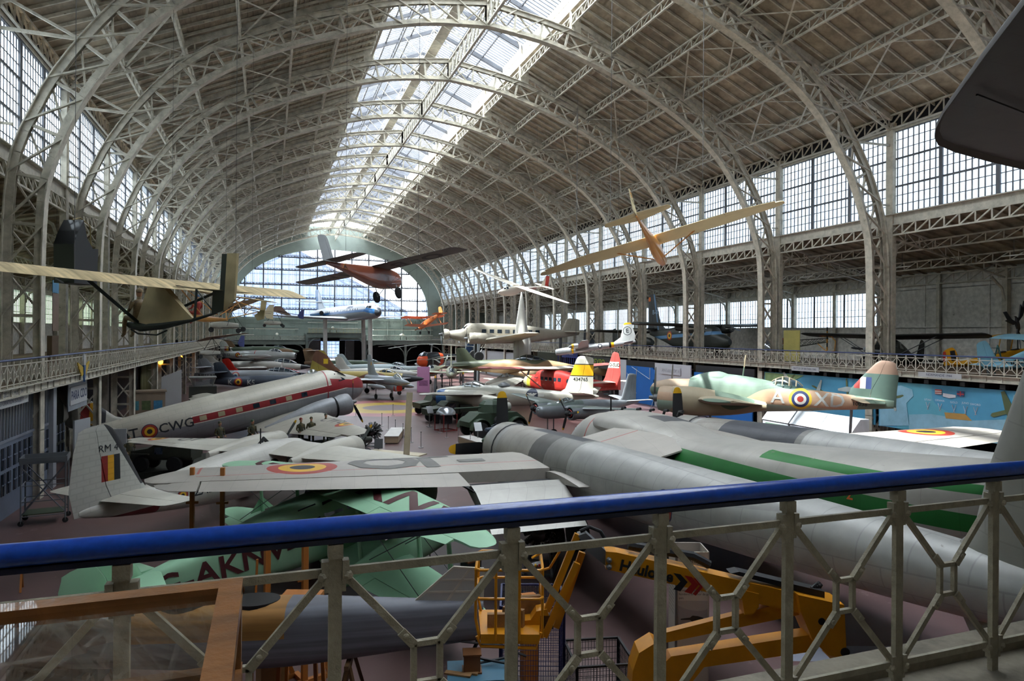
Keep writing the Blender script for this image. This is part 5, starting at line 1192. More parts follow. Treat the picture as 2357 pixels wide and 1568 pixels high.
# ---------------------------------------------------------------- jets and helicopters further down the hall
def jet(name, label, loc, hdg, L, paint, cat='fighter jet', kind='straight', fin=None, finp=None, sc=1, r=.62, nose='round', reg=None, tanks=None, stand=None, pitch=0, canopy=None, fmid=False, group=None):
    n0 = .1 if nose == 'round' else .02; k = L
    F = [(0, n0, -n0, n0), (-.04*k, .3*r, -.35*r, .34*r), (-.16*k, .72*r, -.75*r, .72*r), (-.3*k, 1.0*r, -.95*r, 1.0*r), (-.6*k, 1.0*r, -.95*r, 1.0*r), (-.85*k, .75*r, -.5*r, .6*r), (-k, .5*r, -.3*r, .38*r)]
    if nose == 'open': F[0] = (0, .55*r, -.55*r, .5*r); F[1] = (-.04*k, .72*r, -.7*r, .66*r)
    if kind == 'delta': W = [dict(st=[(.5, -.38*k, .5*k, -.25*r, .05), (.27*k, -.78*k, .07*k, -.25*r, .05)], tip=.05)]; hs = None
    elif kind == 'swept': W = [dict(st=[(.4, -.32*k, .26*k, 0, .09), (.42*k, -.58*k, .14*k, .1, .08)], tip=.15)]; hs = dict(st=[(.1, -.84*k, .14*k, .1 if not fmid else .9, .07), (.16*k, -.95*k, .07*k, .1 if not fmid else .9, .07)], tip=.1)
    elif kind == 'stub': W = [dict(st=[(.4, -.42*k, .24*k, 0, .05), (.24*k, -.5*k, .12*k, -.1, .04)], tip=.05)]; hs = dict(st=[(.05, -.86*k, .1*k, 2.2, .06), (.12*k, -.9*k, .06*k, 2.2, .06)], tip=.05)
    else: W = [dict(st=[(.4, -.34*k, .22*k, -.1, .12), (.45*k, -.38*k, .13*k, .15, .1)], ail=(.25*k, .44*k), tip=.3)]; hs = dict(st=[(.05, -.86*k, .12*k, .5 if not fmid else 1.1, .08), (.16*k, -.88*k, .07*k, .5 if not fmid else 1.1, .08)], tip=.2)
    t = plane(name, label, cat, loc, hdg, pitch, scale=sc, paint=paint, fs=F, wings=W, hstab=hs, finpaint=finp or paint, group=group,
              fin=dict(st=fin or [(.3*r, -.76*k, .2*k, 0, .06), (1.0, -.84*k, .13*k, 0, .07), (1.9, -.89*k, .09*k, 0, .07)], tip=.25), rudder=.7, canopy=canopy or (-.36*k, -.17*k, .75*r, .36, .5, 3),
              wheels=[(-.5*k, 1.2, .32, -.2), (-.5*k, -1.2, .32, -.2), (-.2*k, 0, .26, -.3)] if not stand else ())
    if nose == 'open': G().lathe([(.01, .5*r), (-.5, .42*r), (-.8, .1)], 16).build('intake', BLACK, t)
    G().lathe([(-k-.02, .34*r), (-k+.4, .28*r), (-k+.5, .05)], 14, Mx((0, 0, .08*r))).build('jet_pipe', BLACK, t)
    if tanks:
        for s in (1, -1): shiftY(fus([(-.14*k, .05, -.05, .05), (-.22*k, .3, -.3, .3), (-.4*k, .32, -.32, .32), (-.55*k, .05, -.05, .05)], 14), s*tanks[0], tanks[1]).build('fuel_tank', paint, t)
    if stand:
        bpy.context.view_layer.update(); x = -.42*k; z0 = local_z(t, x, 0, 0); G().tube([(x, 0, z0), (x, 0, -.8*r)], .22, 10).bar((x-.8, 0, z0+.1), (x+.8, 0, z0+.1), .9, .2).build('support_pylon', mat('grey_pole', '4b4f52'), t)
    if reg:
        for tx, x, z, sz, m, sg in reg: side_text(t, F, tx, x, z, sz, m, sg)
    return t, F
lg = mat('pale_grey_letters', 'b9bcb8')
S1 = mat('dark_slate_jet', '3f4754', rough=.5, noise=.12, regions=RDLB(('x', 'z'), (-10.1, .05), .45))
jet('fighter_jet', 'dark slate jet fighter lettered K and K5 around its roundel', (6.6, 74.5, EYE-5.25), -19, 13.2, S1, kind='straight', r=.72, reg=[('K', -11.0, .0, .75, lg, -1), ('K5', -8.7, .0, .75, lg, -1)], fmid=True)
S2 = mat('grey_orange_band_jet', '8a8d92', rough=.45, noise=.1, regions=[('box', 'b8502e', {'x': (-11.3, -10.1)})]+[('disc', c, ('x', 'z'), (-9.2, .05), q, q) for c, q in (('a8322a', .5), ('c9c6bf', .38), ('2a5a96', .2))])
jet('night_fighter_jet', 'light grey jet with an orange rear fuselage band', (5.0, 84.5, EYE-5.2), -21, 14.4, S2, kind='straight', r=.72, reg=[('NF11 Nº3', -12.6, 0, .6, INK, -1)], canopy=(-6.0, -2.2, .55, .42, .55, 5), fmid=True)
jet('jet_trainer', 'glossy red jet trainer with white nose tip', (5.2, 92.6, EYE-5.5), -20, 12, mat('glossy_red_jet', 'b3241c', rough=.3, noise=.06, coat=.5, regions=[('box', 'd0cdc6', {'x': (-.6, 1)})]), kind='straight', r=.6, canopy=(-5.4, -1.6, .4, .4, .55, 4))
S4 = mat('silver_jet_skin', 'a5a7a6', rough=.4, metal=.35, noise=.14, panel=.14, regions=RDLB(('x', 'z'), (-8.4, .1), .34)+[('box', 'a03028', {'x': (-5.9, -5.8)})])
jet('fighter_bomber_jet', 'silver jet with wingtip fuel tank and roundel raised on a pylon', (3.6, 105.2, EYE-3.35), -21, 11.6, S4, nose='open', stand=True, tanks=(5.2, .1), reg=[('FZ153', -10.2, .1, .5, INK, -1)], finp=mat('silver_tricolour_fin', 'a5a7a6', rough=.45, noise=.1, regions=tricolour(-10.6, -9.7, .7, 1.3)), r=.75, fmid=True)
CAM = mat('green_brown_camouflage', '3c4a38', rough=.55, noise=.12, regions=[('camo', '7a6048', .2, .5, 2.)])
jet('camouflaged_jet', 'green and brown camouflaged swept-wing jet behind the silver tanked jet', (5.0, 129, EYE-3.3), -21, 14, CAM, kind='swept', stand=True, r=.85)
S6 = mat('white_black_nose_jet', 'b0aea8', rough=.45, noise=.12, panel=.12, regions=[('box', '1e2026', {'x': (-1.3, 1)})])
t, F = jet('interceptor_jet', 'whitish interceptor with black nose cone and twin engine pods', (5.6, 103, EYE-4.9), -19, 16.4, S6, kind='straight', r=.8, canopy=(-5.6, -2.0, .6, .42, .6, 3))
for s in (1, -1): shiftY(fus([(-3.8, .5, -.5, .5), (-5, .62, -.62, .62), (-11, .5, -.5, .5)], 16), s*1.1, .15).build('engine_pod', S6, t)
# delta, stub wing and other jets in the middle of the hall
t, F = jet('starfighter_jet', 'green camouflaged jet tail with high tailplane beside the pillars', (19.5, 112, EYE-5.1), -33, 16.5, CAM, kind='stub', r=.62, fin=[(.3, -13.0, 3.4, 0, .05), (2.3, -15.0, 1.9, 0, .05)], nose='sharp')
SAND = mat('sand_brown_camouflage', '9c8a4c', rough=.55, noise=.1, regions=[('camo', '6f4a3a', .2, .5, 6.), ('box', '25262a', {'x': (-2.6, 1)})])
SANDF = mat('sand_brown_fin', 'a08f45', rough=.55, noise=.08, regions=[('slab', '6f4a3a', (.5, 0, 1), -5.2, -3.6, {}), ('box', 'd8b52a', {'x': (-12.9, -12.3), 'z': (1.6, 2.2)})])
jet('delta_jet', 'sand and brown camouflaged delta jet with long black nose cone', (17.3, 79.3, EYE-5.3), -31, 15.5, SAND, kind='delta', r=.75, nose='sharp', fin=[(.4, -10.2, 4.6, 0, .05), (1.4, -11.5, 3.1, 0, .05), (3.0, -12.7, 1.4, 0, .05)], finp=SANDF, canopy=(-6.0, -3.3, .5, .38, .55, 3))
def build_f16():
    p = mat('light_grey_fighter', '8c9298', rough=.38, metal=.25, noise=.12, regions=[])
    F = [(0, .05, -.05, .03), (-1.2, .28, -.32, .3), (-2.8, .5, -.55, .5), (-4.5, .62, -.6, .7), (-6.5, .6, -.6, 1.0), (-9.5, .55, -.55, .9), (-12, .5, -.45, .6), (-13.6, .45, -.4, .45)]
    t = plane('fighter_jet', 'light grey single-fin fighter jet with red covered intake on the painted floor circle', 'fighter jet', (13.9, 70.5, EYE-5.15), -73, 0, scale=.78, paint=p, fs=F, wings=[dict(st=[(.3, -4.6, 5.6, .1, .04), (1.0, -6.0, 4.2, .1, .04), (4.7, -8.6, 1.2, .05, .04)], tip=.05)],
              hstab=dict(st=[(.5, -11.2, 2.2, -.05, .05), (2.7, -12.6, .9, -.25, .05)], tip=.05), fin=dict(st=[(.4, -9.0, 4.2, 0, .05), (1.0, -10.6, 2.8, 0, .05), (3.4, -12.3, 1.3, 0, .05)], tip=.1), rudder=.7, canopy=(-5.0, -2.3, .42, .42, .72, 1, 1),
              finpaint=mat('grey_fin_flag', '8f9498', rough=.45, noise=.08, regions=[('box', 'c08a2a', {'z': (1.9, 2.4), 'x': (-12.3, -12.0)})]), wheels=[(-8.0, 1.2, .4, -.5), (-8.0, -1.2, .4, -.5), (-5.2, 0, .28, -1)])
    fus([(-3.2, -.5, -1.35, .45, 3), (-4.5, -.4, -1.4, .5, 3), (-8, -.4, -1.1, .5, 3), (-10, -.3, -.6, .4)], 16).build('intake_duct', p, t); fus([(-3.1, -.52, -1.33, .43, 3), (-3.9, -.45, -1.42, .5, 3)], 16).build('intake_cover', RED, t)
    for s in (1, -1): shiftY(fus([(-2.9, .03, -.03, .03), (-3.9, .26, -.26, .26), (-6.5, .3, -.3, .3), (-8.5, .05, -.05, .05)], 14), s*2.2, -.75).build('drop_tank', p, t)
build_f16()
jet('grey_jet', 'pale grey swept jet behind the sand camouflaged delta', (20.5, 96, EYE-5.1), -28, 13, mat('pale_blue_grey_jet', '9aa6a8', rough=.45, noise=.1), kind='swept', r=.7, nose='open')
jet('white_jet', 'white parked jet between the sand delta and the pale grey jet', (18.6, 87.5, EYE-5.2), -28, 12, mat('white_jet_skin', 'b5b3ad', rough=.45, noise=.1), kind='delta', r=.65, nose='sharp')
jet('bat_finned_jet', 'dark blue finned jet left of the black helicopter', (22, 108, EYE-5.1), 200, 12, mat('silver_blue_jet', 'a3a6aa', rough=.4, metal=.3, noise=.1), kind='delta', finp=mat('deep_blue_fin', '1d3f66', rough=.4, regions=[('box', '6e2a30', {'z': (1.0, 1.5)})]), r=.65, fin=[(.3, -8.2, 3.2, 0, .05), (3.4, -10.4, 1.5, 0, .05)], nose='open')
HA = mat('cream_green_jet', 'a9ab92', rough=.45, noise=.12, regions=[('box', '2b3338', {'x': (-1.9, -1.0), 'z': (.2, 2)})])
jet('swing_wing_jet', 'cream head-on jet with side intakes on the sunlit floor', (21.0, 80.5, EYE-5.0), -104, 13, HA, kind='swept', r=.7, canopy=(-4, -1.6, .45, .36, .5, 2), fin=[(.3, -9.5, 3.0, 0, .05), (3.2, -11.8, 1.2, 0, .05)])
jet('camouflaged_fighter', 'green and tan jet below the three-engine aeroplane', (33.5, 71, EYE-3.7), -22, 14.5, mat('tan_green_camouflage', '4d5440', rough=.5, noise=.1, regions=[('camo', '9a7d5c', .16, .47, 8.)]), kind='swept', r=.85, tanks=(3.6, -.6), stand=True, canopy=(-7.5, -3.6, .7, .45, .7, 4))
jet('white_trainer', 'small white aircraft with long glazed canopy by the grey poles', (21.8, 69.3, EYE-5.2), 205, 8.5, mat('white_trainer_skin', 'bdbdb2', rough=.45, noise=.1), cat='aeroplane', kind='straight', r=.6, canopy=(-4.6, -1.6, .42, .36, .55, 5, 1))
jet('nose_only_glider', 'khaki glider fuselage behind the blue bars of the café', (36.5, 73.5, EYE-4.3), 190, 7, mat('khaki_fabric', '8a7a58', rough=.7, noise=.12), cat='glider', kind='straight', r=.7, stand=True)
def heli(name, label, loc, hdg, body, R=8.5, sc=1, nb=4, accents=None, ph=12, skid=False):
    F = [(0, .1, -.3, .15), (-.4, .55, -.8, .6), (-1.5, 1.0, -1.05, .8), (-3.2, 1.1, -1.05, .82), (-4.6, .9, -.7, .6), (-6.5, .75, .15, .3), (-11, .7, .4, .14)]
    t = plane(name, label, 'helicopter', loc, hdg, scale=sc, paint=body, fs=F, fin=dict(st=[(.6, -10.3, 1.3, 0, .08), (1.9, -11.2, .7, 0, .08)], tip=.15), rudder=.6, wheels=() if skid else [(-1.3, 1.1, .32, -.6), (-1.3, -1.1, .32, -.6), (-8.5, 0, .22, .3)])
    canopyG(-2.0, -.35, .6, .62, .55).build('canopy', CGLASS, t); G().tube([(-2.6, 0, 1.0), (-2.6, 0, 2.1)], .12, 8).lathe([(0, .3), (.2, .25)], 12, Mx((-2.6, 0, 2.05), 0, -90)).build('rotor_mast', STEELG, t)
    for k in range(nb):
        a = radians(ph)+2*pi*k/nb; g = G(); g.rings([[V(-2.6+cos(a)*r_-sin(a)*w_, sin(a)*r_+cos(a)*w_, 2.2-.5*(r_/R)**2+h) for w_, h in ((-.18, 0), (.18, 0), (.18, .05), (-.18, .05))] for r_ in (.3, R*.25, R*.5, R*.75, R)]); g.build('rotor_blade', mat('rotor_blade_paint', '77776f', rough=.5), t)
    for k in range(3): a = 2*pi*k/3; G().bar((-11.5, .2, 1.9), (-11.5+.9*cos(a), .2, 1.9+.9*sin(a)), .1, .02).build('tail_rotor_blade', STEELG, t)
    if skid:
        bpy.context.view_layer.update(); z = local_z(t, -2, 0, loc[2]*0+skid-1)
        for s in (1, -1): G().tube([(.2, s*1.1, z+.2), (-.1, s*1.1, z+.05), (-3.8, s*1.1, z+.05)], .05, 6).tube([(-1, s*1.1, z), (-1, s*.5, -.9)], .04, 6).tube([(-3, s*1.1, z), (-3, s*.5, -.9)], .04, 6).build('landing_skid', STEELG, t)
    return t
heli('rescue_helicopter', 'black helicopter with bright orange nose and long drooping rotor blades', (20.3, 97.5, EYE-3.8), 210, mat('black_orange_helicopter', '1e2124', rough=.4, noise=.1, regions=[('box', 'd24a1e', {'x': (-1.2, 1), 'z': (None, .55)}), ('box', 'd24a1e', {'x': (-4.4, -3.6)})]), R=9.5, sc=1.05)
heli('small_helicopter', 'small white and orange helicopter behind the pink panel', (19.8, 87.8, EYE-4.9), 240, mat('white_orange_helicopter', 'b7b8ae', rough=.45, noise=.1, regions=[('box', 'bf4a2c', {'z': (-.5, .1)})]), R=5.5, sc=.7, ph=30)
heli('army_helicopter', 'dark olive light helicopter parked right of the pink panel', (24.5, 92, EYE-4.9), 250, mat('dark_olive_helicopter', '33372f', rough=.5, noise=.1), R=6, sc=.8, ph=55)
# ---------------------------------------------------------------- rocket, hanging model bomber
t = thing('research_rocket', 'tall white rocket with side boosters standing behind the three-engine aeroplane', 'rocket', (29.7, 79.6, 0))
G().lathe([(0, 1.05), (3, 1.0), (5.6, 1.0), (8.2, .62), (10.6, .3), (12.2, .02)], 20, Mx((0, 0, .8), 0, -90)).build('rocket_body', mat('rocket_white', 'c4c2bb', rough=.4, noise=.08), t)
for s in (1, -1): G().lathe([(0, .4), (5.5, .4), (7, .05)], 14, Mx((s*.75, -.4, .8), 0, -90)).build('booster', mat('rocket_white', ''), t)
G().lathe([(0, 1.2), (.8, 1.2)], 20, Mx((0, 0, 0), 0, -90)).build('plinth', mat('grey_pole', ''), t)
def build_model():
    F = [(0, .25, -.3, .22), (-.2, .42, -.42, .4), (-1.2, .5, -.5, .48), (-5, .5, -.48, .48), (-9, .35, -.3, .3), (-11.5, .2, -.1, .08)]
    p = mat('silver_model_skin', 'a4a6a8', rough=.3, metal=.5, noise=.15, panel=.12, regions=[('box', 'd6a21a', {'x': (-2.6, -2.3)}), ('box', 'd6a21a', {'x': (-8.4, -8.0)}), ('box', '222226', {'x': (-8.0, -7.7)}), ('disc', '2b3040', ('x', 'z'), (-6.4, .05), .32, .32)])
    fp = mat('silver_model_fin', 'b8bab9', rough=.35, metal=.3, noise=.08, regions=[('slab', 'd6a21a', (0, 0, 1), 2.6, 9), ('disc', '222226', ('x', 'z'), (-10.55, 1.7), .62, .62), ('disc', 'b8bab9', ('x', 'z'), (-10.55, 1.7), .54, .54)])
    t = plane('model_bomber', 'silver hanging model bomber with a circled E on its fin', 'model aeroplane', (23.9, 55.4, EYE-1.55), 157, -8, 4, .62, paint=p, fs=F, finpaint=fp, wings=[dict(st=[(.3, -2.8, 2.0, .1, .12), (8, -3.6, .9, .7, .1)], tip=.2)], hstab=dict(st=[(.1, -9.8, 1.3, .1, .08), (2.6, -10.2, .8, .1, .08)], tip=.15),
              fin=dict(st=[(.2, -8.2, 3.2, 0, .05), (.9, -9.5, 2.1, 0, .06), (2.6, -10.1, 1.2, 0, .06)], tip=.3), rudder=.7, cables=[(-3, 1.5, .3), (-3, -1.5, .3), (-9, 0, .3)])
    for s in (1, -1):
        for y in (2.2, 4.6): radial(t, (-2.3, s*y, .35), .32, .9, p, inner=False, name='engine_nacelle'); prop(t, (-2.2, s*y, .35), .9, 4, 20, bm=BLACK, chord=.1)
    windows(t, fside(F, 1, .02), [[(-6.4-.28*(1 if k % 2 == 0 else .42)*cos(pi/2+k*pi/5), .05+.28*(1 if k % 2 == 0 else .42)*sin(pi/2+k*pi/5)) for k in range(10)]], mat('white_insignia', 'c9c8c0'), 'star_insignia')
    fin_text(t, 'E', .85, -10.55, 1.7, INK)
build_model()
# ---------------------------------------------------------------- aircraft on the right gallery
DECK = EYE-2.18
OLV = mat('dark_olive_paint', '2e312c', rough=.5, noise=.12)
ISL = mat('olive_blue_stripe', '2c302b', rough=.5, noise=.1, regions=[('slab', '5d88b0', (-.06, 0, 1), .55, .85)]+RDL(('x', 'z'), (-7.2, .35), .42))
F = [(0, .1, -.4, .2), (-.6, .45, -.8, .5), (-1.5, .75, -.95, .62, 2.8), (-2.1, 1.2, -1.0, .66, 3), (-6, 1.2, -.9, .66, 3.2), (-8.5, .95, -.2, .4, 3), (-10.8, .85, .4, .1)]
t = plane('gallery_transport', 'dark olive high-wing twin with pale blue stripe and tall fin on the gallery', 'aeroplane', (44.2, 57.6, DECK+1.75), -84, paint=ISL, fs=F, scale=1.22, gz=DECK, wings=[dict(st=[(0, -2.8, 2.0, 1.2, .14), (7, -2.8, 2.0, 1.35, .14)], tip=.2)], hstab=dict(st=[(.1, -9.6, 1.4, 1.0, .09), (3, -9.8, 1.1, 1.0, .09)], tip=.1), wpaint=OLV,
          fin=dict(st=[(.8, -8.2, 3.0, 0, .06), (1.6, -9.2, 1.9, 0, .08), (4.3, -10.1, 1.0, 0, .08)], tip=.1), finpaint=mat('olive_fin_stripe', '26292b', rough=.5, noise=.1, regions=[('slab', '4f7190', (1, 0, .22), -9.35, -9.15), ('box', 'c03a28', {'x': (-11.2, -10.75), 'z': (3.7, 4.1)}), ('box', 'd6a21a', {'x': (-10.95, -10.85), 'z': (3.7, 4.1)})]), rudder=.6, wheels=[(-3.6, 1.8, .32, -.6), (-3.6, -1.8, .32, -.6), (-.9, 0, .25, -.7)])
for s in (1, -1):
    shiftY(fus([(-1.9, .3, -.3, .3), (-2.6, .4, -.45, .38), (-4.4, .2, -.2, .2)], 14), s*2, 1.0).build('engine_nacelle', OLV, t); prop(t, (-1.8, s*2, 1.0), .95, 2, 80, bm=BLACK, chord=.14)
windows(t, fside(F, -1, .02), [rect(-2.6-k*.95, .85, .6, .42) for k in range(4)], CGLASS); fin_text(t, 'B-06', .6, -9.85, 2.6, mat('pale_blue_letters', '7f98ad'), (-1,))
F = [(0, .1, -.35, .25), (-.5, .4, -.6, .42), (-1.6, .65, -.75, .5, 2.8), (-2.2, 1.05, -.75, .52, 3), (-4, .95, -.7, .5, 3), (-7.5, .4, -.05, .1)]
t = plane('observation_plane', 'dark olive observation aeroplane with orange tail flash on the gallery', 'aeroplane', (43.6, 71.5, DECK+1.5), -86, 5, paint=mat('olive_roundel', '2f322d', rough=.5, noise=.1, regions=RDL(('x', 'z'), (-5.4, .05), .24)), fs=F, gz=DECK, scale=1.15, wpaint=OLV, wings=[dict(st=[(0, -1.6, 1.9, 1.1, .13), (5.5, -1.7, 1.7, 1.25, .12)], tip=.3)],
          hstab=dict(st=[(.05, -6.5, 1.1, .3, .08), (1.8, -6.7, .9, .3, .08)], tip=.2), fin=dict(st=[(.3, -6.2, 1.6, 0, .06), (1.8, -6.9, .8, 0, .07)], tip=.2), rudder=.55, wheels=[(-1.8, 1.0, .3, -.5), (-1.8, -1.0, .3, -.5), (-7, 0, .12, -.1)])
side_text(t, F, 'OO', -4.7, .02, .5, lg, -1)
# bell-type frame helicopter
t = thing('frame_helicopter', 'skeletal lattice-tailed helicopter with yellow striped tail rotor on the gallery', 'helicopter', (43.5, 50.8, DECK), 95)
ir = mat('olive_tube', '3b3d33', rough=.5); g = G()
for y in (-.35, .35):
    for z in (1.0, 1.75): g.tube([(-1, y, z), (-6.2, y*.25, 1.9+(z-1.4)*.4)], .035, 5)
for k in range(9):
    a, b = -1-k*.58, -1-(k+1)*.58
    for y in (-.35, .35): s_ = 1-k/11; g.tube([(a, y*s_, 1.05+k*.08), (b, y*s_, 1.75+k*.03)], .02, 4); g.tube([(a, y*s_, 1.75), (b, y*s_, 1.1+k*.08)], .02, 4)
g.build('tail_lattice', ir, t)
canopyG(-.6, 1.5, .9, .75, 1.1).build('bubble', CLEAR, t); G().box((-.2, 0, .85), (1.8, 1.2, .35)).box((-.6, 0, 1.6), (.7, .8, 1.0)).build('cabin_and_engine', OLV, t); G().lathe([(0, .32), (.5, .32)], 14, Mx((-.8, -.55, 1.75))).build('red_tank', mat('red_cover', 'b03a35'), t)
G().tube([(-.6, 0, 2), (-.6, 0, 3.0)], .06, 6).build('rotor_mast', STEELG, t)
for s in (1, -1): G().bar((-.6, 0, 3.0), (-.6+s*1.0, s*4.9, 2.85), .3, .05).build('rotor_blade', mat('rotor_blade_paint', ''), t); G().tube([(1.6, s*.95, .12), (1.3, s*.95, .04), (-1.8, s*.95, .04)], .04, 6).tube([(.4, s*.95, .04), (.2, s*.4, .8)], .035, 5).tube([(-1, s*.95, .04), (-.8, s*.4, .8)], .035, 5).build('landing_skid', STEELG, t)
g = G()
for k in range(6): a = -1+k*.33; g.mi(k % 2).bar((-6.3, .15, 2+a), (-6.3, .15, 2+a+.33), .13, .03, (1, 0, 0))
g.build('tail_rotor', [mat('yellow_orange', 'd08a1c'), mat('tail_black', '222222')], t, smooth=False)
G().tube([(-5.2, 0, 1.6), (-6.2, 0, .9), (-6.9, 0, 1.0), (-7, 0, 1.8), (-6.4, 0, 2.4)], .035, 6).build('tail_guard', mat('yellow_orange', ''), t)
# high-wing liaison types
def cub(name, label, loc, hdg, p, wp, reg=None, sc=1, gz=DECK, pitch=9, ov=()):
    F = [(0, .1, -.35, .22), (-.5, .3, -.5, .36), (-1.3, .45, -.6, .4, 3), (-1.8, .95, -.6, .42, 3), (-3.2, .9, -.55, .4, 3), (-5.5, .3, -.2, .12, 3), (-6.6, .15, -.02, .04, 3)]
    t = plane(name, label, 'aeroplane', loc, hdg, pitch, scale=sc, paint=p, fs=F, gz=gz, wpaint=wp, wings=[dict(st=[(0, -1.5, 1.6, .98, .12), (5.1, -1.5, 1.5, 1.1, .12)], ail=(2.9, 5.0), tip=.35)], hstab=dict(st=[(.05, -5.7, .85, .12, .06), (1.3, -5.85, .75, .12, .06)], tip=.3),
              fin=dict(st=[(.1, -5.6, 1.1, 0, .05), (.6, -5.9, .95, 0, .05), (1.2, -6.1, .7, 0, .05)], tip=.3), rudder=.45, wheels=[(-1.3, .9, .28, -.4), (-1.3, -.9, .28, -.4), (-6.4, 0, .1, -.1)])
    for s in (1, -1):
        for x in (-1.6, -2.4): G().bar((x, s*.4, -.45), (x-.1, s*2.9, .98), .07, .03).build('wing_strut', BLACK, t)
        windows(t, fside(F, s, .015), [rect(-2.2, .62, .8, .4), rect(-3.1, .6, .5, .35)], CGLASS)
    prop(t, (.1, 0, -.1), .95, 2, 85, bm=BLACK, chord=.14)
    if reg: side_text(t, F, reg, -4.6, .05, .45, INK, 1); side_text(t, F, reg, -4.6, .05, .45, INK, -1)
    return t
cub('liaison_plane', 'dark olive high-wing liaison aeroplane seen nose-on behind the column', (42.6, 39.2, DECK+1.35), 195, OLV, mat('olive_star_wing', '2b2c28', rough=.55, noise=.12, regions=RDL(('x', 'y'), (-2.2, -3.9), .45)), sc=1.3)
PB = mat('pale_blue_fabric', '7fb0c4', rough=.5, noise=.08, regions=[('slab', '3c5360', (-.3, 0, 1), -9, 1.2, {'x': (-5.0, 0)})]); cub('light_plane', 'pale blue high-wing light aeroplane lettered OO-MAA at the railing', (45.4, 25.2, DECK+1.5), -23, PB, mat('pale_blue_wing', '86b6c9', rough=.5, noise=.08), reg='OO-MAA', sc=1.05)
YB = mat('yellow_trainer_fabric', 'd79a1e', rough=.45, noise=.1, regions=[('box', '2a2a2e', {'x': (-6.4, -6.1), 'z': (.35, 1)}), ('box', 'a8322a', {'x': (-6.9, -6.65), 'z': (.35, 1)})])
biplane('training_biplane', 'yellow training biplane behind the pale blue aeroplane on the gallery', (49.3, 30.0, DECK+1.4), -28, 10, 0, YB, 1.05, cab=False, gz=DECK)
G_ = thing('grey_tail_jet', 'grey aircraft tail marked with a black triangle disc on the gallery', 'aeroplane', (42, 84.5, DECK)); wing(G(), [(0, 1.2, 2.6, 0, .06), (2.8, .2, 1.5, 0, .06)], axis='v', tip=.3).build('fin', mat('slate_grey', '4a4e54', rough=.5, noise=.1), G_); fus([(3.4, .4, .1, .1), (1.5, .6, 0, .4), (-1.2, .5, 0, .25)], 14).build('tail_fuselage', mat('slate_grey', ''), G_); G().lathe([(-.12, .4), (-.1, .4)], 18, Mx((0, 0, 2.0), 0, 0, 90)).build('badge_disc', BLACK, G_)
# dark wing overhead at top right
t = thing('overhead_wing', 'dark grey rounded wing tip of an aeroplane hanging overhead at the upper right', 'aeroplane wing', (8.3, 6.2, EYE+2.75), 0)
dkw = mat('dark_grey_fabric_wing', '4d4a48', rough=.6, noise=.12, nscale=1.5, panel=.12)
top = [(-2.72, -2.55), (-1.95, -1.65), (-.8, -.35), (-.35, .1), (-.02, .38), (.35, .62), (.9, .8), (1.9, 1.0), (2.9, 1.15), (4.5, 1.25), (8.5, 1.3), (8.5, -6), (-5.2, -5.6)]
cx, cy = 3, -2; R = []
for z, sh in ((-.02, .985), (-.1, 1.0), (-.04, 1.0), (.06, .985), (.16, .94), (.22, .82)): R.append([V(cx+(x-cx)*sh, cy+(y-cy)*sh, z) for x, y in top])
G().rings(R).build('wing_panel', dkw, t, ang=50)
g = G(); g.bar((-1.0, -.9, -.08), (6, .55, -.1), .02, .02); g.build('aileron_gap', BLACK, t)
g = G().tube([(1.5, -1, .2), (1.5, -1, 12)], .012, 4).build('suspension_cable', WIREM, t)
# eagle sculpture
t = thing('eagle_figure', 'black eagle silhouette with raised wings before the white wall', 'eagle', (47.5, 31.6, DECK+2.7))
g = G(); g.rings([[V(.1*r*cos(a)+dx, .1*r*sin(a), z) for a in (2*pi*k/10 for k in range(10))] for z, r, dx in ((-.1, .3, .15), (.1, 1.2, .1), (.4, 1.6, 0), (.7, 1.1, -.05), (.85, .8, -.1), (.95, .6, -.22), (.93, .15, -.34))])
for s, pts in ((1, [(0, .5), (.5, 1.0), (.75, 1.7), (.62, 2.0), (.45, 1.5), (.3, 1.75), (.15, .9), (-.02, .75)]), (-1, [(0, .5), (-.6, .75), (-1.1, 1.25), (-1.35, 1.2), (-.95, .7), (-1.15, .62), (-.4, .35)])): g.prism(pts, -.04, .04, lambda u, v, h: V(u, h, v))
g.prism([(0, .1), (.35, -.35), (.1, -.5), (-.05, -.2)], -.04, .04, lambda u, v, h: V(u, h, v)); g.build('eagle_body', BLACK, t)
G().tube([(.05, 0, -.1), (.05, 0, -2.7)], .05, 6).build('perch_pole', BLACK, t)
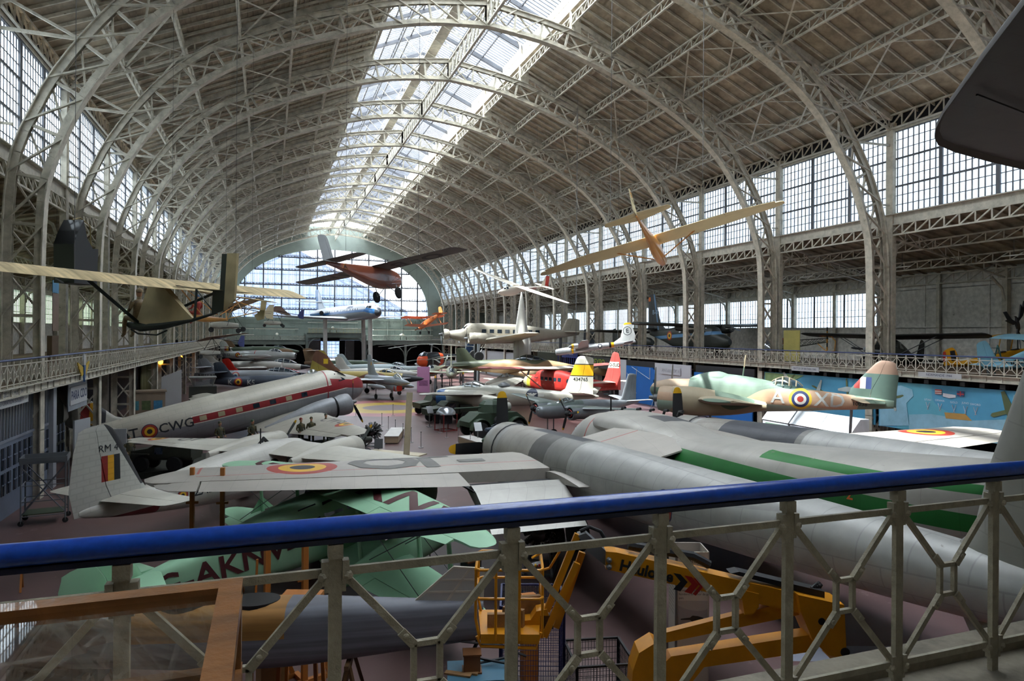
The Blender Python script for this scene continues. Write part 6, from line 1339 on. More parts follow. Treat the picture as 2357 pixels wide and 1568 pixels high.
# small ultralights near the far left gallery
for k, (x, y, z, h, c1, lab) in enumerate(((-3.5, 62, EYE+1.4, 200, 'b8ac8c', 'hanging ultralight with cream wing and pink edge above the far left jets'), (0.5, 100, EYE+2.2, 170, 'b9b3a2', 'hanging ultralight with navy tail before the far gallery'), (-6, 80, EYE-1.4, 215, '8a6a50', 'hanging powered trike with folded red and cream wing beside the left gallery'))):
    t = thing('ultralight', lab, 'ultralight', (x, y, z), h, 0, 6)
    cl = mat('ultralight_cloth_%s' % 'abc'[k], c1, rough=.6, noise=.12)
    for s in (1, -1): wing(G(), [(0, .4, 2.0, .9, .05), (4.6, -.9, .8, .9, .04)], s, tip=.1).build('wing', cl, t)
    g = G().tube([(1.2, 0, -1.0), (-.2, 0, .9), (-3.8, 0, .3)], .04, 5).tube([(1.2, 0, -1.0), (-1.2, .6, -1.0), (-.2, 0, .9)], .03, 5).tube([(1.2, 0, -1), (-1.2, -.6, -1.0), (-.2, 0, .9)], .03, 5)
    g.tube([(0, 0, -1), (0, 3, .9)], .015, 4).tube([(0, 0, -1), (0, -3, .9)], .015, 4); g.build('tube_frame', BLACK, t)
    fus([(1.3, -.6, -.9, .1), (.5, -.45, -1.1, .3), (-1, -.6, -1.0, .15)], 10).build('pod', mat('white_trainer_skin', ''), t)
    G().prism([(-3.2, .3), (-3.7, 1.1), (-4.1, 1.1), (-4.0, -.2), (-3.4, -.1)], -.03, .03, lambda u, v, h_: V(u, h_, v)).build('rudder', [mat('navy_tail_cloth', '2a3468'), cl][k == 0], t)
    for px_, py_ in ((1.2, 0), (-1.2, .6), (-1.2, -.6)): wheelG(.22, .1).build('wheel', [TYRE, mat('orange_hub', 'd0501e')], t, loc=(px_, py_, -1.15))
    bpy.context.view_layer.update(); q = t.matrix_world @ V(0, 0, .9); G().tube([(0, 0, .9), t.matrix_world.inverted() @ V(q.x, q.y, EYE+17)], .012, 4).build('suspension_cable', WIREM, t)
# aircraft standing on the far galleries
def antique(lab, x, y, z, W, wmat, tiers=2):
    t = thing('antique_biplane' if tiers > 1 else 'antique_monoplane', lab, 'antique aeroplane', (x, y, z)); 
    for k in range(tiers): g = G().box((0, 0, 2.4-k*1.3), (W, 1.3, .1)); g.build('wing', wmat, t)
    g = G()
    for q in range(-3, 4): g.bar((q*W/7, 0, 1.1 if tiers > 1 else 2.0), (q*W/7, 0, 2.4), .05)
    g.build('wing_struts', STEELG, t)
    fus([(0, .2, -.2, .2), (-1.5, .35, -.3, .3), (-5, .1, 0, .05)], 8).build('fuselage', wmat, t).matrix_local = Mx((0, -.5, 1.2), rz=-90)
    for s in (1, -1): wheelG(.35, .08, Matrix.Rotation(pi/2, 4, 'Z')).build('wheel', [TYRE, HUBM], t, loc=(s*.7, -.3, .35)); G().bar((s*.7, -.3, .35), (s*.3, -.2, 1.1), .05).build('gear_strut', STEELG, t)
    return t
cw = mat('white_antique_fabric', 'f2ecdc', rough=.6, noise=.08)
antique('antique biplane with wide white wings on the far right gallery', 29.5, 158.5, EYE-1.45, 14, cw); antique('white antique aeroplane on the raised far balcony', 13.5, 158.5, EYE+.08, 11, cw)
antique('antique white monoplane on the far left gallery', 1.5, 158.2, EYE-1.45, 9, cw, 1); antique('low antique aeroplane nearest the left end of the far gallery', -6.0, 157.6, EYE-1.45, 5.5, cw, 2)
# ---------------------------------------------------------------- the gallery we stand on: deck, front railing, showcase
g = G().box((NC, -3.65, EYE-1.87), (76, 12.7, .24)).box((NC, 2.7, EYE-1.85), (76, .14, .34)); struct(g.build('floor_platform', mat('worn_stone_deck', '8b8272', rough=.8, noise=.35, nscale=6, bump=.4), smooth=False))
IRON = mat('cream_painted_iron', 'a59c86', rough=.55, noise=.22, nscale=14, bump=.6, dirt=('5a4a38', 30., .68))
def front_railing():
    RY = 2.51
    t = thing('front_railing', 'cream iron railing with a navy blue handrail crossing the foreground', 'railing', (0, RY, EYE-1.75)); b = 1.75
    g = G(); zc = b-.697; R = []
    for x in (-20, -8, -4, -2, 0, 2, 4, 6, 9, 20): R.append([V(x, .038*cos(a)*(1-.12*sin(a)), zc+.037*sin(a)) for a in (2*pi*k/20 for k in range(20))])
    g.rings(R).build('handrail', NAVY, t)
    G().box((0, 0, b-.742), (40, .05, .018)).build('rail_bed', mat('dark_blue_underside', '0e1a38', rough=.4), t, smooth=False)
    X = [.227+.675*k for k in range(-9, 13)]; tz, bz = b-.857, b-1.61
    for i, x in enumerate(X):
        p = G().box((x, 0, (b-.75)/2+.0), (.046, .026, b-.75)); p.box((x, 0, b-.78), (.052, .05, .05)); p = p.build('post', IRON, t, smooth=False)
        for z in (tz, bz):
            q = G()
            for s in (-1, 1):
                q.box((x+s*.036, 0, z), (.024, .04, .085)); q.box((x+s*.03, 0, z-.05), (.014, .03, .04))
                q.lathe([(-.004, .016), (.006, .017), (.016, .012), (.02, .002)], 6, AX((x+s*.044, -.012, z-.012), (s*.55, -1, 0)))
            q.build('joint_bracket', IRON, p, ang=40)
        if i == len(X)-1: break
        x0, x1 = x+.03, x+.645
        for z in (tz, bz): G().bar((x0, 0, z), (x1, 0, z), .018, .03).build('horizontal_bar', IRON, t, smooth=False)
        cx, cz = x+.3375, (tz+bz)/2; hw, hh = .05, .075
        g = G()
        for sx in (-1, 1):
            g.bar((cx+sx*hw, 0, cz-hh), (cx+sx*hw, 0, cz+hh), .022, .022)
            g.bar((cx-hw, 0, cz+sx*hh), (cx+hw, 0, cz+sx*hh), .022, .02)
        g.build('centre_frame', IRON, t, smooth=False)
        for sx in (-1, 1):
            for sz in (-1, 1):
                a = V(cx+sx*hw, 0, cz+sz*hh); e = V(cx+sx*.30, 0, tz-.02 if sz > 0 else bz+.02); d = (e-a).normalized()
                g = G().bar(a, e, .014, .026, (0, 1, 0)) if 0 else G().bar(a, e, .02, .026, (d.z, 0, -d.x))
                g.bar(a+V(0, -.012, 0), a+d*.075+V(0, -.012, 0), .012, .034, (d.z, 0, -d.x))
                g.lathe([(0, .012), (.006, .011), (.01, .004)], 10, AX(a+d*.05+V(0, -.018, 0), (0, -1, 0)))
                g.build('diagonal_brace', IRON, t, ang=40)
front_railing()
def showcase():
    OAK = mat('worn_oak_frame', '8a5a30', rough=.38, noise=.3, nscale=5, coat=.5, plank=(3, 14, 14), dirt=('5a3418', 14, .66), bump=.3)
    t = thing('display_case', 'wooden framed glass display case at the left edge in front of the railing', 'display case', (0, 0, EYE-1.75)); b = 1.75
    x0, x1, y0, y1, zt, zb = -1.55, -.062, .66, 1.9, b-.64, b-.875; w_ = .055
    g = G()
    for y in (y0, y1): g.box(((x0+x1)/2, y-(w_/2 if y == y1 else -w_/2), zt-.02), (x1-x0-.002, w_, .04)); g.box(((x0+x1)/2, y-(.02 if y == y1 else -.02), zb), (x1-x0-.004, .04, .035))
    for x in (x0, x1): g.box((x-(w_/2 if x == x1 else -w_/2), (y0+y1)/2, zt-.019), (w_, y1-y0, .042)); g.box((x-(.02 if x == x1 else -.02), (y0+y1)/2, zb), (.04, y1-y0-.004, .036))
    for x in (x0+.022, x1-.022):
        for y in (y0+.022, y1-.022): g.box((x, y, (zt+zb)/2-.01), (.04, .04, zt-zb-.02))
    g.build('wooden_frame', OAK, t, smooth=False)
    gl = glassmat('showcase_glass', (.93, .95, .93), frost=0.05, gloss=.16, rough=.015)
    G().add([(x0+w_, y0+w_, zt-.015), (x1-w_, y0+w_, zt-.015), (x1-w_, y1-w_, zt-.015), (x0+w_, y1-w_, zt-.015)], [(0, 1, 2, 3)]).build('top_glass', gl, t, smooth=False)
    for nm, P in (('back_glass', [(x0, y1-.02, zb), (x1, y1-.02, zb), (x1, y1-.02, zt-.04), (x0, y1-.02, zt-.04)]), ('side_glass', [(x1-.02, y0, zb), (x1-.02, y1, zb), (x1-.02, y1, zt-.04), (x1-.02, y0, zt-.04)]), ('front_glass', [(x0, y0+.02, zb), (x1, y0+.02, zb), (x1, y0+.02, zt-.04), (x0, y0+.02, zt-.04)])):
        G().add(P, [(0, 1, 2, 3)]).build(nm, gl, t, smooth=False)
    G().box(((x0+x1)/2, (y0+y1)/2, zb-.03), (x1-x0, y1-y0, .03)).build('case_floor', OAK, t, smooth=False)
    for x in (x0+.05, x1-.05):
        for y in (y0+.05, y1-.05): G().box((x, y, (zb-.045)/2), (.06, .06, zb-.045)).build('leg', OAK, t, smooth=False)
    G().box((x1-.032, y1-.06, zt-.05), (.03, .012, .06)).build('metal_latch', STEELG, t, smooth=False)
showcase()
# ---------------------------------------------------------------- things on the floor just below
YEL = mat('lift_yellow_paint', 'd08a16', rough=.38, noise=.12, nscale=3, dirt=('8d5a14', 9, .7), coat=.2)
BLK = mat('black_rubber', '1c1c1e', rough=.6)
def boom_lift():
    t = thing('boom_lift', 'yellow articulated boom lift with a tubular basket behind the railing', 'boom lift', (3.534, 9.888, 0), -19.67)
    u = lambda px: (px-1178.5)*.006731; z = lambda py: EYE-(py-770.6)*.006731
    def sec(name, pts, y0, y1, m=YEL, par=None): return G().prism([(u(a), z(b)) for a, b in pts], y0, y1, lambda p, q, h: V(p, h, q)).build(name, m, par or t, smooth=False)
    bm_ = sec('upper_boom', [(1395, 1262), (1420, 1264), (1890, 1368), (1895, 1405), (1840, 1400), (1395, 1302)], -.14, .14)
    flat_text(bm_, 'Haulotte', .235, (u(1487), -.15, z(1306)), (1, 0, -.225), (.225, 0, 1), BLK, bold=.035, name='lift_lettering', stretch=1.0)
    for k, m in ((0, BLK), (1, RED), (1.75, RED)):
        w_ = .11 if k < 1.7 else .05; a = u(1548)+k*.17; c = z(1327)-k*.038
        G().add([(a, -.146, c+.12), (a+w_, -.146, c+.1), (a+w_+.11, -.146, c-.02), (a+w_, -.146, c-.16), (a, -.146, c-.13), (a+.11, -.146, c-.01)], [(0, 1, 2, 5), (5, 2, 3, 4)]).build('chevron', m, bm_, smooth=False)
    G().tube([(u(1450), .05, z(1255)), (u(1600), .05, z(1280)), (u(1638), .05, z(1300))], .07, 8).build('hose_cover', BLK, bm_); sec('cable_tray', [(1680, 1312), (1700, 1308), (1895, 1352), (1895, 1368)], -.1, .12, BLK, bm_)
    for y_ in (1281, 1296): G().lathe([(0, .045), (.04, .04), (.06, .02)], 10, AX((u(1402), -.14, z(y_)), (0, -1, 0))).build('bolt', STEELG, bm_)
    sec('boom_bracket', [(1700, 1345), (1742, 1355), (1742, 1385), (1725, 1405), (1710, 1402)], -.16, .16)
    h = sec('hinge_box', [(1826, 1352), (1930, 1374), (1937, 1508), (1914, 1510), (1912, 1490), (1895, 1487), (1860, 1455), (1832, 1390)], -.24, .24)
    g = G()
    for a, b, r in ((1879, 1411, .055), (1932, 1480, .07)): g.lathe([(0, r), (.012, r)], 12, AX((u(a), -.24, z(b)), (0, -1, 0)))
    g.build('bore_hole', BLK, h)
    g = G()
    for k in range(5): g.tube([(u(1862+k*5), -.05+.03*k, z(1377)), (u(1868+k*8), -.05+.03*k, z(1345)), (u(1884+k*3), .02+.02*k, z(1340)), (u(1890), .1, z(1372))], .018, 6)
    g.build('hydraulic_hoses', BLK, h)
    sec('middle_arm', [(1512, 1478), (1514, 1455), (1835, 1372), (1860, 1392), (1850, 1405)], -.07, .07); sec('lower_arm', [(1525, 1520), (1545, 1500), (1865, 1448), (1880, 1470), (1870, 1486), (1620, 1524), (1572, 1585), (1530, 1600)], -.13, .13)
    g = G().prism([(u(1482)-.14*cos(a), z(1538)+.45*sin(a)) for a in (pi/2-pi*k/10*0 for k in range(0))]+[(u(a), z(b)) for a, b in ((1505, 1466), (1470, 1488), (1456, 1530), (1452, 1600), (1528, 1600), (1520, 1475))], -.2, .2, lambda p, q, h_: V(p, h_, q)); g.build('pivot_casing', YEL, t, smooth=False)
    # mast and chassis down to the floor
    G().box((u(1500), 0, 1.35), (.5, .5, .9)).build('turret', YEL, t, smooth=False); c = G().box((u(1560), 0, .65), (2.2, 1.3, .5)).box((u(1500), 0, .95), (.8, .8, .12)).build('chassis', YEL, t, smooth=False)
    for x in (u(1560)-.85, u(1560)+.85):
        for s in (-1, 1): wheelG(.38, .25).build('wheel', [TYRE, YEL], t, loc=(x, s*.72, .38))
    # jib and knuckle
    sec('knuckle', [(1332, 1228), (1350, 1222), (1395, 1262), (1395, 1296), (1352, 1262)], -.1, .1, STEELG)
    for a, b, y in (((1332, 1226), (1262, 1402), -.06), ((1330, 1290), (1256, 1458), -.1), ((1345, 1275), (1285, 1450), .1)): G().bar((u(a[0]), y, z(a[1])), (u(b[0]), y, z(b[1])), .07, .1).build('jib_bar', YEL, t, smooth=False)
    G().tube([(u(1338), 0, z(1222)), (u(1360), 0, z(1212)), (u(1385), 0, z(1222)), (u(1402), 0, z(1250))], .03, 8).build('jib_hose', BLK, t)
    sec('jib_bracket', [(1238, 1400), (1262, 1395), (1270, 1420), (1262, 1445), (1225, 1452), (1180, 1448), (1180, 1425), (1225, 1420)], -.12, .12); G().box((u(1262), 0, z(1425)), (.2, .24, .2)).build('rotator', BLK, t, smooth=False)
    bx0, bx1, zb_, zt_ = u(1102), u(1250), z(1452), z(1290); Y0_, Y1_ = -.45, .45
    k_ = G().prism([(bx0+.08, Y0_), (bx1-.05, Y0_), (bx1, Y1_), (bx0, Y1_)], zb_, zb_+.14, lambda p, q, h_: V(p, q, h_)).build('basket_floor', YEL, t, smooth=False)
    for zz in (zt_, (zt_+zb_)/2+.12): G().tube([(bx0+.05, Y0_, zz), (bx1-.05, Y0_, zz), (bx1, Y0_+.06, zz), (bx1, Y1_-.06, zz), (bx1-.05, Y1_, zz), (bx0+.05, Y1_, zz), (bx0, Y1_-.08, zz), (bx0, Y0_+.06, zz), (bx0+.06, Y0_, zz)], .022, 8).build('guard_rail', YEL, k_)
    for x, y in ((bx0, -.4), (bx0+.3, Y0_), (bx0+.65, Y0_), (bx1, -.35), (bx0, .4), (bx1, .4), (bx0+.5, Y1_)): G().tube([(x+(.06 if x == bx0 else 0), y, zb_+.05), (x, y, zb_+.35), (x, y, zt_)], .022, 8).build('guard_post', YEL, k_)
    G().tube([(bx0+.02, -.42, zb_+.1), (bx0+.08, -.42, zb_-.05), (bx1-.1, -.42, zb_-.08), (bx1-.02, -.4, zb_+.15)], .024, 8).build('bumper_bar', YEL, k_)
    G().tube([(bx1-.15, .1, zt_), (bx1+.15, .2, zt_+.15), (bx1+.3, .3, zt_+.05), (bx1+.15, .4, zt_-.25), (bx1, .4, zt_-.3)], .022, 8).build('control_guard', YEL, k_)
    c = G().box((u(1236), .1, z(1312)), (.26, .16, .12), Matrix.Rotation(radians(-15), 4, 'Y')).build('control_box', STEELG, t, smooth=False)
    for dx, m in ((-.06, RED), (0, YTIP), (.06, RED)): G().lathe([(0, .02), (.03, .018), (.04, .004)], 10, AX((u(1236)+dx, .02, z(1308)+.03), (0, -.6, 1))).build('push_button', m, c)
    pk = mat('raw_timber', '8d6a44', rough=.75, noise=.3, nscale=8)
    return t, (u, z, zb_, pk)
LT, (lu, lz, lzb, pk) = boom_lift()
M_ = LT.matrix_world.copy()
for k, (x, y, r, lab) in enumerate(((lu(1152), -.18, 3, 'short timber plank standing at the left of the yellow lift basket'), (lu(1186), -.12, -24, 'taller timber block leaning in the middle of the yellow lift basket'), (lu(1224), .22, 10, 'timber offcut at the back of the yellow lift basket'))):
    o = G().box((0, 0, .1+.03*k), (.34, .08, .2+.06*k)).build('timber_block', pk, smooth=False); o.matrix_world = M_ @ Mx((x, y, lzb+.14), rz=r); tag(o, lab, 'timber')
# info column
def info_column():
    t = thing('info_column', 'tall white information column with text and a grey aircraft photograph', 'information panel', (7.59, 11.09, 0), -19.67)
    WP = mat('white_panel_board', 'b5aba0', rough=.6, noise=.06); h = 3.25
    G().box((0, .29, h/2), (.62, .02, h)).box((0, -.29, h/2), (.62, .02, h)).box((.3, 0, h/2), (.02, .6, h)).box((-.3, 0, h/2), (.02, .6, h)).build('panel_box', WP, t, smooth=False)
    G().box((0, 0, h-.25), (.56, .54, .02)).build('inner_lid', mat('brown_inner_board', '4a342a'), t, smooth=False)
    G().box((-.31, -.31, h/2), (.04, .04, h)).build('corner_post', STEELG, t, smooth=False)
    photo = mat('grey_photo_print', '8d8686', rough=.5, noise=.1, regions=[('slab', '6a6264', (0, 0, 1), -9, 1.9), ('camo', '9d9794', 1.5, .55)])
    G().box((.0, -.303, 2.03), (.56, .004, .62)).build('photo_print', photo, t, smooth=False)
    ink = mat('dark_print', '2c2828'); G().prism([(-.22, 2.0), (-.05, 2.02), (.0, 2.06), (.1, 2.05), (.2, 2.02), (.2, 1.97), (.0, 1.94), (-.05, 1.98), (-.22, 1.98)], -.309, -.305, lambda p, q, h_: V(p, h_, q)).build('printed_aeroplane', ink, t, smooth=False)
    flat_text(t, 'Transport', .12, (.05, -.302, 3.08), (1, 0, 0), (0, 0, 1), INK, bold=0)
    for k, ln in enumerate(('Het vliegtuig is', 'bevoorrading van de', 'dat in de jaren \'50', 'droeg, is vandaag gestegen', 'honderd ton voor de grootste', 'pen.')): flat_text(t, ln, .058, (-.26, -.302, 2.75-k*.072), (1, 0, 0), (0, 0, 1), INK, bold=0, align='LEFT')
    for k in range(12): flat_text(t, 'transport aerien et militaire', .05, (-.302, .25, 2.8-k*.07), (0, -1, 0), (0, 0, 1), INK, bold=0, align='LEFT', stretch=.7)
info_column()
def engine(name, label, loc, rz, r=.5, m=None, cyl=9, stand='frame', sm=None, h=.9, L=.9):
    t = thing(name, label, 'aircraft engine', loc, rz); m = m or DKGREY
    g = G().lathe([(0, .05), (.05, r*.35), (L*.35, r*.45), (L*.4, r*.55), (L*.6, r*.5), (L, r*.35), (L*1.05, .06)], 18, Mx((-L/2, 0, h+r)))
    g.build('crankcase', m, t)
    g = G()
    for row in (0, 1) if cyl > 7 else (0,):
        for k in range(cyl):
            a = 2*pi*(k+.5*row)/cyl; d = V(0, cos(a), sin(a)); c = V(-.12*L+row*.24*L, 0, h+r)
            for j in range(5): g.lathe([(0, r*.15), (r*.06, r*.15)], 8, AX(c+d*(r*.5+j*r*.095), d))
            g.tube([c+d*r*.95+V(.05, 0, 0), c+d*r*1.02+V(.16*L, .05, 0), c+d*r*.6+V(.4*L, 0, 0)], .025, 5)
    g.build('cylinders', m, t)
    s_ = G()
    for y in (-r*.7, r*.7): s_.bar((-L*.6, y, 0.04), (L*.6, y, .04), .06); s_.bar((-L*.5, y, .05), (0, y*.5, h+r*.6), .06); s_.bar((L*.5, y, .05), (0, y*.5, h+r*.6), .06)
    s_.bar((-L*.5, -r*.7, .05), (-L*.5, r*.7, .05), .06); s_.bar((L*.5, -r*.7, .05), (L*.5, r*.7, .05), .06); s_.build('engine_stand', sm or STEELG, t, smooth=False)
    return t
GB = mat('glossy_black_engine', '18181a', rough=.25, noise=.3, coat=.4, nscale=10)
engine('radial_engine', 'large glossy black radial engine with hoses standing below the near engine nacelle', (8.0, 19.6, 0), 60, .62, GB, 9, h=.6, L=1.3)
engine('small_engine', 'black engine with carburettor funnels on the floor at the bottom edge', (8.35, 9.6, 0), 20, .32, GB, 7, h=.3, L=.8)
engine('small_engine', 'small silver engine on a wooden cradle beyond the green fuselage', (-1.95, 22.9, 0), 10, .25, ALU, 5, sm=mat('orange_timber', 'a8682c'), h=.35, L=.5)
# grey fuselage under restoration
def grey_fuselage():
    GR = mat('grey_doped_fabric', '6f7079', rough=.55, noise=.08, plank=(.3, 1, 9), regions=[('box', 'a0723a', {'x': (-4.7, -1.9), 'z': (.02, None)}), ('box', '76777a', {'x': (-1.9, 1)})])
    F = [(.6, .15, -.3, .15), (.3, .3, -.42, .32), (-.6, .45, -.5, .42, 2.6), (-1.9, .55, -.55, .46, 3), (-3.2, .55, -.6, .48, 3.4), (-4.7, .58, -.6, .46, 3.4), (-6.5, .5, -.45, .32, 3.4), (-8.3, .42, -.3, .12, 3)]
    t = plane('unfinished_fuselage', 'grey fabric fuselage without wings, yellow plywood cockpit section and metal nose', 'aeroplane fuselage', (-4.1, 14.65, EYE-5.62), 163.5, -1, paint=GR, fs=F, sub=5, wings=())
    g = G()
    for x in (-2.75, -4.05):
        g.rings([[V(x+.46*cos(a), .34*sin(a), z) for a in (2*pi*k/20 for k in range(20))] for z in (.40, .585)])
    g.build('cockpit_opening', BLACK, t)
    al = mat('polished_nose_metal', 'b5b5b2', rough=.25, metal=.8, noise=.2); fus([(.66, .13, -.28, .13), (.3, .31, -.43, .33), (-.6, .46, -.51, .43, 2.6), (-1.75, .56, -.3, .455, 3)], 26).build('engine_cover', al, t)
    bm2 = mat('black_engine_block', '1d1e20', rough=.4, noise=.3); g = G().box((-.5, 0, -.62), (1.6, .4, .3))
    for k in range(6): g.lathe([(0, .08), (.12, .08)], 10, AX((-.0-k*.24, .2, -.55), (0, 1, .2)))
    g.build('engine_block', bm2, t)
    wf = mat('translucent_fin_cover', 'a9a6a0', rough=.5, noise=.05); f_ = G().prism([(-7.0, .42), (-8.25, .40), (-8.3, 1.0), (-7.75, 1.05)], -.02, .02, lambda p, q, h: V(p, h, q)).build('uncovered_fin', wf, t, smooth=False)
    g = G(); 
    for a, b in (((-7.0, .44), (-7.75, 1.07)), ((-7.75, 1.07), (-8.32, 1.02)), ((-8.32, 1.02), (-8.28, .42)), ((-7.25, .62), (-8.28, .6)), ((-7.5, .84), (-8.3, .82)), ((-7.6, .42), (-8.05, 1.03))): g.bar((a[0], 0, a[1]), (b[0], 0, b[1]), .05, .04)
    g.build('fin_frame', mat('pale_frame', 'b8b0a0'), f_, smooth=False)
    G().prism([(-6.7, -.05), (-7.25, .12), (-7.25, -.18)], .335, .35, lambda p, q, h: V(p, h-.12, q)).build('white_patch', mat('white_fabric_patch', 'b5b3ae'), t, smooth=False)
    G().tube([(-8.2, 0, -.3), (-8.0, 0, -.75)], .04, 6).tube([(-7.6, .1, -.25), (-8.6, .1, -.4), (-9.1, .1, -.62)], .025, 5).build('tail_skid', BLACK, t)
    bpy.context.view_layer.update()
    for x in (-1.2, -5.8):
        z0 = local_z(t, x, 0, 0); g = G()
        for s in (-1, 1): g.bar((x-.3, s*.4, z0), (x, s*.25, -.55), .06); g.bar((x+.3, s*.4, z0), (x, s*.25, -.55), .06)
        g.bar((x, -.45, -.56), (x, .45, -.56), .08); g.build('trestle', mat('old_timber', '6a5034', noise=.3), t, smooth=False)
grey_fuselage()
OT = mat('orange_timber', 'a8682c', rough=.5, noise=.2, nscale=6)
def timber_stand(label, loc, rz, h):
    t = thing('timber_stand', label, 'wooden stand', loc, rz)
    G().bar((0, 0, 0), (0, 0, h), .11).build('upright', OT, t, smooth=False); G().bar((-.5, 0, .05), (.6, 0, .05), .1).bar((0, -.45, .05), (0, .45, .05), .1).build('foot', OT, t, smooth=False)
    G().bar((.55, 0, .1), (0, 0, h*.5), .08).build('brace', OT, t, smooth=False); G().bar((-.16, 0, h*.72), (.16, 0, h*.72), .06).build('peg', OT, t, smooth=False)
timber_stand('left orange timber stand propping the freighter wing tip', (-2.02, 20.9, 0), -10, 3.52); timber_stand('right orange timber stand propping the freighter wing tip', (-1.22, 20.6, 0), -10, 3.52)
timber_stand('orange timber stand beside the maroon letters, nearer the glass case', (-.02, 14.9, 0), 20, 3.0); timber_stand('orange timber stand beside the maroon letters, nearer the green wing', (.72, 14.7, 0), 20, 3.05)
t = thing('work_bench', 'orange timber trestle bench under the green fuselage', 'bench', (.62, 13.9, 0), -20)
G().box((0, 0, 2.12), (.75, .5, .12)).build('bench_top', OT, t, smooth=False)
for sx in (-.3, .3):
    for sy in (-.2, .2): G().bar((sx*1.3, sy*1.3, 0), (sx, sy, 2.06), .07).build('leg', OT, t, smooth=False)
t = thing('plywood_box', 'tilted plywood box frame standing behind the grey fuselage', 'box', (.05, 14.2, 0), 15); G().box((0, 0, 1.0), (.45, .4, 2.0)).build('box_body', mat('light_plywood', 'a98452', rough=.6, noise=.15), t, smooth=False); G().bar((-.3, .25, 0), (-.2, .25, 2.8), .04).build('stick', OT, t, smooth=False)
# cages, table, cabinet
def cage(name, label, loc, rz, w_, d, h, m, sp):
    t = thing(name, label, 'wire cage', loc, rz)
    for k, (a, b) in enumerate((((0, 0), (w_, 0)), ((w_, 0), (w_, d)), ((w_, d), (0, d)), ((0, d), (0, 0)))):
        g = G(); L = math.dist(a, b); n_ = int(L/sp)
        for i in range(n_+1): q = i/n_; g.bar((a[0]+(b[0]-a[0])*q, a[1]+(b[1]-a[1])*q, 0), (a[0]+(b[0]-a[0])*q, a[1]+(b[1]-a[1])*q, h), .008 if i % n_ else .05)
        for i in range(int(h/(sp*2))+1): g.bar((a[0], a[1], i*sp*2), (b[0], b[1], i*sp*2), .008)
        g.bar((a[0], a[1], h), (b[0], b[1], h), .04); g.build('wire_panel', m, t, smooth=False)
cage('wire_cage', 'navy blue wire mesh cage below the lift basket', (4.3, 12.6, 0), -20, 1.25, 1.2, 1.95, mat('navy_wire', '1b2352', rough=.4), .05)
cage('wire_cage', 'low black wire mesh pen beside the blue cage', (5.3, 11.2, 0), -12, 1.1, 1.1, 1.25, BLK, .06)
G_ = G().box((0, 0, .9), (.3, .3, 1.8)).build('orange_locker', mat('orange_panel', 'b8702a', rough=.5)); G_.location = (5.2, 13.35, 0); tag(G_, 'narrow orange board standing inside the navy wire cage', 'board')
t = thing('work_table', 'low table with blue top and orange side at the bottom of the view', 'table', (3.7, 12.1, 0), -14)
G().box((0, 0, 1.02), (1.15, .8, .04)).build('table_top', mat('blue_table_top', '3f6a80', rough=.5, noise=.1), t, smooth=False); G().box((0, 0, .5), (1.1, .75, 1.0)).build('cabinet_body', mat('orange_wood_side', '8a4e22', rough=.5), t, smooth=False)
M_ = t.matrix_world.copy()
t2 = thing('wooden_box', 'small brown wooden box with lid on the blue table top', 'box', M_ @ V(-.12, 0, 1.04), -14); G().box((0, 0, .17), (.3, .26, .32)).build('box_body', mat('brown_box_wood', '6f4524', rough=.5, noise=.2), t2, smooth=False); G().box((0, 0, .34), (.34, .3, .03)).box((0, 0, .015), (.36, .32, .03)).build('lid', mat('brown_box_wood', ''), t2, smooth=False)
o = G().bar((0, 0, .06), (.75, .3, .03), .05, .03).bar((.05, .1, .1), (.7, -.1, .04), .04, .03).build('metal_strut', BLACK, smooth=False); o.matrix_world = M_ @ Mx((.0, .1, 1.06)); tag(o, 'crossed black struts lying on the blue table top', 'metal bars')
o = G().box((0, 0, .02), (.5, .12, .03)).box((.2, .1, .02), (.3, .1, .03)).build('timber_offcut', pk, smooth=False); o.matrix_world = M_ @ Mx((-.38, -.15, 1.04), rz=-20); tag(o, 'pale timber offcuts on the left end of the blue table', 'timber')
t = thing('small_lectern', 'small dark cabinet on a post beyond the near green wing tip', 'lectern', (4.95, 16.9, 0), 20); G().box((0, 0, 1.25), (.42, .35, .4)).build('cabinet_body', mat('slate_cabinet', '32363c'), t, smooth=False); G().box((0, 0, 1.47), (.5, .42, .04)).build('cabinet_top', mat('brown_box_wood', ''), t, smooth=False); G().box((0, 0, .52), (.08, .08, 1.05)).box((0, 0, .02), (.4, .4, .04)).build('pedestal', BLACK, t, smooth=False)
# crates and stool on the left floor
t = thing('wooden_stool', 'low wooden folding stool on the dark floor at far left', 'stool', (-6.9, 22.6, 0), 10)
for x in (-.35, .35): G().bar((x, -.25, 0), (x, .1, .8), .05).bar((x, .25, 0), (x, -.1, .8), .05).build('leg', OT, t, smooth=False)
G().box((0, 0, .8), (.85, .3, .04)).build('seat', OT, t, smooth=False)
# wheeled work platform at left
t = thing('work_platform', 'grey wheeled metal access platform with tray top before the blue doors', 'platform', (-8.1, 30.6, 0), 8)
MG = mat('galvanised_grey', '6f7378', rough=.5, metal=.4, noise=.15)
G().box((0, 0, 2.35), (1.5, 1.1, .06)).box((0, -.53, 2.45), (1.5, .04, .2)).box((0, .53, 2.45), (1.5, .04, .2)).box((-.74, 0, 2.45), (.04, 1.1, .2)).box((.74, 0, 2.45), (.04, 1.1, .2)).build('tray', MG, t, smooth=False)
for x in (-.7, .7):
    for y in (-.5, .5): G().tube([(x, y, .1), (x, y, 2.4)], .03, 6).build('leg', MG, t); wheelG(.1, .05).build('caster', [TYRE, HUBM], t, loc=(x, y, .1))
g = G()
for y in (-.5, .5): g.tube([(-.7, y, .4), (.7, y, 2.2)], .025, 5).tube([(.7, y, .4), (-.7, y, 2.2)], .025, 5)
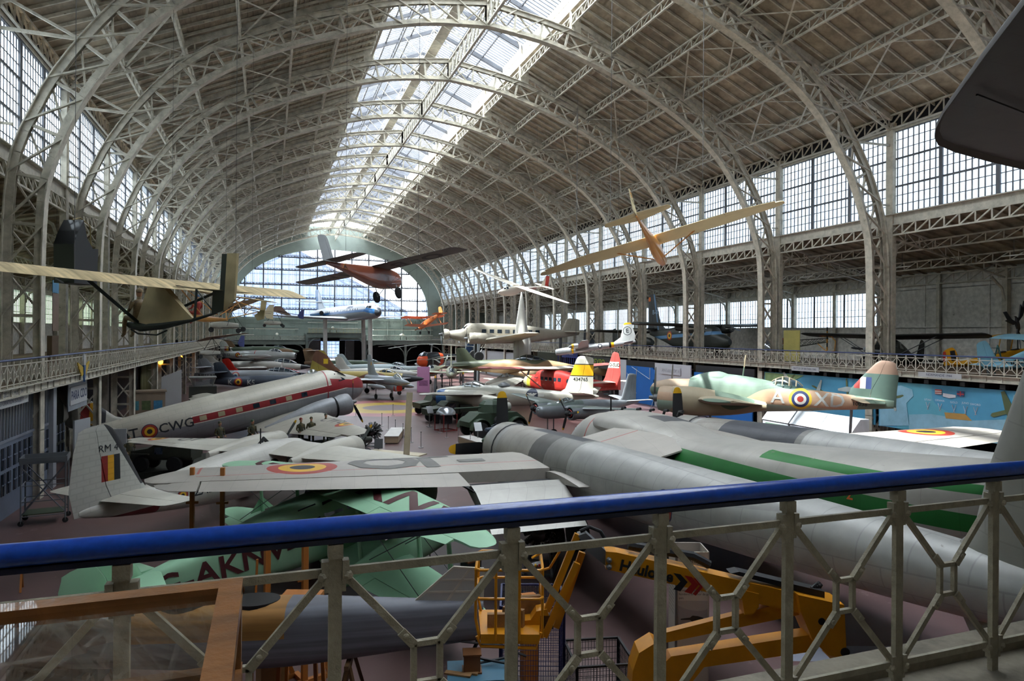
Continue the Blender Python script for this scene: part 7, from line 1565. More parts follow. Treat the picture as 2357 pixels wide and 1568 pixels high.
for zz in (.35, .9, 1.5): g.tube([(-.7, -.5, zz), (.7, -.5, zz)], .02, 5).tube([(-.7, .5, zz), (.7, .5, zz)], .02, 5).tube([(-.7, -.5, zz), (-.7, .5, zz)], .02, 5)
g.build('bracing', MG, t); G().box((0, 0, .4), (1.3, .9, .04)).build('lower_tray', mat('green_grey_tray', '3c4a38'), t, smooth=False)
# ---------------------------------------------------------------- left side: doors, signs, netting
DB = mat('blue_grey_door', '5d6678', rough=.6, noise=.15)
x = -9.75; g = G().box((x, 31.2, (EYE-2.5)/2), (.12, 11.3, EYE-2.5))
DOOR = struct(g.build('door_1', DB, smooth=False))
for k in range(-3, 2):
    for j in range(4):
        yc = 35.1+k*2.5+j*.6
        for zc in (2.35, 1.35):
            G().box((x+.07, yc, zc), (.03, .42, .85)).build('door_pane', mat('dark_door_glass', '1f242c', rough=.2), DOOR, smooth=False)
            g = G().box((x+.1, yc, zc), (.03, .04, .85)).box((x+.1, yc, zc), (.03, .42, .04)).build('glazing_bar', DB, DOOR, smooth=False)
g = G()
for k in range(34): g.box((x+.08, 26+k*.33, 3.85), (.03, .05, 1.6))
g.box((x+.09, 31.2, 3.02), (.05, 11.3, .1)); g.build('mullions', mat('pale_blue_grey_bar', '7a808c'), DOOR, smooth=False)
G().box((x+.065, 31.2, 3.9), (.02, 11.1, 1.6)).build('upper_glazing', mat('dusty_dark_glass', '3b4048', rough=.35), DOOR, smooth=False)
G().box((x+.1, 37.2, 2.4), (.35, .5, 4.8)).build('pilaster', mat('white_tile_pilaster', '8e9298', noise=.1), DOOR, smooth=False)
def sign(name, label, loc, rz, w_, h, board, lines, ink, size, cat='sign', stretch=1., bold=.02, tilt=0):
    t = thing(name, label, cat, loc, rz)
    G().box((0, .03, 0), (w_, .05, h)).build('board', board, t, smooth=False)
    for k, ln in enumerate(lines): flat_text(t, ln, size, (0, 0, (len(lines)-1)*size*.6-k*size*1.2), (1, 0, 0), (0, 0, 1), ink, bold=bold, stretch=stretch, name='sign_lettering', lift=.008)
    return t
WB = mat('white_sign_board', 'aeb0b2', rough=.5, noise=.05); NV = mat('navy_lettering', '1f2a50')
sign('museum_sign', 'white two-line museum restoration society sign on the left gallery edge', (-9.22, 30.55, EYE-2.52), 90, 4.0, .66, WB, ('BRUSSELS AIR MUSEUM', 'RESTORATION SOCIETY'), NV, .25, stretch=1.05, bold=.0)
t = sign('para_sign', 'white PARA CDO sign in a grey frame hanging under the left gallery', (-9.5, 41.6, EYE-3.3), 90, 3.3, .92, WB, ('PARA CDO',), NV, .66, stretch=.95)
G().box((0, .08, 0), (3.7, .05, 1.5)).build('grey_frame', mat('grey_sign_frame', '7d838a'), t, smooth=False)
t = thing('winged_emblem', 'yellow winged emblem with white and blue dagger on the left gallery railing', 'emblem', (-9.0, 40.3, EYE-1.85), 90)
yw = mat('emblem_yellow', 'b8982a', rough=.5)
for s in (1, -1):
    G().prism([(0, .0), (s*1.15, .32), (s*1.1, .16), (s*.98, .12), (s*.92, 0), (s*.8, -.05), (s*.72, -.18), (s*.58, -.22), (s*.5, -.36), (s*.36, -.4), (0, -.3)], 0, .05, lambda p, q, h: V(p, h, q)).build('wing_shape', yw, t, smooth=False)
G().prism([(-.16, .1), (-.18, .45), (-.1, .68), (0, .74), (.1, .68), (.18, .45), (.16, .1)], -.04, .03, lambda p, q, h: V(p, h, q)).build('white_canopy_shape', WB, t, smooth=False)
G().prism([(-.18, .14), (.18, .14), (.1, -.45), (0, -.72), (-.1, -.45)], -.045, .03, lambda p, q, h: V(p, h, q)).build('blue_blade', mat('emblem_blue', '2c5a94'), t, smooth=False)
# parachute cloth
t = thing('parachute_cloth', 'sagging whitish parachute netting hung below the left gallery', 'parachute', (-10.3, 43.5, EYE-2.6), 90)
g = G(); R = []
for i in range(15):
    a = -1+2*i/14; row = []
    for j in range(9):
        q = j/8; row.append(V(a*3.3*(1-q*.42)+.08*sin(i*2.1+j), .25*sin(i*1.9)*(.5+q)*.5, -.05-q*3.0*(1-abs(a)**2.2)*.92+.04*sin(i*3+j*2)))
    R.append(row)
vs = [p for r in R for p in r]; g.add(vs, [(i*9+j, (i+1)*9+j, (i+1)*9+j+1, i*9+j+1) for i in range(14) for j in range(8)]); o = g.build('hanging_cloth', glassmat('sheer_parachute_silk', (.62, .6, .56), frost=.75, gloss=.02, rough=.5), t)
m_ = o.modifiers.new('thickness', 'SOLIDIFY'); m_.thickness = .02
g = G(); 
for s in (-1, 1): g.tube([(s*3.3, 0, 0), (s*3.2, 0, .25)], .02, 5)
g.build('hanging_cord', WIREM, t)
# camouflage net, curtain, white panel, cabin, kiosk
o = G().box((0, 0, 2.4), (.1, 9, 4.8)).build('camouflage_net', mat('black_green_net', '1a1f18', rough=.9, noise=.5, nscale=12, bump=1.)); o.location = (-11.2, 43.8, 0); tag(o, 'dark camouflage netting wall behind the PARA CDO sign', 'netting')
g = G(); R = [[V(.12*sin(k*1.7), -2.4+k*.12, z) for k in range(41)] for z in (0, 2.5, 4.6)]
vs = [p for r in R for p in r]; g.add(vs, [(i*41+j, i*41+j+1, (i+1)*41+j+1, (i+1)*41+j) for i in range(2) for j in range(40)]); o = g.build('curtain', mat('olive_curtain', '4a4622', rough=.8, noise=.2)); o.location = (-10.2, 66.5, 0); o.modifiers.new('thickness', 'SOLIDIFY').thickness = .03; tag(o, 'olive draped curtain hanging in a bay under the left gallery', 'curtain')
t = thing('white_partition', 'tall slanted white exhibition panel behind the red-striped airliner', 'panel', (-7.6, 62, 0), 12)
G().prism([(-.75, 0), (.75, 0), (.75, EYE-3.07), (-.75, EYE-3.66)], -.06, .06, lambda p, q, h: V(p, h, q)).build('panel_board', mat('white_partition_board', 'b0b1b3', noise=.04), t, smooth=False)
t = thing('control_cabin', 'dark olive control cabin with slanted glazed top beside the jets', 'cabin', (-5.8, 68.5, 0), 6)
G().box((0, 0, 1.2), (2.3, 2.2, 2.4)).build('cabin_body', mat('dark_olive_cabin', '30332e', noise=.15), t, smooth=False)
G().prism([(-.8, 2.4), (.8, 2.4), (1.05, 3.15), (-1.05, 3.15)], -.9, .9, lambda p, q, h: V(p, h, q)).build('glazed_cab', CLEAR, t, smooth=False); G().box((0, 0, 3.2), (2.3, 2.1, .08)).build('cabin_roof', mat('grey_cabin_roof', '7b7d78'), t, smooth=False)
g = G()
for sx in (-1, 1):
    for sy in (-.9, .9): g.bar((sx*.8, sy, 2.4), (sx*1.05, sy, 3.16), .07)
g.build('cab_frame', mat('grey_cabin_roof', ''), t, smooth=False)
t = thing('display_kiosk', 'beige display kiosk with small lit pictures beside the left column', 'kiosk', (-9.0, 59.0, 0), 10)
G().box((0, 0, 1.35), (2.6, 1.4, 2.7)).box((0, 0, 2.75), (2.8, 1.6, .12)).build('kiosk_body', mat('beige_kiosk', '8a7a68', noise=.1), t, smooth=False)
for k in range(3): G().box((-.8+k*.8, -.72, 1.7), (.6, .03, .7)).build('picture_panel', mat(['picture_teal', 'picture_olive', 'picture_blue'][k], ['3f7f8c', '50603c', '34749a'][k], noise=.3, nscale=5), t, smooth=False)
for y, z, lab in ((78, 3.6, 'small warm lamp glowing under the left gallery near the timber braces'), (97, 3.7, 'second small warm lamp glowing further along under the left gallery')):
    o = G().lathe([(0, .05), (.1, .22), (.35, .26), (.45, .1)], 12, Mx((0, 0, 0), 0, -90)).build('bay_lamp', mat('warm_lamp_glow', 'f0a030', emit=6)); o.location = (-10.6, y, z+.4); G().tube([(0, 0, .4), (0, 0, EYE-2.4-z-.4)], .015, 5).build('lamp_cord', BLACK, o); tag(o, lab, 'lamp')
# boxes and partition near the tall white fin
o = G().box((0, 0, 1.5), (1.4, .08, 3.0)).build('leaning_board', mat('white_board', '9fa2a6', noise=.05), smooth=False); o.location = (-8.7, 38.6, 0); o.rotation_euler = (0, 0, radians(75)); tag(o, 'white leaning board beside the left column base', 'board')
o = G().box((0, 0, 1.1), (2.2, .1, 2.2)).build('plywood_partition', mat('white_board', ''), smooth=False); o.location = (-8.2, 40.6, 0); tag(o, 'low white partition with timber edge behind the RM 4 fin', 'partition'); G().box((-1.1, 0, 1.1), (.08, .14, 2.2)).build('timber_edge', OT, o, smooth=False)
# soldiers, gun, jeep by the airliner
CM = mat('camouflage_uniform', '3f4030', rough=.8, noise=.4, nscale=9, regions=[('camo', '5a5238', 6, .5)])
for k, (x, y, r, sit, cap, lab) in enumerate(((1.75, 41.6, -60, 0, mat('red_beret', '8a2a28'), 'standing camouflaged mannequin soldier with red beret beside the airliner'), (2.35, 41.9, -80, 0, CM, 'camouflaged mannequin soldier right of the red beret soldier, slightly lower'), (3.3, 43.4, -70, 0, mat('green_helmet', '3a4032'), 'helmeted mannequin soldier standing below the airliner wing root'), (-2.6, 41.2, -60, 0, CM, 'hooded camouflaged mannequin soldier before the C of the airliner lettering'), (-.9, 41.5, -50, 0, mat('green_beret', '2f5038'), 'mannequin soldier with green beret beside the mortar'), (-6.6, 38.5, -60, 0, mat('green_helmet', ''), 'mannequin soldier left of the military jeep under the white wing tip'))):
    p = pilot('person', lab, (x, y, .55 if k != 5 else .3), r, CM, sit=bool(sit), cap=cap)
o = G().box((0, 0, .15), (12, 4.2, .3)).box((3.5, 0, .42), (4.5, 3, .25)).build('display_mound', mat('dark_turf', '20231a', rough=.95, noise=.5, nscale=6, bump=1.)); o.location = (-1.3, 41.6, 0); o.rotation_euler = (0, 0, radians(18)); tag(o, 'dark turf display plinth carrying the mannequin soldiers', 'plinth')
t = thing('mortar', 'olive mortar tube pointing up beside the green beret soldier', 'mortar', (-1.6, 41.9, .4), 20); G().tube([(0, 0, 0), (.85, 0, 1.5)], .1, 10).build('barrel', mat('olive_gunmetal', '5a5636', rough=.5), t)
for s in (-1, 1): G().tube([(.55, 0, .95), (.9, s*.4, 0)], .03, 5).build('bipod_leg', BLACK, t)
def truck(name, label, cat, loc, rz, m, L=4.2, W=1.9, H=1.9, cab=(0, .35), sc=1., six=False):
    t = thing(name, label, cat, loc, rz, scale=sc)
    G().box((0, 0, .75), (L, W*.75, .18)).build('chassis', m, t, smooth=False)
    G().prism([(L*.5, .8), (L*.5, 1.15), (L*.22, 1.3), (L*.12, H), (-L*.08, H), (-L*.1, .8)], -W*.42, W*.42, lambda p, q, h: V(p, h, q)).build('cab', m, t, smooth=False)
    G().box((-L*.3, 0, 1.12), (L*.4, W*.95, .6)).build('cargo_body', m, t, smooth=False)
    for s in (-1, 1): G().box((L*.04, s*W*.425, H-.32), (L*.13, .02, .38)).build('side_window', CGLASS, t, smooth=False); G().box((L*.33, s*W*.43, 1.0), (L*.28, .34, .06)).build('mudguard', m, t, smooth=False)
    G().add([(L*.215, -W*.38, 1.33), (L*.215, W*.38, 1.33), (L*.125, W*.38, H-.06), (L*.125, -W*.38, H-.06)], [(0, 1, 2, 3)]).build('windscreen', CGLASS, t, smooth=False)
    for x in (L*.33, -L*.22)+((-L*.42,) if six else ()):
        for s in (-1, 1): wheelG(.45, .24).build('wheel', [TYRE, m], t, loc=(x, s*W*.42, .45))
    return t
OL = mat('army_olive', '3a4030', rough=.6, noise=.15)
truck('army_truck', 'dark olive army truck with high cab before the cream bomber nose', 'truck', (14.4, 61.0, 0), 195, OL, sc=.95, six=True)
truck('army_truck', 'olive army vehicle nearer than the high-cab truck, with wheel on show', 'truck', (14.3, 55.2, 0), 190, mat('army_green', '333a2c', rough=.6, noise=.15), L=4.6, H=1.7)
truck('jeep', 'dark military jeep under the tip of the small white wing', 'jeep', (-4.9, 38.4, .3), 160, mat('jeep_olive', '2d3024', rough=.6), L=3.4, W=1.5, H=1.5, sc=.9)
def armoured():
    m = mat('armoured_green', '2f4030', rough=.5, noise=.2, dirt=('55604a', 4, .68))
    t = thing('armoured_car', 'dark green armoured car with turret and long gun', 'armoured car', (15.2, 46.6, 0), 192)
    G().prism([(2.3, .8), (2.3, 1.15), (1.5, 1.75), (-1.6, 1.7), (-2.3, 1.2), (-2.2, .75), (0, .6)], -.75, .75, lambda p, q, h: V(p, h, q)).build('hull', m, t, smooth=False)
    tu = G(); tu.rings([[V(.1+r*1.05*cos(a), r*sin(a), z) for a in (2*pi*(k+.5)/8 for k in range(8))] for z, r in ((1.72, .95), (2.3, .85), (2.55, .6), (2.62, .3))]); tu = tu.build('turret', m, t, smooth=False)
    G().tube([(1.0, 0, 2.1), (3.1, 0, 2.1)], .055, 8).build('gun_barrel', m, tu); G().prism([(-.1, 2.12), (.12, 2.12), (0, 2.32)], .0, .02, lambda p, q, h: V(p, .82+h, q)).build('blue_triangle', mat('unit_blue', '2f6aa8'), tu, smooth=False)
    G().lathe([(0, .25), (.06, .22), (.1, .05)], 12, Mx((-.2, .2, 2.6), 0, -90)).build('hatch', m, tu)
    for x in (1.5, -1.5):
        for s in (-1, 1):
            wheelG(.58, .34).build('wheel', [TYRE, m], t, loc=(x, s*1.0, .58))
            g = G(); g.rings([[V(x+r*cos(a), s*1.0+y, .62+r*sin(a)) for y, r in ((-.24, .72), (.24, .72), (.24, .78), (-.24, .78))] for a in (pi*k/10 for k in range(11))]); g.build('mudguard', m, t, ang=50)
    wheelG(.45, .25).build('spare_wheel', [TYRE, m], t, loc=(0, .95, 1.1)); G().lathe([(0, .3), (.5, .3)], 14, Mx((-1.6, -.3, 2.0), 0, 0, 0)).build('stowage_drum', mat('pale_drum', 'a5a49a'), t)
armoured()
# engines on stands, radome, benches
engine('inline_engine', 'dark grey inline engine on a bright blue frame before the armoured car', (14.2, 42.3, 0), 190, .38, mat('slate_engine', '3a4350', rough=.4, metal=.4, noise=.3), 7, sm=mat('blue_frame_paint', '2255a0', rough=.4), h=.7, L=1.8)
engine('green_engine', 'small black and green engine on an orange timber frame', (12.4, 39.0, 0), 200, .32, mat('green_black_engine', '23402a', rough=.4, noise=.5, nscale=4), 7, sm=mat('orange_timber', ''), h=.6, L=.7)
t = thing('jet_engine', 'polished jet engine with piping and black exhaust on a blue stand', 'aircraft engine', (13.5, 36.4, 0), 145)
G().lathe([(.9, .2), (.9, .42), (.6, .46), (.2, .44), (.1, .5), (-.1, .5), (-.3, .42), (-.6, .4)], 24, Mx((0, 0, 1.1))).build('compressor', mat('polished_engine_metal', 'b5b6b8', rough=.25, metal=.8, noise=.3, nscale=7), t)
g = G().lathe([(-.55, .4), (-.6, .46), (-1.0, .46), (-1.1, .4), (-1.1, .33), (-.9, .3), (-.9, .02)], 24, Mx((0, 0, 1.1))); g.build('exhaust', DKGREY, t)
g = G()
for k in range(10): a = 2*pi*k/10; g.tube([(.6, .47*cos(a), 1.1+.47*sin(a)), (.25, .54*cos(a+.2), 1.1+.54*sin(a+.2)), (-.3, .46*cos(a+.1), 1.1+.46*sin(a+.1))], .028, 5)
g.build('piping', mat('polished_engine_metal', ''), t); g = G()
for xx in (-.5, .5): g.bar((xx, -.45, 0), (xx, -.45, 1.0), .07).bar((xx, .45, 0), (xx, .45, 1.0), .07).bar((xx, -.45, .05), (xx, .45, .05), .07)
g.build('blue_stand', mat('blue_frame_paint', ''), t, smooth=False)
t = thing('ball_turret', 'domed silver turret with guns on a red frame', 'gun turret', (12.6, 50.0, 0), 200)
G().lathe([(0, .75), (.2, .72), (.45, .5), (.58, .1)], 20, Mx((0, 0, 1.25), 0, -90)).build('dome', mat('silver_dome', 'a5a8ac', rough=.25, metal=.7), t); G().box((0, 0, .85), (.7, .7, .6)).build('gun_mount', DKGREY, t, smooth=False)
for s in (-.2, .2): G().tube([(.2, s, 1.2), (1.3, s, 1.35)], .04, 6).build('gun_barrel', BLACK, t)
g = G()
for a in (-.6, .6):
    for b in (-.6, .6): g.bar((a, b, 0), (a, b, 1.25), .06)
    g.bar((a, -.6, .06), (a, .6, .06), .06).bar((a, -.6, 1.25), (a, .6, 1.25), .06).bar((-.6, a, .06), (.6, a, .06), .06)
g.build('red_frame', mat('dark_red_frame', '7a2422'), t, smooth=False)
engine('display_engine', 'black radial engine on a stand right of the airliner wing tip', (6.4, 44.8, 0), 250, .6, GB, 9, h=.35, L=1.2); engine('display_engine', 'black inline engine behind a low fence left of the white bench', (5.2, 41.9, 0), 200, .5, mat('oily_engine', '2b2d26', rough=.4, noise=.4), 9, h=.3, L=1.6)
for nm, lab, loc, rz, d in (('bench', 'long pale wooden bench among the rope posts left of the aisle', (8.2, 47.0, 0), 74, (4.2, .9, .5)), ('bench', 'long pale wooden bench right of the aisle before the engines', (12.75, 41.3, 0), 100, (5.0, .9, .5))):
    t = thing(nm, lab, 'bench', loc, rz); G().box((0, 0, .27), (d[0], d[1], .42)).build('bench_base', mat('pale_bench_wood', 'a08c74', rough=.6, noise=.12), t, smooth=False); G().box((0, 0, .5), (d[0]+.06, d[1]+.06, .05)).build('bench_top', mat('white_bench_top', 'bdb8b2', rough=.5), t, smooth=False)
t = thing('white_post', 'tall cream slanted post rising above the freighter wing', 'post', (7.0, 36.6, 0), 0); G().bar((0, 0, 0), (.25, .3, 4.1), .32, .12).build('post_board', mat('cream_board', 'bdb195', rough=.5), t, smooth=False); G().box((0, 0, .05), (.8, .8, .1)).build('foot', mat('cream_board', ''), t, smooth=False)
o = G().bar((0, 0, .45), (2.6, -2.4, .45), .9, .06, (0, 0, 1)).build('slanted_barrier', mat('cream_board', ''), smooth=False)
o.location = (5.6, 40.2, 0); tag(o, 'low cream barrier board beside the black inline engine', 'barrier')
# rope posts
t0 = None; k = 0
RP = [(8.4, 54), (8.55, 51.8), (8.7, 49.6), (8.85, 47.4), (9.0, 45.2), (9.2, 43), (12.1, 53.5), (12.0, 51.2), (11.9, 49), (11.8, 46.6), (12.0, 44.2), (12.2, 42), (12.5, 39.8), (12.7, 37.6), (10.4, 60.5), (13.6, 60.8), (17.0, 62.4), (7.2, 61), (4.55, 19.9), (5.3, 17.4), (5.9, 15.6), (4.1, 21.9), (20.5, 84), (19, 82.5), (21.5, 86)]
for x, y in RP:
    lab = 'slim rope-barrier post standing on the hall floor'
    if t0 is None:
        t0 = thing('barrier_post', lab, 'barrier post', (x, y, 0), group='rope-barrier posts on the hall floor'); pm = mat('steel_post', '8f8f90', rough=.35, metal=.6)
        G().tube([(0, 0, .03), (0, 0, 1.0)], .022, 8).build('post', pm, t0); G().lathe([(0, .17), (.02, .17), (.035, .05)], 16, Mx((0, 0, 0), 0, -90)).build('base', pm, t0); G().lathe([(0, .03), (.05, .03)], 8, Mx((0, 0, .97), 0, -90)).build('cap', BLACK, t0)
    else: dup(t0, Matrix.Translation((x, y, 0)), lab)
for x, y, z, rz, lab in ((11.9, 52.4, 1.35, 10, 'white reading panel on legs beside the red-framed turret'), (12.9, 42.6, 1.25, 0, 'white reading panel on a stem before the armoured car'), (12.7, 37.1, 1.0, 15, 'white reading panel beside the polished jet engine'), (14.6, 63.5, 1.15, 10, 'black slanted reading desk before the painted floor circle'), (6.1, 40.4, .8, -10, 'small white text panel before the black inline engine')):
    t = thing('info_stand', lab, 'information stand', (x, y, 0), rz); G().box((0, 0, z), (.5, .04, .62), Matrix.Rotation(radians(-35), 4, 'X')).build('panel', mat('white_info_panel', 'c5c8ca', rough=.4) if 'black' not in lab else BLACK, t, smooth=False); G().bar((0, .03, 0), (0, .03, z), .06).box((0, .03, .015), (.4, .35, .03)).build('stand', STEELG, t, smooth=False)
t = thing('pink_panel', 'pink standing exhibition panel among the helicopters', 'panel', (18.2, 83.9, 0), -15); G().box((0, 0, 1.6), (1.55, .12, 3.2)).build('panel_board', mat('pink_board', 'c48ab4', rough=.5, noise=.06), t, smooth=False); G().box((0, -.07, 1.15), (1.1, .02, .7)).build('printed_picture', mat('pink_print', '96608a', noise=.5, nscale=9), t, smooth=False)
# ---------------------------------------------------------------- right side under the gallery
def wallpanel(name, label, y0, y1, z0, z1, m, x=37.75, cat='exhibition wall', th=.12):
    o = G().box((0, 0, 0), (th, abs(y1-y0), z1-z0)).build(name, m, smooth=False); o.location = (x, (y0+y1)/2, (z0+z1)/2); return tag(o, label, cat)
WH = mat('white_exhibition_wall', 'b9bcc2', rough=.6, noise=.04); BL = mat('cobalt_blue_wall', '1766b5', rough=.55, noise=.05); DK = mat('charcoal_wall', '26272a', rough=.8)
z_ = lambda r: EYE+r
wallpanel('white_wall_panel', 'narrow white exhibition wall left of the first blue wall', 69, 67.3, 0, z_(-2.75), WH); wallpanel('charcoal_panel', 'charcoal strip above the first blue wall', 67.3, 61, z_(-3.35), z_(-2.75), DK)
wallpanel('blue_wall_panel', 'large cobalt blue exhibition wall with white lines', 67.3, 61.6, 0, z_(-3.35), BL); wallpanel('white_wall_panel', 'white exhibition wall lettered Antarctica', 60.9, 54.6, 0, z_(-2.8), WH, x=37.5)
wallpanel('blue_wall_panel', 'second lower cobalt blue wall behind the camouflaged bomber', 54.4, 46.2, 0, z_(-3.4), BL); wallpanel('charcoal_panel', 'charcoal strip above the second blue wall', 54.4, 46.2, z_(-3.4), z_(-2.75), DK, x=37.95)
o = G().add([(37.6, 61.6, z_(-3.4)), (37.55, 58.5, z_(-4.6)), (37.55, 58.6, z_(-5.0)), (37.6, 61.6, z_(-4.5))], [(0, 1, 2, 3)]).build('blue_wedge', BL, smooth=False); o.modifiers.new('t', 'SOLIDIFY').thickness = .1; o['label'] = 'x'; tag(o, 'pointed blue wedge joining blue and white exhibition walls', 'exhibition wall')
LN = mat('white_line', 'd0d4da')
for k, (a, b) in enumerate((((66, -3.45), (62.2, -4.6)), ((62.2, -4.6), (62.2, -3.4)), ((67, -4.2), (65, -6.3)), ((64.9, -3.5), (65.3, -6.2)))):
    o = G().bar((37.64, a[0], z_(a[1])), (37.64, b[0], z_(b[1])), .03, .07, (1, 0, 0)).build('white_route_line', LN, smooth=False); tag(o, ['long slanting white line high on the blue wall', 'short upright white line on the blue wall', 'slanting white line low on the blue wall', 'near-vertical white line in the middle of the blue wall'][k], 'wall line')
def rsign(name, label, y, z, w_, h, board, txt, ink, size, x=37.35, **k): return sign(name, label, (x, y, z), -90, w_, h, board, txt, ink, size, **k)
rsign('gallery_sign', 'small white BATTLE OF BRITAIN 1940 sign on the right gallery edge', 40.0, z_(-2.4), 2.7, .36, WB, ('BATTLE OF BRITAIN 1940',), NV, .2, bold=0); rsign('gallery_sign', 'white NORMANDIE 1944 sign on the right gallery edge', 29.3, z_(-2.25+.0), 2.75, .3, WB, ('NORMANDIE 1944',), NV, .2, bold=0)
rsign('cafe_sign', 'dark blue SKY café sign before the café', 82.2, z_(-2.35), 5.6, 1.15, mat('navy_sign', '1a2a66', rough=.4), ('SKY café',), mat('white_letters', 'd8dadd'), .8, bold=.0)
rsign('expo_sign', 'dark sign with green EXPO lettering behind the red fin', 73.2, z_(-3.3), 5.4, 1.4, mat('dark_sign', '2a2f2e'), ('EXPO',), mat('lime_letters', '8fae2c'), 1.1, bold=0)
flat_text(rsign('antarctica_lettering', 'grey outlined Antarctica lettering on the white wall', 57.8, z_(-3.5), 3.4, .7, WH, (), NV, .5, x=37.32), 'ANTARCTICA', .5, (0, -.002, 0), (1, 0, 0), (0, 0, 1), mat('grey_letters', '8a8f96'), bold=-.01)
g = G()
for k in range(11): g.bar((37.0, 78.6+k*.62, 0), (37.0, 78.6+k*.62, z_(-2.9)), .07)
g.bar((37, 78.6, z_(-2.9)), (37, 84.8, z_(-2.9)), .1); o = g.build('cafe_barrier', mat('blue_bars', '3a4590'), smooth=False); tag(o, 'upright blue bars closing the café under the right gallery', 'barrier')
o = G().box((0, 0, (EYE-2.5)/2), (.1, 7.5, EYE-2.5)).build('netting_screen', mat('dark_green_net', '2b3020', rough=.9, noise=.5, nscale=9, bump=1.), smooth=False); o.location = (37.6, 90, 0); tag(o, 'dark green netting screen left of the café sign', 'netting')
g = G().box((0, 0, (EYE-3)/2), (.1, 40, EYE-3)); o = g.build('white_hoarding', mat('white_hoarding_board', '9ea2a6', noise=.05), smooth=False); o.location = (38.4, 120, 0); tag(o, 'pale hoarding along the far right bays', 'hoarding')
# murals
SEA = mat('mural_sea_blue', '4d97ba', rough=.6, noise=.06, regions=[('camo', '5aa3b8', .2, .55)])
def mural(label, y0, y1, zt0, zt1, zb):
    t = thing('painted_mural', label, 'mural', (38.3, 0, 0)); G().prism([(y0, zb), (y1, zb), (y1, zt1), (y0, zt0)], -.05, .05, lambda p, q, h: V(h, p, q)).build('mural_board', SEA, t, smooth=False); return t
LAND = mat('mural_land', '88b4c8', rough=.6); SANDM = mat('mural_sand', 'b08a4c'); GRN = mat('mural_green', '7f9c6a', rough=.6, noise=.2, nscale=3)
def blob(t, pts, m, name='painted_land', x=-.07): return G().prism(pts, x-.012, x, lambda p, q, h: V(h, p, q)).build(name, m, t, smooth=False)
t = mural('blue mural with painted aeroplanes behind the camouflaged bomber, nearer the blue walls', 45.4, 34.6, z_(-2.9), z_(-2.9), 1.4)
blob(t, [(45.3, z_(-2.95)), (41, z_(-2.95)), (41.8, z_(-3.3)), (43.5, z_(-3.6)), (45.3, z_(-4.2))], GRN)
def pl2(t, y, z, s, a, m=None):
    m = m or mat('mural_plane_white', 'b5c0bd'); R2 = Matrix.Rotation(radians(a), 2)
    f = lambda L: [(y+(R2 @ Vector(p)).x*s, z+(R2 @ Vector(p)).y*s) for p in L]
    blob(t, f([(-1, .0), (-.9, .12), (.7, .1), (1, .02), (.9, -.08), (-.9, -.1)]), mat('mural_plane_green', '5f6a45'), 'painted_fuselage', -.085); blob(t, f([(.25, .08), (.1, 1.0), (-.08, 1.0), (-.2, .08), (-.2, -.08), (-.08, -1), (.1, -1), (.25, -.08)]), m, 'painted_wing', -.1)
pl2(t, 42.6, z_(-3.5), .9, 140); pl2(t, 39.5, z_(-3.9), .75, 20); pl2(t, 36.9, z_(-3.7), .8, 85)
t = mural('blue map mural of the landing beaches with flags below the NORMANDIE sign', 34.3, 24.6, z_(-2.9), z_(-2.9), 1.4)
blob(t, [(34.2, z_(-3.0)), (33.2, z_(-3.2)), (32.6, z_(-3.1)), (31.8, z_(-3.3)), (31.7, z_(-3.7)), (32.2, z_(-4.2)), (32.0, z_(-5.6)), (34.2, z_(-5.9)), (34.2, z_(-3.6))], LAND); blob(t, [(32.0, z_(-4.9)), (30.5, z_(-4.7)), (28, z_(-4.8)), (26, z_(-4.5)), (24.7, z_(-4.2)), (24.7, z_(-5.9)), (32, z_(-5.9))], LAND)
blob(t, [(29.6, z_(-4.5)), (28.3, z_(-4.45)), (27.9, z_(-4.8)), (29.5, z_(-4.85))], SANDM, 'painted_beach', -.09); blob(t, [(24.7, z_(-3.0)), (25.6, z_(-3.1)), (25.7, z_(-3.7)), (24.7, z_(-3.9))], LAND)
for k, (y, w2) in enumerate(((30.7, 'UTAH'), (29.9, 'OMAHA'), (29.0, 'GOLD'), (28.3, 'JUNO'), (27.7, 'SWORD'))):
    flat_text(t, w2, .17, (-.09, y, z_(-3.85+.03*(k % 2))), (0, -1, 0), (0, 0, 1), LN, bold=0)
    for d in (-.12, .12): G().bar((-.09, y+d, z_(-4.0)), (-.09, y-d*.3, z_(-4.45)), .01, .05, (1, 0, 0)).build('painted_arrow', LN, t, smooth=False)
for y, m in ((30.0, mat('flag_red_white', 'b05a5a', regions=[('slab', 'c9c5c0', (0, 0, 1), z_(-3.42), z_(-3.36)), ('slab', 'c9c5c0', (0, 0, 1), z_(-3.3), z_(-3.24))])), (28.6, mat('flag_navy_cross', '3a4472', regions=[('slab', 'c04040', (0, 0, 1), z_(-3.35), z_(-3.29)), ('box', 'c04040', {'y': (28.57, 28.64)})]))): blob(t, [(y-.22, z_(-3.45)), (y+.22, z_(-3.45)), (y+.22, z_(-3.15)), (y-.22, z_(-3.15))], m, 'painted_flag', -.09)
blob(t, [(28.9, z_(-3.4)), (29.7, z_(-3.35)), (29.7, z_(-3.55)), (29.3, z_(-3.62)), (28.9, z_(-3.55))], LN, 'painted_banner', -.09); pl2(t, 33.2, z_(-3.95), .85, 165, mat('mural_plane_grey', 'a5aca8')); pl2(t, 25.8, z_(-4.0), 1.1, 160, mat('mural_plane_dark', '4f5c3c'))
g = G()
for k in range(18): g.box((38.1, 26+k*1.15, z_(-2.72)), (.3, .3, .24))
o = g.build('mural_brackets', BLACK, smooth=False); struct(o)
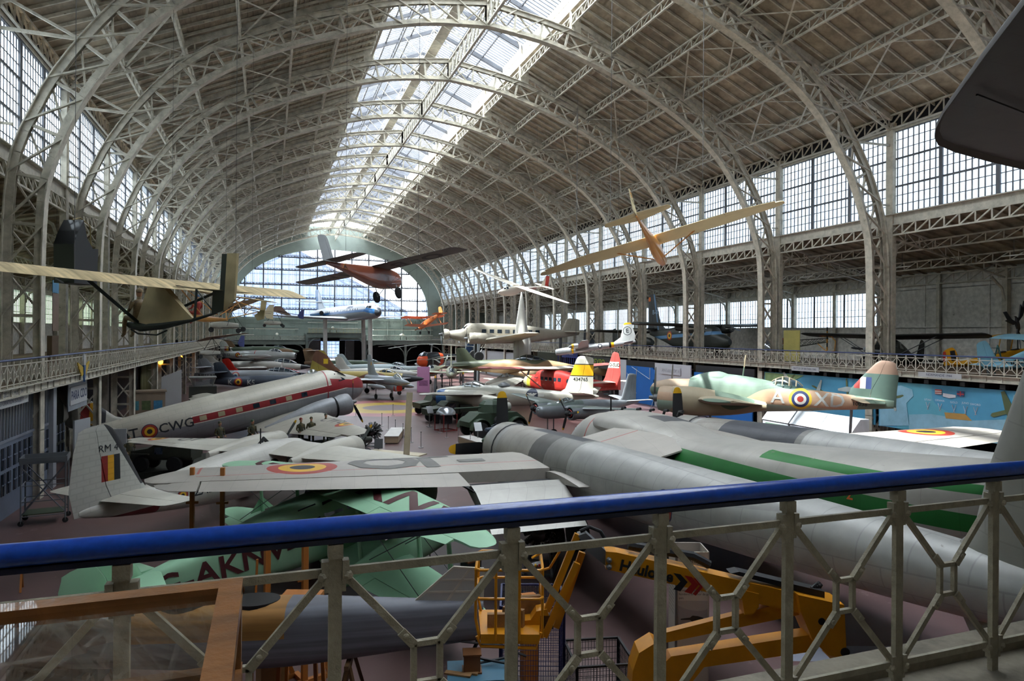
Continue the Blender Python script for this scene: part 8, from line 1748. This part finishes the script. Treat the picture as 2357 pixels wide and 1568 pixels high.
# showcases below the mural
for k, (y, lab) in enumerate(((38.3, 'slanted white and glass display cabinet farthest left below the mural'), (35.6, 'slanted white display cabinet in the middle below the mural'), (33.0, 'slanted white display cabinet nearest the camera below the mural'))):
    t = thing('display_cabinet', lab, 'display cabinet', (33.2, y, 0), -90)
    G().prism([(-1.25, 0), (1.25, 0), (1.25, 1.35), (-1.25, 1.35)], 0, 1.4, lambda p, q, h: V(p, h, q)).build('cabinet_base', mat('pale_cabinet', 'a5acb2', rough=.5), t, smooth=False)
    G().add([(-1.28, -.05, 1.4), (1.28, -.05, 1.4), (1.28, .7, 2.25), (-1.28, .7, 2.25), (-1.28, 1.4, 2.25), (1.28, 1.4, 2.25), (-1.28, 1.4, 1.35), (1.28, 1.4, 1.35)], [(0, 1, 2, 3), (3, 2, 5, 4), (4, 5, 7, 6), (0, 3, 4, 6), (1, 7, 5, 2)]).build('sloping_hood', mat('white_hood', 'b9bfc4', rough=.4), t, smooth=False)
    G().box((0, -.01, .85), (1.9, .03, .75)).build('glass_front', mat('green_tinted_glass', '5d7766', rough=.1, coat=1.), t, smooth=False)
t = thing('steel_ladder', 'teal folding step ladder below the pale blue tail on the gallery', 'ladder', (40.2, 28.1, DECK), 80)
tl = mat('teal_metal', '2f5a58'); 
for s in (-1, 1): G().bar((-.5, s*.35, 0), (0, s*.3, 1.75), .06).build('leg', tl, t, smooth=False); G().bar((.5, s*.35, 0), (0, s*.3, 1.75), .05).build('leg', tl, t, smooth=False)
for k in range(5): G().box((-.42+k*.09, 0, .3+k*.32), (.14, .64, .03)).build('tread', tl, t, smooth=False)
t = thing('yellow_banner', 'tall pale yellow text banner behind the gallery column', 'banner', (41.2, 45.6, DECK), -75); G().box((0, 0, 1.4), (1.5, .06, 2.6)).build('banner_board', mat('pale_yellow_board', 'b9ad62', rough=.6), t, smooth=False); G().box((0, 0, .05), (1.0, .4, .1)).build('foot', STEELG, t, smooth=False)
for x, y, z, l in ((44.0, 29.5, EYE+5.2, 'white fluorescent batten under the right aisle roof, nearest the camera'), (44.0, 37.5, EYE+5.2, 'white fluorescent batten under the right aisle roof, second from the camera'), (44.0, 47, EYE+5.2, 'white fluorescent batten under the right aisle roof, third from the camera'), (44.0, 58, EYE+5.2, 'white fluorescent batten under the right aisle roof, fourth from the camera')):
    t = thing('ceiling_batten', l, 'light fitting', (x, y, z)); G().box((0, 0, 0), (.1, 1.5, .07)).build('batten', mat('white_batten', 'c0c0b8'), t, smooth=False); G().bar((0, 0, .03), (0, 0, 1.0), .02).build('hanger', WIREM, t, smooth=False)
# exhibits in the left gallery behind the columns
for k, (y, c, sz, lab) in enumerate(((33.5, '7a6a50', (.3, 3.2, 2.2), 'tan display wall in the left gallery behind the first columns'), (46.5, '6a5238', (.3, 2.6, 3.2), 'brown and blue text banner hanging in the left gallery'), (57, '54402c', (.3, 3.0, 1.9), 'brown display board in the left gallery behind the third column'), (70, '5a4a36', (.3, 3, 1.7), 'brown display board in the left gallery behind the fifth column'))):
    o = G().box((0, 0, sz[2]/2), sz).build('display_board', mat('gallery_board_%s' % 'abcd'[k], c, rough=.7, noise=.2), smooth=False); o.location = (-14.5, y, DECK); tag(o, lab, 'display board')
t = thing('hanging_banner', 'blue-topped brown banner hanging between the left columns', 'banner', (-12.4, 48.8, EYE+1.6), 90); G().box((0, 0, 1.15), (1.6, .03, .75)).build('blue_print', mat('banner_blue', '3f7fa5'), t, smooth=False); G().box((0, 0, -.4), (1.6, .03, 2.3)).build('brown_print', mat('banner_brown', '6a5444', noise=.2), t, smooth=False); G().bar((0, 0, 1.5), (0, 0, 6), .02).build('hanging_cord', WIREM, t)
t = thing('car_fragment', 'black aircraft cabin shell mounted high on the first left arch', 'cabin shell', (-9.2, 39.5, EYE+2.4), 70)
G().prism([(-.9, 0), (.9, .0), (1.0, 1.9), (.55, 1.85), (.1, 2.3), (-.2, 3.2), (-.6, 2.6), (-.95, 1.9)], -.5, .5, lambda p, q, h: V(p, h, q)).build('cabin_body', mat('gloss_black_shell', '0c0d10', rough=.45), t, smooth=False); G().tube([(-.3, 0, 3.2), (.3, 0, 3.4), (1.1, 0, 3.1), (1.2, 0, 1.9)], .03, 6).build('top_tube', mat('brass_tube', '8a7a50', metal=.5), t)
G().tube([(-.95, 0, .0), (-1.5, 0, .15)], .04, 6).build('wall_bracket', STEELG, t)
